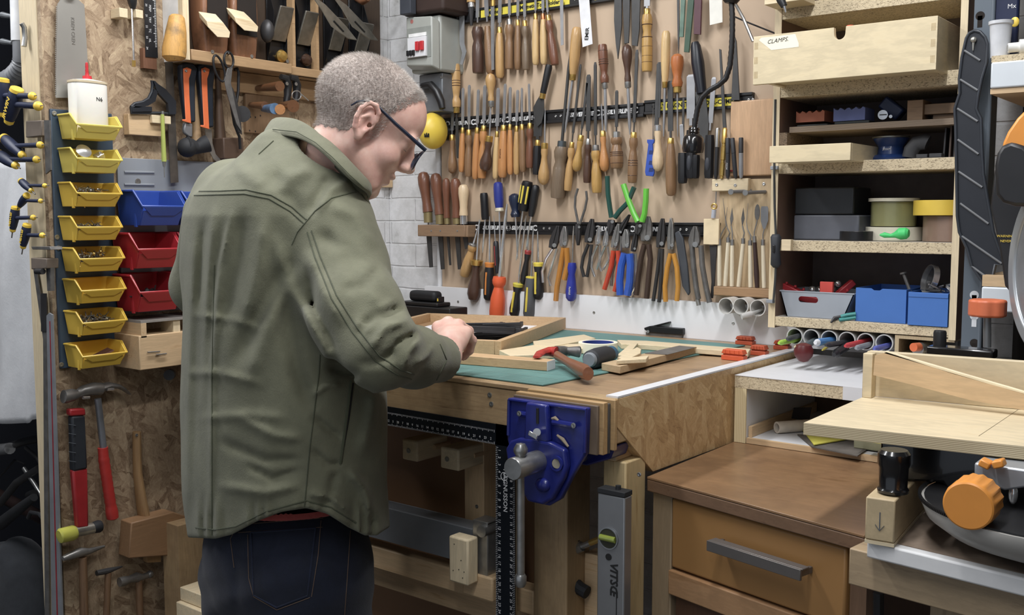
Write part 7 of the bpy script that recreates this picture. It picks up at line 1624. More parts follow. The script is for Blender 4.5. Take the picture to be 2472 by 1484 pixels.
def ht(tip,fe,end,hw,m,st,bw,lab,name='chisel',fer=BRASS,off=.018,blade=None,flat=True,fl_=14,cat=None,collar=None):
    Y=YW-off;F=PY(*fe,Y);E_=PY(*end,Y);T_=PY(*tip,Y);s=dep(F)/FPX;t=thing(name,lab,cat or name.replace('_',' '),F)
    d=(E_-F);L=d.length;du=d/L;R_=hw*s;fL=fl_*s
    M_=axis(F,E_,ref=(0,-1,0));pr=PR[st];mt_=HM_[m] if isinstance(m,str) else m
    MB().lathe([(R_*r,fL+(L-fL)*f) for f,r in pr]+[(.0001,L+R_*.12)],8 if st=='b' and m=='black' else 16,M_).build('handle',mt_,t)
    if fer:MB().lathe([(R_*.52,0),(R_*.60,fL*.1),(R_*.62,fL)],14,M_).build('ferrule',fer,t)
    if blade is None:blade=bs
    b_=MB();w=bw*s
    if flat:
        bv=(T_-F);b0=F+bv*.06
        b_.beam(F+du*.003,F+bv*.12,w*.7,.003,up=(0,-1,0));b_.beam(F+bv*.12,T_-bv*.04,w*2,.0026,up=(0,-1,0));b_.beam(T_-bv*.04,T_,w*2,.0026,up=(0,-1,0),taper=.6)
    else:b_.tube([F+du*.003,F+(T_-F)*.8,T_],[w,w,w*.35],10)
    b_.build('blade',blade,t)
    return t,M_,L,R_,s
def bands(r,col):
    t,M_,L,R_,s=r;z=L;
    for f in col:MB().lathe([(R_*.97,L*f),(R_*1.015,L*f+.001),(R_*.97,L*f+.002)],16,M_).build('ring_line',HM_['dark'],t)
G=[ # handles down, top row
 ((1153,-30),(1153,52),(1155,176),15,'dark','w',5,'thick dark purple brown handled turning gouge in the top row','gouge',None),
 ((1172,-40),(1176,50),(1184,178),11,'brown','s',6,'long mid brown handled chisel beside the thick dark one','chisel',None),
 ((1208,-30),(1206,66),(1207,188),11,'gold','s',5,'glossy golden brown handled chisel hanging lowest in the top row','chisel',BRASS),
 ((1230,-30),(1230,46),(1230,166),11,'brown','w',4,'two tone handled chisel with steel end cap in the top row','chisel',STEEL),
 ((1251,-30),(1250,48),(1250,168),9,'brown','s',4,'slim brown handled gouge right of the steel capped one','gouge',BRASS),
 ((1266,-30),(1267,50),(1270,168),10,'grey','c',4,'waisted grey brown handled gouge left of the two yellow handles','gouge',BRASS),
 ((1293,-30),(1293,33),(1293,156),9,'yellow','s',3,'pale yellow handled gouge, left one of the twin pair','gouge',BRASS),
 ((1311,-30),(1311,33),(1313,155),9,'yellow','s',4,'pale yellow handled gouge with copper ferrule, right one of the pair','gouge',plain('copper','#b8754a',.35,.9)),
 ((1318,-30),(1323,37),(1340,156),11,'red','c',3,'tilted red brown handled tool right of the yellow pair','scraper',BRASS),
 ((1563,-30),(1562,21),(1562,172),13,'stripe','w',8,'striped two tone handled chisel hanging by itself','chisel',BRASS),
 # handles up, top and middle
 ((1364,320),(1382,194),(1393,66),13,'gold','s',3,'tall honey coloured handle standing above the files','screwdriver',BRASS),
 ((1463,318),(1461,214),(1454,108),12,'red','c',4,'ringed red brown handle above the middle strip','screwdriver',STEEL),
 ((1521,325),(1516,212),(1513,108),13,'dark','p',4,'dark pear shaped handle above the middle strip','bradawl',STEEL),
 ((1602,330),(1605,212),(1608,75),11,'yellow','s',3,'pale yellow handle pointing up, left of the amber one','screwdriver',BRASS),
 ((1636,330),(1635,224),(1635,131),16,'amber','k',2,'glossy amber round headed awl handle','awl',BRASS),
 ((1106,382),(1102,273),(1098,155),13,'gold','c',4,'ringed honey handle pointing up at the left board edge','rasp',BRASS),
 ((1178,300),(1186,258),(1184,178),13,'gold','p',2,'small carved brown handle pointing up between the rows','awl',STEEL),
 # middle row, handles down
 ((1094,240),(1091,325),(1092,418),12,'brown','p',4,'brown pear handled chisel, leftmost of the middle row','chisel',BRASS),
 ((1118,212),(1117,308),(1114,415),8,'orange','s',4,'narrow orange handled chisel, second in the middle row','chisel',BRASS),
 ((1133,205),(1132,313),(1131,426),10,'brown','c',4,'brown handled chisel with stepped collar near left end','chisel',BRASS),
 ((1155,216),(1152,308),(1147,432),9,'orange','s',4,'plain orange brown handled chisel hanging low near left end','chisel',BRASS),
 ((1171,206),(1168,303),(1163,430),11,'orange','c',5,'waisted orange handle partly behind the dark bulb handle','gouge',BRASS),
 ((1203,212),(1200,317),(1196,431),8,'yellow','s',5,'slim yellow handled chisel right of the dark bulb','chisel',BRASS),
 ((1220,202),(1216,302),(1213,428),12,'orange','s',4,'broad orange handle with dark worn stamp marks','gouge',BRASS),
 ((1232,210),(1231,300),(1232,421),8,'orange','s',4,'orange handle just right of the stamped one','gouge',BRASS),
 ((1250,217),(1247,304),(1247,421),8,'gold','s',4,'golden brown handle, middle of the tight bunch','gouge',BRASS),
 ((1260,212),(1260,300),(1263,415),9,'brown','s',3,'brown handle left of the red turned one','gouge',BRASS),
 ((1277,202),(1279,297),(1279,405),10,'red','c',3,'red brown turned handle at the right of the bunch','gouge',BRASS),
 ((1316,262),(1315,345),(1312,445),14,'gold','p',2,'grainy ash pear shaped handle on its own','awl',BRASS),
 ((1377,120),(1357,340),(1346,478),18,'grey','w',4,'largest grey weathered handle, hanging lowest on a round bar','file',plain('steel_ferrule','#5d666b',.4,.7)),
 ((1402,155),(1381,343),(1370,460),10,'gold','c',3,'honey handle tucked beside the largest weathered handle','file',BRASS),
 ((1418,195),(1403,326),(1391,413),12,'stripe','p',3,'swirly grained drop handle right of the honey one','file',BRASS),
 ((1421,180),(1420,335),(1417,441),10,'dark','c',6,'dark waisted handle on a broad flat file','file',STEEL),
 ((1437,150),(1438,350),(1441,465),13,'stripe','c',4,'knobbly spalted yellow handle hanging low','file',DSTEEL),
 ((1452,250),(1455,316),(1460,413),12,'orange','p',2,'smooth light orange drop handle beside the spalted one','awl',BRASS),
 ((1489,218),(1488,318),(1489,406),16,'brown','c',4,'stubby wide ringed brown handle','file',STEEL),
 ((1538,120),(1530,319),(1526,441),12,'brown','c',4,'ringed tan brown handle on a long thin file','file',BRASS),
 ((1592,150),(1588,302),(1588,412),14,'beech','p',6,'pale beech bulb handle right of the blue holder','rasp',CHROME),
 ((1618,195),(1619,333),(1620,472),13,'brown','s',7,'long plain brown handle hanging lowest right of centre','file',BRASS),
]
for g_ in G:
    flat=g_[8] not in ('awl','screwdriver','bradawl') and 'round bar' not in g_[7]
    r_=ht(*g_[:8],name=g_[8],fer=g_[9],flat=flat,off=.02 if g_[2][1]>g_[1][1] else .026,blade=fl if g_[8] in ('file','rasp') else bs)
    if 'ring' in g_[7] or 'striped' in g_[7]:bands(r_,(.55,.6,.65,.85) if 'striped' not in g_[7] else (.25,.45,.6,.75,.85))
    if 'stamped one' not in g_[7] and 'stamp' in g_[7]:text('MARPLES',.007,r_[1] @ frame((0,r_[3]*1.0,r_[2]*.55),(0,0,1),(0,1,0)),plain('burnt','#5a2f1a',.8),r_[0],'stamp',.0003)
ht((1185,262),(1182,328),(1170,412),15,'dark','p',2,'very dark glossy bulb handle in front of orange ones',name='awl',flat=False,off=.034)
def wpoly(name,px,off,m,par,th=.003,bev=0):return MB().slab([PY(x,y,YW-off) for x,y in px],(0,-th,0)).build(name,m,par,bevel=bev)
def wt(name,lab,cat,c):return thing(name,lab,cat,PY(c[0],c[1],YW-.02))
t=wt('bent_steel_bar','flat steel bar with a bent lower end at the top left of board','bar',(1116,60));wpoly('bar',[(1109,-30),(1121,-30),(1122,105),(1127,125),(1118,157),(1112,155),(1117,128),(1111,105)],.02,bs,t)
t=wt('socket_chisel','black socket tool with pale handle cut off by photo top','chisel',(1137,30));MB().tube([PY(1137,-60,YW-.02),PY(1137,6,YW-.02)],.013,14).build('handle',HM_['gold'],t);MB().tube([PY(1137,6,YW-.02),PY(1138,18,YW-.02)],.010,14).build('ferrule',CHROME,t);MB().tube([PY(1138,18,YW-.02),PY(1138,62,YW-.02)],[.010,.004],10).build('socket',GUN,t)
t=wt('long_gouge','long steel gouge with brass ferrule running down between brown handles','gouge',(1190,60));MB().tube([PY(1188,-50,YW-.024),PY(1190,0,YW-.024)],.010,12).build('handle',HM_['red'],t);MB().tube([PY(1190,0,YW-.024),PY(1190,15,YW-.024)],.007,12).build('ferrule',BRASS,t);wpoly('blade',[(1186,15),(1194,15),(1194,168),(1187,170)],.024,bs,t)
t=wt('steel_strip_rule','narrow etched steel rule hanging left of the white ruler','ruler',(1356,50));wpoly('blade',[(1352,0),(1360,0),(1361,108),(1354,110)],.02,bs,t,.001)
t=wt('white_ruler','white ruler with black maker lettering tilted on the board','ruler',(1413,50));wpoly('blade',[(1396,-20),(1421,-24),(1431,106),(1407,114)],.024,plain('ruler_white','#dcdde0',.45),t,.001);text('EMIR',.016,frame(PY(1417,82,YW-.0256),(.1,0,1),(0,-1,0)),BTXT,t,ext=.0001,bold=.0003)
for px,lab,m_,th in (([(1485,-20),(1502,-20),(1502,60),(1498,105),(1493,143),(1488,105),(1484,50)],'dark tapered half round file, pointed end down',fl,.004),([(1504,-20),(1522,-20),(1521,60),(1519,104),(1509,106)],'dark flat file with a blunt end, left of a similar wider one',fl,.004),([(1526,-20),(1547,-20),(1545,70),(1540,112),(1527,110)],'wider dark flat file with a blunt slanted end',fl,.004),
    ([(1635,-20),(1641,-20),(1641,90),(1639,131),(1637,100)],'thin dark needle like file left of the green ones',fl,.003),([(1646,-20),(1657,-20),(1651,90),(1642,90)],'pale green painted stub of a file',plain('green_paint','#5e7c6c',.5,var=.3),.005),([(1664,-20),(1679,-20),(1665,127),(1653,126)],'darker green painted long file',plain('green_paint2','#35523f',.5,var=.2),.005),([(1679,-20),(1696,-20),(1693,84),(1677,83)],'maroon painted file, shorter than the green one',plain('maroon_paint','#57303a',.5),.006),
    ([(1774,86),(1779,100),(1787,242),(1767,242)],'dark file standing right of the gooseneck lamp',fl,.004),([(1737,118),(1742,120),(1756,330),(1747,332)],'thin dark file leaning behind the gooseneck curve',fl,.003),([(1648,236),(1653,236),(1652,340),(1646,340)],'short thin needle file beside the amber awl',fl,.002),([(1586,155),(1594,150),(1586,345),(1578,345)],'slim saw file behind the pale beech handle',fl,.002)):
    t=wt('file',lab,'file',px[0]);wpoly('blade',px,.02,m_,t,th,.0005)
t=wt('block_iron','white painted plane blade hanging by the lamp base','blade',(1728,30));wpoly('blade',[(1713,-20),(1744,-20),(1745,54),(1715,61)],.02,plain('white_blade','#dedcd2',.5,var=.08),t,.003)
# black handled paring knife with leaf blade, palette knife
t=wt('slick_knife','black handled knife with wide leaf shaped blade on middle strip','knife',(1320,180));A,B=PY(1326,156,YW-.024),PY(1311,225,YW-.024);MB().tube([A,A+(B-A)*.1,B],[.008,.0105,.009],14).build('handle',HM_['black'],t);MB().tube([B,PY(1309,238,YW-.024)],.0085,14).build('ferrule',BRASS,t);wpoly('blade',[(1303,232),(1314,238),(1314,270),(1308,296),(1298,306),(1290,285),(1288,260),(1295,245)],.024,fl,t,.0015)
ht((1300,262),(1298,338),(1295,421),10,'black','b',12,'black handled palette knife pointing up behind the leaf knife',name='palette_knife',off=.018,blade=fl)
t=wt('black_rasp','large black plastic handled rasp pointing up near the lamp','rasp',(1685,160));A,B=PY(1678,102,YW-.024),PY(1694,225,YW-.024);MB().tube([A,A+(B-A)*.08,A+(B-A)*.4,B],[.009,.013,.0165,.0125],12).build('handle',plain('navy_black','#171b26',.4),t);wpoly('blade',[(1680,222),(1704,222),(1712,300),(1708,345),(1688,345)],.022,fl,t)
for tip,fe,end,bw,lab,off in (((1668,180),(1668,300),(1668,430),11,'black handled chisel with wide blade partly behind the lamp head',.02),((1724,186),(1714,312),(1711,430),6,'black handled narrow chisel with curved grip right of lamp',.022)):
    t,M_,L,R_,s=ht(tip,fe,end,12,'black','b',bw,lab,name='bevel_chisel',fer=None,off=off,blade=bs,cat='chisel');MB().ball((0,R_*.75,L*.72),(R_*.6,R_*.4,L*.16),12,M_).build('thumb_pad',plain('grey_pad','#34373f',.6),t)
t,M_,L,R_,s=ht((1645,300),(1648,355),(1648,442),12,'black','b',5,'black handled chisel, leftmost of three black ones',name='bevel_chisel',fer=None,off=.024,cat='chisel')
t,M_,L,R_,s=ht((1685,300),(1680,360),(1678,430),11,'black','b',5,'black handled chisel directly beneath the lamp head',name='bevel_chisel',fer=None,off=.018,cat='chisel')
t=wt('blade_holder','blue slotted plastic holder beside the beech bulb handle','holder',(1570,380));wpoly('body',[(1564,337),(1581,337),(1580,345),(1577,348),(1581,418),(1578,426),(1561,424),(1559,415),(1567,348),(1564,344)],.022,plain('royal_blue','#2c4fae',.4),t,.005,.001)
for y in (368,393,410):wpoly('slot',[(1568,y-5),(1577,y-5),(1576,y+4),(1566,y+4)],.0272,plain('slot_blue','#1b2f6e',.6),t,.0004)
MB().tube([PY(1577,250,YW-.02),PY(1576,340,YW-.02)],.001).build('wire',DSTEEL,t)

# rasps in the wooden block
Yb3=YW-.05;t=thing('rasp_rack','brown wooden block rack on the board holding five rasps','rack',PY(1070,560,Yb3));a,b_=PY(1008,560,Yb3),PY(1122,560,Yb3);MB().box(a.x,b_.x,Yb3,YW-.001,PY(1070,571,Yb3).z,PY(1070,543,Yb3).z).build('block',wood('rack_brown','#96785a','#7a5f45','x'),t,bevel=.002)
MB().box(b_.x+.001,b_.x+.012,Yb3,YW-.001,PY(1070,571,Yb3).z,PY(1070,543,Yb3).z).build('end_piece',wood('rack_brown','#96785a','#7a5f45','y'),t,bevel=.002)
for x in (1041,1063,1104):screw(PY(x,557,Yb3),(0,-1,0),t,.003)
for (x0,y0_,x1,y1_,hw,m_,fy,by,lab) in ((1021,415,1033,512,15,'red',537,645,'brown rasp handle, leftmost in the wooden block rack'),(1051,418,1061,518,14,'red',541,650,'brown rasp handle, second from the left in the block rack'),(1077,430,1079,526,10,'red',541,640,'slimmest brown rasp handle, third in the block rack'),(1099,430,1102,526,13,'red',541,650,'brown rasp handle beside the pale one in block rack'),(1119,445,1119,520,13,'beech',541,600,'pale new beech rasp handle, rightmost in the block rack')):
    Yq=YW-.026;A,B,Fq=PY(x0,y0_,Yq),PY(x1,y1_,Yq),PY(x1+1,fy,Yq);s=dep(A)/FPX;R_=hw*s;t=thing('rasp',lab,'rasp',Fq);M_=axis(B,A);L=(A-B).length
    MB().lathe([(R_*r,L*f) for f,r in ((0,.82),(.1,.8),(.25,.72),(.45,.8),(.7,1),(.88,.98),(.97,.7),(1,.3))],18,M_).build('handle',ws('rosewood','#7b4c34','#5e3624') if m_=='red' else HM_['beech'],t)
    MB().tube([B,Fq],R_*.72,14).build('ferrule',plain('dull_brass','#9a8a5c',.45,.6) if m_=='red' else CHROME,t);MB().tube([Fq,PY(x1+1,548,Yq)],.003).build('tang',STEEL,t)
    E2=PY(x1+8,by,Yq);MB().beam(PY(x1+1,548,Yq),E2,.020 if hw>10 else .010,.004,up=(0,-1,0),taper=.7).build('blade',fl,t)

# screwdrivers
def drv(tip,fe,end,hw,m,st,lab,sh=2.2,extra=None,off=.022,collar=None,name='screwdriver'):
    t,M_,L,R_,s=ht(tip,fe,end,hw,m,st,sh,lab,name=name,fer=None,off=off,flat=False,blade=CHROME,fl_=0)
    if collar:MB().lathe([(R_*.8,-.001),(R_*.95,.001),(R_*.8,L*.12),(R_*.7,L*.12)],16,M_).build('collar',collar,t)
    if extra:
        for k in (0,) if len(extra)==1 else (-1,0,1):a_=k*.9;MB().tube([(R_*.86*math.sin(a_),R_*.86*math.cos(a_),L*.25),(R_*.93*math.sin(a_),R_*.93*math.cos(a_),L*.55),(R_*.9*math.sin(a_),R_*.9*math.cos(a_),L*.85)],R_*.2,8,M=M_).build('inlay',extra[0],t)
    return t,M_,L,R_
pc=lambda n,c,**k:plain(n,c,.4,var=.05,**k)
yl,rdp=pc('driver_yellow','#e6cf2c'),pc('driver_red','#9c2f2f')
drv((1165,610),(1172,530),(1168,466),10,pc('oct_black','#17181c'),'b','black eight sided driver handle pointing up at the strip left end')
drv((1208,640),(1206,510),(1202,440),12,pc('trans_blue','#26358f',coat=.4),'s','blue fluted driver handle with clear end pointing up',collar=pc('clear_end','#c9bfa6',coat=.4))
drv((1250,625),(1245,524),(1242,468),15,pc('ball_navy','#16233f',coat=.4),'k','stubby navy ball handled driver pointing up')
drv((1246,628),(1262,508),(1274,438),14,pc('ydrv','#15161a'),'b','black and yellow striped driver handle pointing up',extra=(yl,1,1))
drv((1270,600),(1282,522),(1294,447),10,'black','s','slim black driver handle pointing up, behind the yellow striped',off=.016)
drv((1224,492),(1206,668),(1198,772),19,pc('neon_orange','#ea5a1c'),'c','large bright orange driver with long steel shaft',sh=4,off=.04)
drv((1182,522),(1182,634),(1179,724),13,'black','s','black driver with orange collar and outline, hanging handle down',collar=pc('amber_collar','#d98324'),extra=(pc('amber_collar','#d98324'),))
drv((1192,520),(1201,660),(1197,582),7,pc('redblack','#2a2b30'),'s','small grey and red driver handle between two big drivers',sh=1.5,extra=(rdp,),off=.018)
drv((1270,520),(1251,684),(1241,764),14,'black','k','black bulb driver with thin yellow edge, near the splash board',collar=pc('yedge','#d4c62c'),extra=(yl,))
drv((1276,545),(1275,605),(1262,686),9,'black','k','black driver with small red collar, half hidden',collar=rdp,off=.014)
drv((1288,545),(1283,668),(1277,766),15,pc('grey_drv','#55585c'),'b','grey and yellow square gripped driver, lowest on the board',extra=(yl,),collar=yl)
drv((1298,558),(1300,634),(1300,722),14,'black','k','black and yellow rubber driver with hanging hole',extra=(yl,),collar=yl)
t_,M_,L,R_=drv((1385,545),(1381,634),(1378,726),14,pc('cobalt','#24329a',coat=.3),'k','cobalt blue driver handle with white lettering',off=.035);text('Faithfull',.008,M_ @ frame((R_*.3,R_*.95,L*.72),(0,0,1),(.2,1,0)),WTXT,t_,sx=.9)
drv((1160,530),(1143,588),(1120,666),13,'gold','c','old tilted boxwood driver handle left of the dark bulb',collar=STEEL)
drv((1157,530),(1151,628),(1143,727),17,'dark','p','dark brown bulb handled driver with brass ferrule',collar=BRASS,off=.028)

# pliers
def arm(pts,off,r,m,par,nm='handle'):return MB().tube([PY(x,y,YW-off) for x,y in pts],r,10).build(nm,m,par)
def pliers(lab,tip,piv,h1,h2,r,m,jw=8,jm=None,off=.03,name='pliers',grip=None):
    jm=jm or GUN;t=wt(name,lab,'pliers',piv);s=dep(PY(*piv,YW))/FPX
    tx,ty=tip;px_,py_=piv;n=math.hypot(tx-px_,ty-py_);ux,uy=(tx-px_)/n,(ty-py_)/n;vx,vy=-uy,ux
    for sd in (-1,1):
        q=lambda f,w:(px_+ux*n*f+vx*w*sd*jw,py_+uy*n*f+vy*w*sd*jw)
        wpoly('jaw',[q(-.15,.02),q(-.15,.8),q(.2,1.05),q(.65,.8),q(1,.28),q(1,.03)],off-.003*(sd>0),jm,t,.009,.001)
    MB().tube([PY(px_,py_,YW-off-.014),PY(px_,py_,YW-off+.002)],jw*.5*s,14).build('pivot',STEEL,t)
    for k,h in enumerate((h1,h2)):
        o_=off+.004+(.003 if k else 0)
        if grip:arm([h[0],h[1]],o_,[.0045,.005],jm,t,'arm');arm(h[1:] if len(h)>2 else [h[0],h[1]],o_,[r*.85]+[r]*(max(len(h)-2,1)-0),m,t)
        else:arm(h,o_,r,m,t)
    return t
cg=lambda n,c:plain(n,c,.3,var=.06,coat=.4)
pliers('chrome side cutters with bare curved handles, leftmost of the pliers',(1350,545),(1338,592),[(1334,600),(1318,625),(1309,655),(1311,682)],[(1345,600),(1332,640),(1324,670),(1330,690)],.0042,CHROME,10)
pliers('pliers with long amber tape wrapped handle',(1366,546),(1363,588),[(1361,598),(1354,640),(1345,690),(1342,726)],[(1368,598),(1370,640),(1362,675)],.0078,cg('amber_grip','#b9791c'),9,STEEL,.034)
pliers('long thin bare steel pliers with handles pointing up',(1398,592),(1398,548),[(1396,540),(1388,500),(1389,475),(1395,455)],[(1400,540),(1412,505),(1417,480),(1415,461)],.0035,DSTEEL,6)
pliers('dark steel pincers behind the long thin pliers',(1432,528),(1424,578),[(1420,590),(1408,620),(1404,645),(1410,668)],[(1428,590),(1424,630),(1417,668)],.005,GUN,10,off=.026)
pliers('small polished snipe pliers with bowed handles',(1450,545),(1446,584),[(1442,592),(1430,620),(1428,645),(1436,668)],[(1449,592),(1447,625),(1440,650)],.0036,CHROME,6,CHROME)
pliers('second small polished pliers, right of its bowed twin',(1470,548),(1464,588),[(1461,595),(1450,620),(1447,640),(1452,655)],[(1467,595),(1470,625),(1456,650)],.0036,CHROME,6,CHROME)
pliers('bottle green handled cutters spread open, pointing up',(1474,566),(1478,535),[(1476,525),(1472,500),(1468,470),(1466,425)],[(1484,525),(1497,508),(1515,490),(1531,452)],.0070,cg('bottle_green','#1b4d45'),8)
pliers('wire strippers with bright orange red handles',(1496,540),(1486,590),[(1481,605),(1476,640),(1466,675),(1459,698)],[(1492,605),(1494,640),(1490,680),(1484,703)],.0068,cg('orange_red','#c8401f'),8,STEEL,.03)
pliers('lime green handled cutters spread open, pointing up',(1542,566),(1545,545),[(1540,535),(1530,515),(1518,485),(1505,445)],[(1550,535),(1556,515),(1559,485),(1560,455)],.0078,cg('lime','#5fc32c'),8,off=.036)
pliers('bent nose chrome pliers crossing behind the blue ones',(1522,518),(1498,560),[(1494,570),(1488,620),(1478,660),(1476,690)],[(1500,570),(1498,620),(1490,650)],.004,STEEL,6,off=.02)
pliers('stout pliers with thick bright blue handles',(1514,553),(1513,592),[(1508,612),(1500,640),(1496,675),(1497,712)],[(1520,612),(1522,640),(1520,680),(1514,712)],.0105,cg('bright_blue','#2b5cc0'),9,STEEL,.036)
pliers('slim polished pliers right of the blue handled pair',(1540,556),(1532,600),[(1529,612),(1524,650),(1526,690),(1521,714)],[(1535,612),(1536,650),(1535,690),(1522,716)],.0045,CHROME,6,off=.026)
pliers('old dark combination pliers with brown handles',(1567,522),(1562,574),[(1556,590),(1548,620),(1541,665),(1536,712)],[(1566,590),(1570,625),(1566,670),(1561,720)],.0075,plain('brown_grip','#46342a',.45),13,DSTEEL,.03)
pliers('dark tin snips with long closed handles',(1602,527),(1597,588),[(1594,600),(1588,650),(1581,700),(1577,726)],[(1599,600),(1597,650),(1594,700),(1591,729)],.0052,GUN,10,off=.03)
pliers('long nose pliers with translucent amber handles',(1623,526),(1622,592),[(1619,612),(1611,645),(1605,690),(1607,728)],[(1626,612),(1634,645),(1637,690),(1634,726)],.0066,cg('amber_clear','#c98a1a'),8,STEEL,.034)
t=wt('folding_knife','dark grey metal cutter tool slanting down right of amber pliers','knife',(1655,640));wpoly('body',[(1632,562),(1642,556),(1652,575),(1662,640),(1668,705),(1664,713),(1650,690),(1640,620)],.028,plain('dusty_grey','#40444b',.5),t,.008,.002)
pliers('self locking grip pliers of grey steel',(1681,546),(1678,590),[(1670,590),(1674,640),(1680,690),(1686,722)],[(1692,592),(1695,640),(1704,690),(1713,730)],.007,DSTEEL,13,DSTEEL,.03)
MB().tube([PY(1684,722,YW-.034),PY(1687,737,YW-.034)],.006,12).build('adjusting_screw',STEEL,bpy.data.objects['pliers'])
t=wt('steel_spanner','dark slender spanner hanging beneath the cream card','spanner',(1722,600));wpoly('body',[(1714,592),(1732,592),(1730,625),(1725,700),(1722,720),(1716,718),(1719,680),(1716,620)],.024,GUN,t,.004,.001)
# ---- brick wall items behind the head
t=thing('consumer_unit','grey electrical consumer unit with red and white switches on brick wall','fuse box',PY(1040,100,2.28));cu=plain('cu_grey','#a3a69f',.4,var=.04)
Yu=2.25;p0,p1=PY(972,165,Yu),PY(1046,35,Yu);zt_,zb_=PY(1010,36,Yu).z,PY(1010,172,Yu).z
MB().box(PY(975,100,Yu).x,PY(1046,100,Yu).x,Yu+.03,2.400,zb_,zt_).build('case',cu,t,bevel=.008)
xa,xb=PY(975,100,Yu).x,PY(1046,100,Yu).x
MB().slab([V(xa+.004,Yu+.03,zb_+.01),V(xa+.01,Yu,zb_+.02),V(xb-.006,Yu,zb_+.012),V(xb,Yu+.03,zb_)],(0,0,zt_-zb_-.02)).build('cover',cu,t,bevel=.004)
wx=lambda x:PY(x,100,Yu-.001).x;wz=lambda y:PY(1010,y,Yu-.001).z
MB().box(wx(982),wx(1040),Yu-.001,Yu+.0005,wz(140),wz(66)).build('window_recess',plain('recess_grey','#8b8f89',.5),t)
MB().box(wx(988),wx(1032),Yu-.010,Yu-.0012,wz(138),wz(90)).build('breakers',WHITE,t,bevel=.001);MB().box(wx(988),wx(1030),Yu-.004,Yu-.0012,wz(88),wz(80)).build('label_strip',plain('label','#e8e8e6',.6),t)
for x in (1010,1021):MB().box(wx(x),wx(x+8),Yu-.017,Yu-.0105,wz(124),wz(102)).build('red_switch',red,t,bevel=.001)
for x in (988,995,1002):MB().box(wx(x),wx(x+5),Yu-.015,Yu-.0105,wz(134),wz(121)).build('breaker_toggle',BLACK,t,bevel=.001)
c=PY(994,52,Yu-.0006);MB().tube([c,c+V(0,.001,0)],.006,16).build('red_label',plain('faded_red','#b06a62',.6),t)
o=MB().box(PY(965,20,2.25).x,PY(1065,20,2.25).x,2.26,2.40,zt_+.005,zt_+.15).build('leather_case',plain('dark_leather','#3a2a24',.6),bevel=.01);tag(o,'dark brown case standing on top of the electrical unit','case')
o=MB().box(PY(965,20,2.22).x-.01,PY(985,20,2.22).x,2.23,2.255,zt_+.004,zt_+.12).build('dark_book',plain('slate_book','#3c4049',.6),bevel=.002);tag(o,'slate coloured folder at the left of dark brown case','folder')
t=thing('isolator_switch','grey metal isolator box with black rotary handle behind forehead','switch',PY(1045,220,2.3));xa=PY(1012,220,2.30).x;xb=PY(1068,220,2.30).x;MB().box(xa,xb,2.30,2.40,PY(1045,270,2.30).z,PY(1045,178,2.30).z).build('box',plain('galv_box','#72767b',.45,.3),t,bevel=.003)
MB().tube([PY(x,y,2.285) for x,y in ((1020,208),(1040,205),(1055,222),(1065,245),(1068,262))],[(.010,.010),(.012,.014),(.012,.013),(.012,.012),(.010,.009)],12).build('lever',BLACK,t);screw(PY(1066,186,2.2995),(0,-1,0),t)
t=thing('yellow_dome','yellow emergency stop dome with black mark beside the face','dome',PY(1045,318,2.3));c=PY(1045,316,2.31);MB().ball(c,(.041,.05,.055),28).build('dome',plain('dome_yellow','#e3c31c',.4,var=.03),t);MB().tube([c+V(0,.02,0),c+V(0,.085,0)],.025,20).build('stem',BLACK,t)
for k in range(3):MB().box(c.x+.008+k*.005,c.x+.012+k*.005,c.y-.0475+.002*k,c.y-.040,c.z-.022,c.z-.011+.002*(k % 2)).build('black_mark',BTXT,t)
# ================= on the bench =================
ZT=ZB+.0006;t=thing('cutting_mat','large green cutting mat lying on the workbench','cutting mat',(-1.3,1.9,ZT));MT=ZT+.003
C1=PZ(1310,932,ZT);mx0=-1.95;my0=C1.y+.0;
MB().slab([V(mx0,my0,ZT),V(C1.x,my0,ZT),V(C1.x+.045,2.30,ZT),V(mx0,2.30,ZT)],(0,0,.003)).build('mat',plain('mat_green','#55817c',.6,var=.2,vs=9),t,bevel=.0008)
m=MB();gl_=plain('mat_lines','#86a5a0',.7)
for i in range(14):x=C1.x-.02-i*.05;m.box(x,x+.0008,my0+.015,2.145,MT,MT+.0002)
for i in range(12):y=my0+.015+i*.05;m.box(mx0+.02,C1.x-.012,y,y+.0008,MT+.00021,MT+.0004)
m.build('grid_lines',gl_,t)
for i in range(26):text(str(i),.006,frame((C1.x-.02-i*.02,my0+.008,MT+.0002),(1,0,0),(0,0,1)),gl_,t,'number',.0001)
MZ=MT+.0006
def lum(px,h,lab,name='pine_stick',ax='x',m_=None,z=None,cat='timber',bev=.001):
    z=MZ if z is None else z;o=MB().slab([PZ(x,y,z+h) for x,y in px],(0,0,-h)).build(name,m_ or PINEL(ax),bevel=bev);return tag(o,lab,cat)
pg=wood('frame_oak','#c7a375','#a98456','x')
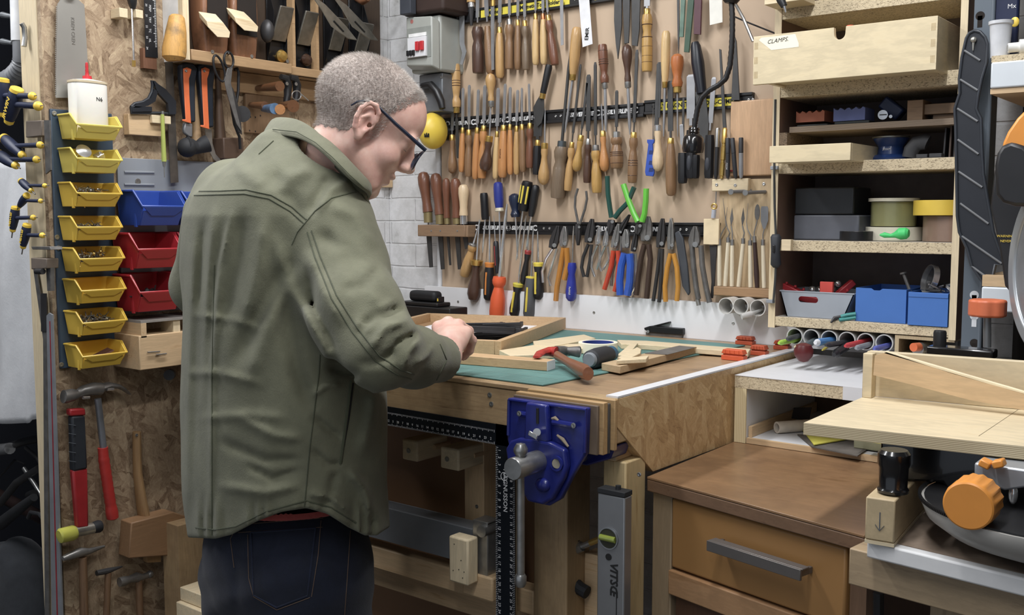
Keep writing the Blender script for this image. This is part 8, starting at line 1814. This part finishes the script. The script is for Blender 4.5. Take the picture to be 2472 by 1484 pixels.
# picture frame box
fr_=thing('picture_frame','shallow oak frame lying face up with black fittings inside','frame',PZ(1200,820,MZ));h=.032
A,B,D_=PZ(1366,766,MZ+h),PZ(1210,823,MZ+h),PZ(1085,768,MZ+h)
e1=(A-B);e1.z=0;e2=(D_-A);e2.z=0;e1l=e1.length;e1n=e1/e1l;e2n=V(-e1n.y,e1n.x,0)
if e2n.dot(e2)<0:e2n=-e2n
L2=.42;w_=.016;Bz=V(B.x,B.y,MZ)
def fb(a0,a1,b0,b1,z0,z1,nm,m_,par=fr_,bev=.001):
    q=[Bz+e1n*a+e2n*b for a,b in ((a0,b0),(a1,b0),(a1,b1),(a0,b1))];return MB().slab([V(p.x,p.y,MZ+z0) for p in q],(0,0,z1-z0)).build(nm,m_,par,bevel=bev)
fb(0,e1l,0,w_,0,h,'side',pg);fb(0,e1l,L2-w_,L2,0,h,'side',pg);fb(0,w_,w_+.0003,L2-w_-.0003,0,h,'side',pg);fb(e1l-w_,e1l,w_+.0003,L2-w_-.0003,0,h,'side',pg)
fb(w_+.0003,e1l-w_-.0003,w_+.0003,L2-w_-.0003,.002,.008,'backing',plain('white_card','#eeeef2',.5))
zb2=.0086
for i,(px_,py_,la,lb,rot,zz,lab) in enumerate(((1195,812,.08,.10,.25,0,'flat black plastic bracket at the front of the pile in the frame'),(1220,803,.075,.10,.1,.014,'black plastic bracket with red label end in frame'),(1180,800,.07,.12,.5,.020,'black bracket leaning in the middle of the frame pile'),(1212,792,.07,.10,.2,.026,'brown topped black bracket at the back of frame pile'),(1160,792,.06,.12,.45,.026,'black bracket with yellow edge near the hand'))):
    z0=MZ+zb2+zz+.0005;p=PZ(px_,py_,z0);M_=Matrix.Translation((p.x,p.y,z0+.006)) @ Matrix.Rotation(math.atan2(e1n.y,e1n.x)+rot,4,'Z') @ Matrix.Rotation(.05*(i % 3-1),4,'X')
    t=thing('black_bracket',lab,'bracket',(p.x,p.y,z0),group=None);m=MB(M_);m.box(-la/2,la/2,-lb/2,lb/2,-.005,.001);m.box(-la/2,-la/2+.012,-lb/2,lb/2,.001,.010);m.box(-la/2+.02,la/2,-lb/2,-lb/2+.008,.001,.006);m.build('body',plain('bracket_black','#242326',.5,var=.2),t,bevel=.001)
    if i==1:MB(M_).box(la/2+.0002,la/2+.001,-lb/2,lb/4,-.004,.001).build('red_end',plain('brick_red','#9c5344',.6),t)
    if i==4:MB(M_).box(-la/2,la/2-.01,lb/2+.0002,lb/2+.003,-.002,.004).build('yellow_edge',YEL,t)
    if i==3:MB(M_).box(-la/2+.0125,la/2-.005,-lb/2+.01,lb/2-.01,.0012,.003).build('brown_top',plain('brown_top','#7b6252',.6),t)
lum([(1105,857),(1125,850),(1339,867),(1320,873)],.019,'pine batten with a white end just in front of the hand',m_=pg);
q0,q1=PZ(1320,873,MZ+.019),PZ(1339,867,MZ+.019);dv=(q1-q0).normalized();ou=V(dv.y,-dv.x,0);ou=ou if ou.x>0 else -ou
o=MB().slab([q0+ou*.0005,q1+ou*.0005,q1+ou*.0005-V(0,0,.019),q0+ou*.0005-V(0,0,.019)],tuple(ou*.0008)).build('white_end',WHITE);o.parent=bpy.data.objects['pine_stick'];o.location=Vector(o.location)-Vector(bpy.data.objects['pine_stick'].location)
lum([(1287,823),(1410,807),(1438,816),(1330,836),(1290,832)],.014,'thin pale wedge of wood behind the tape roll')
lum([(1205,845),(1290,832),(1420,829),(1425,838),(1300,856),(1232,858)],.012,'long pale pine strip lying behind the hammer')
lum([(1490,820),(1560,822),(1812,842),(1806,850),(1560,832),(1500,830)],.012,'long pale strip running towards the right end of the mat')
lum([(1490,856),(1528,824),(1540,828),(1515,858)],.016,'short pale offcut leaning against the tape roll')
lum([(1492,862),(1538,837),(1548,842),(1546,852),(1512,868)],.020,'small square pine offcut beside tape roll')
lum([(1452,876),(1640,833),(1682,837),(1497,884)],.015,'pine batten with a dark stained top, right of the rubber hammer',m_=wood('stained_top','#c0a47c','#9c805c','x'))
o=MB().slab([PZ(x,y,MZ+.0156) for x,y in ((1556,853),(1640,834.5),(1680,838.5),(1612,856))],(0,0,.0006)).build('dark_stain',plain('stain_grey','#66625e',.7,var=.2));o.parent=bpy.data.objects['pine_stick.007' if 'pine_stick.007' in bpy.data.objects else 'pine_stick.006'];o.location=Vector(o.location)-Vector(o.parent.location)
lum([(1488,870),(1500,864),(1566,858),(1560,866)],.008,'tiny ribbed pale offcut resting on the stained batten',z=MZ+.0165)
# tape roll
c=PZ(1445,852,MZ);s=dep(c)/FPX;R_=48*s;c=c+FH*R_*.35;t=thing('masking_tape','cream masking tape roll with blue core on the cutting mat','tape',c);MB().ring(R_,R_*.80,.024,Matrix.Translation(c),40).build('tape',plain('masking_cream','#e9e2c8',.6,var=.03),t,bevel=.001);MB().ring(R_*.798,R_*.74,.0235,Matrix.Translation(c),40).build('core',plain('blue_core','#2d3f8a',.5),t)
# claw hammer on the mat
t=thing('claw_hammer','hammer with red painted head and wooden handle lying on mat','hammer',PZ(1380,880,MZ));wh=wood('hammer_ash','#8a5638','#6a3f28','x',rough=.35,coat=.2)
hz=MZ+.018;a,b_=PZ(1345,858,hz+.004),PZ(1420,902,hz);MB().tube([a,a+(b_-a)*.35,a+(b_-a)*.9,b_],[(.010,.008),(.009,.008),(.015,.013),(.013,.011)],14).build('handle',wh,t)
MB().tube([PZ(1295,862,hz+.006),PZ(1305,852,hz+.006),PZ(1325,848,hz+.006),PZ(1345,850,hz+.006)],[(.002,.008),(.006,.011),(.010,.012),(.012,.012)],12).build('claw',plain('red_worn','#b23027',.4,.2,.3,60),t);MB().tube([PZ(1343,849,hz+.006),PZ(1362,847,hz+.006),PZ(1372,847,hz+.006),PZ(1398,849,hz+.006),PZ(1400,849,hz+.006)],[.013,.011,.009,.0125,.011],14).build('head',DSTEEL,t)
# rubber hammer
t=thing('rubber_hammer','small hammer with grey rubber face and black grip, end on','mallet',PZ(1430,885,MZ));c=PZ(1425,868,MZ+.020);e=PZ(1475,853,MZ+.020);MB().tube([c,c+(e-c)*.04,c+(e-c)*.3,c+(e-c)*.75,e],[.016,.0195,.021,.0195,.014],22).build('head',plain('soft_black','#2c2e33',.65),t);MB().tube([c-(e-c)*.08,c-(e-c)*.02,c+(e-c)*.02],[.013,.0155,.0155],22).build('grey_face',plain('grey_face','#7f858c',.55),t);MB().tube([e-(e-c)*.12,e+(e-c)*.02],.0165,20).build('blue_band',plain('teal_band','#2f5f7c',.5),t)
# punch
Yp2=2.20;t=thing('hole_punch','black metal stapling punch standing at the back of bench','punch',PZ(1600,812,ZT));a,b_=PY(1557,800,Yp2).x,PY(1648,800,Yp2).x;bkp=plain('punch_black','#16171a',.4)
c=PZ(1600,812,ZT);Yq=c.y;a,b_=PY(1568,800,Yq).x,PY(1648,800,Yq).x;zl,zt_=ZT+.004,PY(1600,789,Yq).z
m=MB();m.box(a,b_,Yq,Yq+.03,zl+.004,zt_);m.prism([(a,zl+.004),(PY(1555,800,Yq).x,zl+.010),(PY(1555,800,Yq).x,zt_-.006),(a,zt_)],Yq,Yq+.03);m.build('body',bkp,t,bevel=.0015);MB().box(PY(1557,800,Yq).x,b_-.005,Yq+.004,Yq+.026,ZT,zl+.0035).build('base',DSTEEL,t)
MB().beam(PY(1560,792,Yq+.012),PY(1620,777,Yq+.012),.022,.004).build('lever',bkp,t,bevel=.001);MB().tube([PY(1564,800,Yq-.002),PY(1564,800,Yq+.031)],.004,12).build('pin',STEEL,t)
# orange clamps
oc=plain('orange_clamp','#d9551f',.45)
for (x,y,w2,h2,lab) in ((1795,832,40,20,'orange plastic clamp jaw standing farthest back near the splash board'),(1767,870,52,26,'orange ribbed clamp jaw nearest the bench front'),(1828,858,36,24,'darker orange clamp block in the middle of the four'),(1884,844,34,22,'dark orange clamp pair by the lime pen')):
    c=PZ(x,y,ZT);s=dep(c)/FPX;t=thing('corner_clamp',lab,'clamp',c,group=None);W=w2*s/.9;H=h2*s;om=oc if 'nearest' in lab else plain('orange_clamp_dull','#b84a20',.5);m=MB()
    m.box(c.x-W/2,c.x+W/2,c.y,c.y+.022,ZT,ZT+H*.45);m.box(c.x-W/2+.003,c.x+W/2-.004,c.y+.003,c.y+.022,ZT+H*.45,ZT+H*.6);m.prism([(c.x-W/2,ZT+H*.6),(c.x+W/2,ZT+H*.6),(c.x+W/2-.004,ZT+H),(c.x-W/2+.004,ZT+H)],c.y,c.y+.022)
    m.build('body',om,t,bevel=.001)
    for k in range(4):MB().box(c.x-W/2+.006+k*(W-.01)/4,c.x-W/2+.010+k*(W-.01)/4,c.y-.001,c.y-.0001,ZT+H*.62,ZT+H*.95).build('rib',om,t)
# dark tool tray + tape measure at the back left
c=PZ(1035,770,ZT);t=thing('black_case','long black plastic case on the bench behind the forearm','case',c);Yq=2.20;a,b_=PY(960,760,Yq).x,PY(1086,760,Yq).x;zc_=PY(1040,742,Yq).z;MB().box(a,b_,Yq,Yq+.08,ZT,zc_).build('body',BLACK,t,bevel=.003);MB().box(a,PY(1050,740,Yq).x,Yq+.01,Yq+.07,zc_+.0003,zc_+.012).build('lid',BLACK,t,bevel=.003)
c=PY(1015,736,2.235);t=thing('tape_measure','black round cornered tape measure with yellow tab on the case','tape measure',c);zc2=zc_+.0125;a,b_=PY(982,720,2.22).x,PY(1046,720,2.22).x;MB().box(a,b_,2.225,2.265,zc2,zc2+.032).build('body',plain('rubber_case','#191b1f',.6),t,bevel=.012,seg=4);MB().box(b_+.0002,b_+.010,2.232,2.258,zc2,zc2+.016).build('hook_end',BLACK,t,bevel=.001);MB().box(b_+.005,b_+.0095,2.231,2.2318,zc2+.004,zc2+.012).build('yellow_tab',YEL,t)
lum([(960,785),(1075,768),(1080,774),(985,797)],.012,'thin wooden offcut lying before the black case',z=ZT+.0004,m_=wood('offcut','#a5825a','#7e6040','x'))
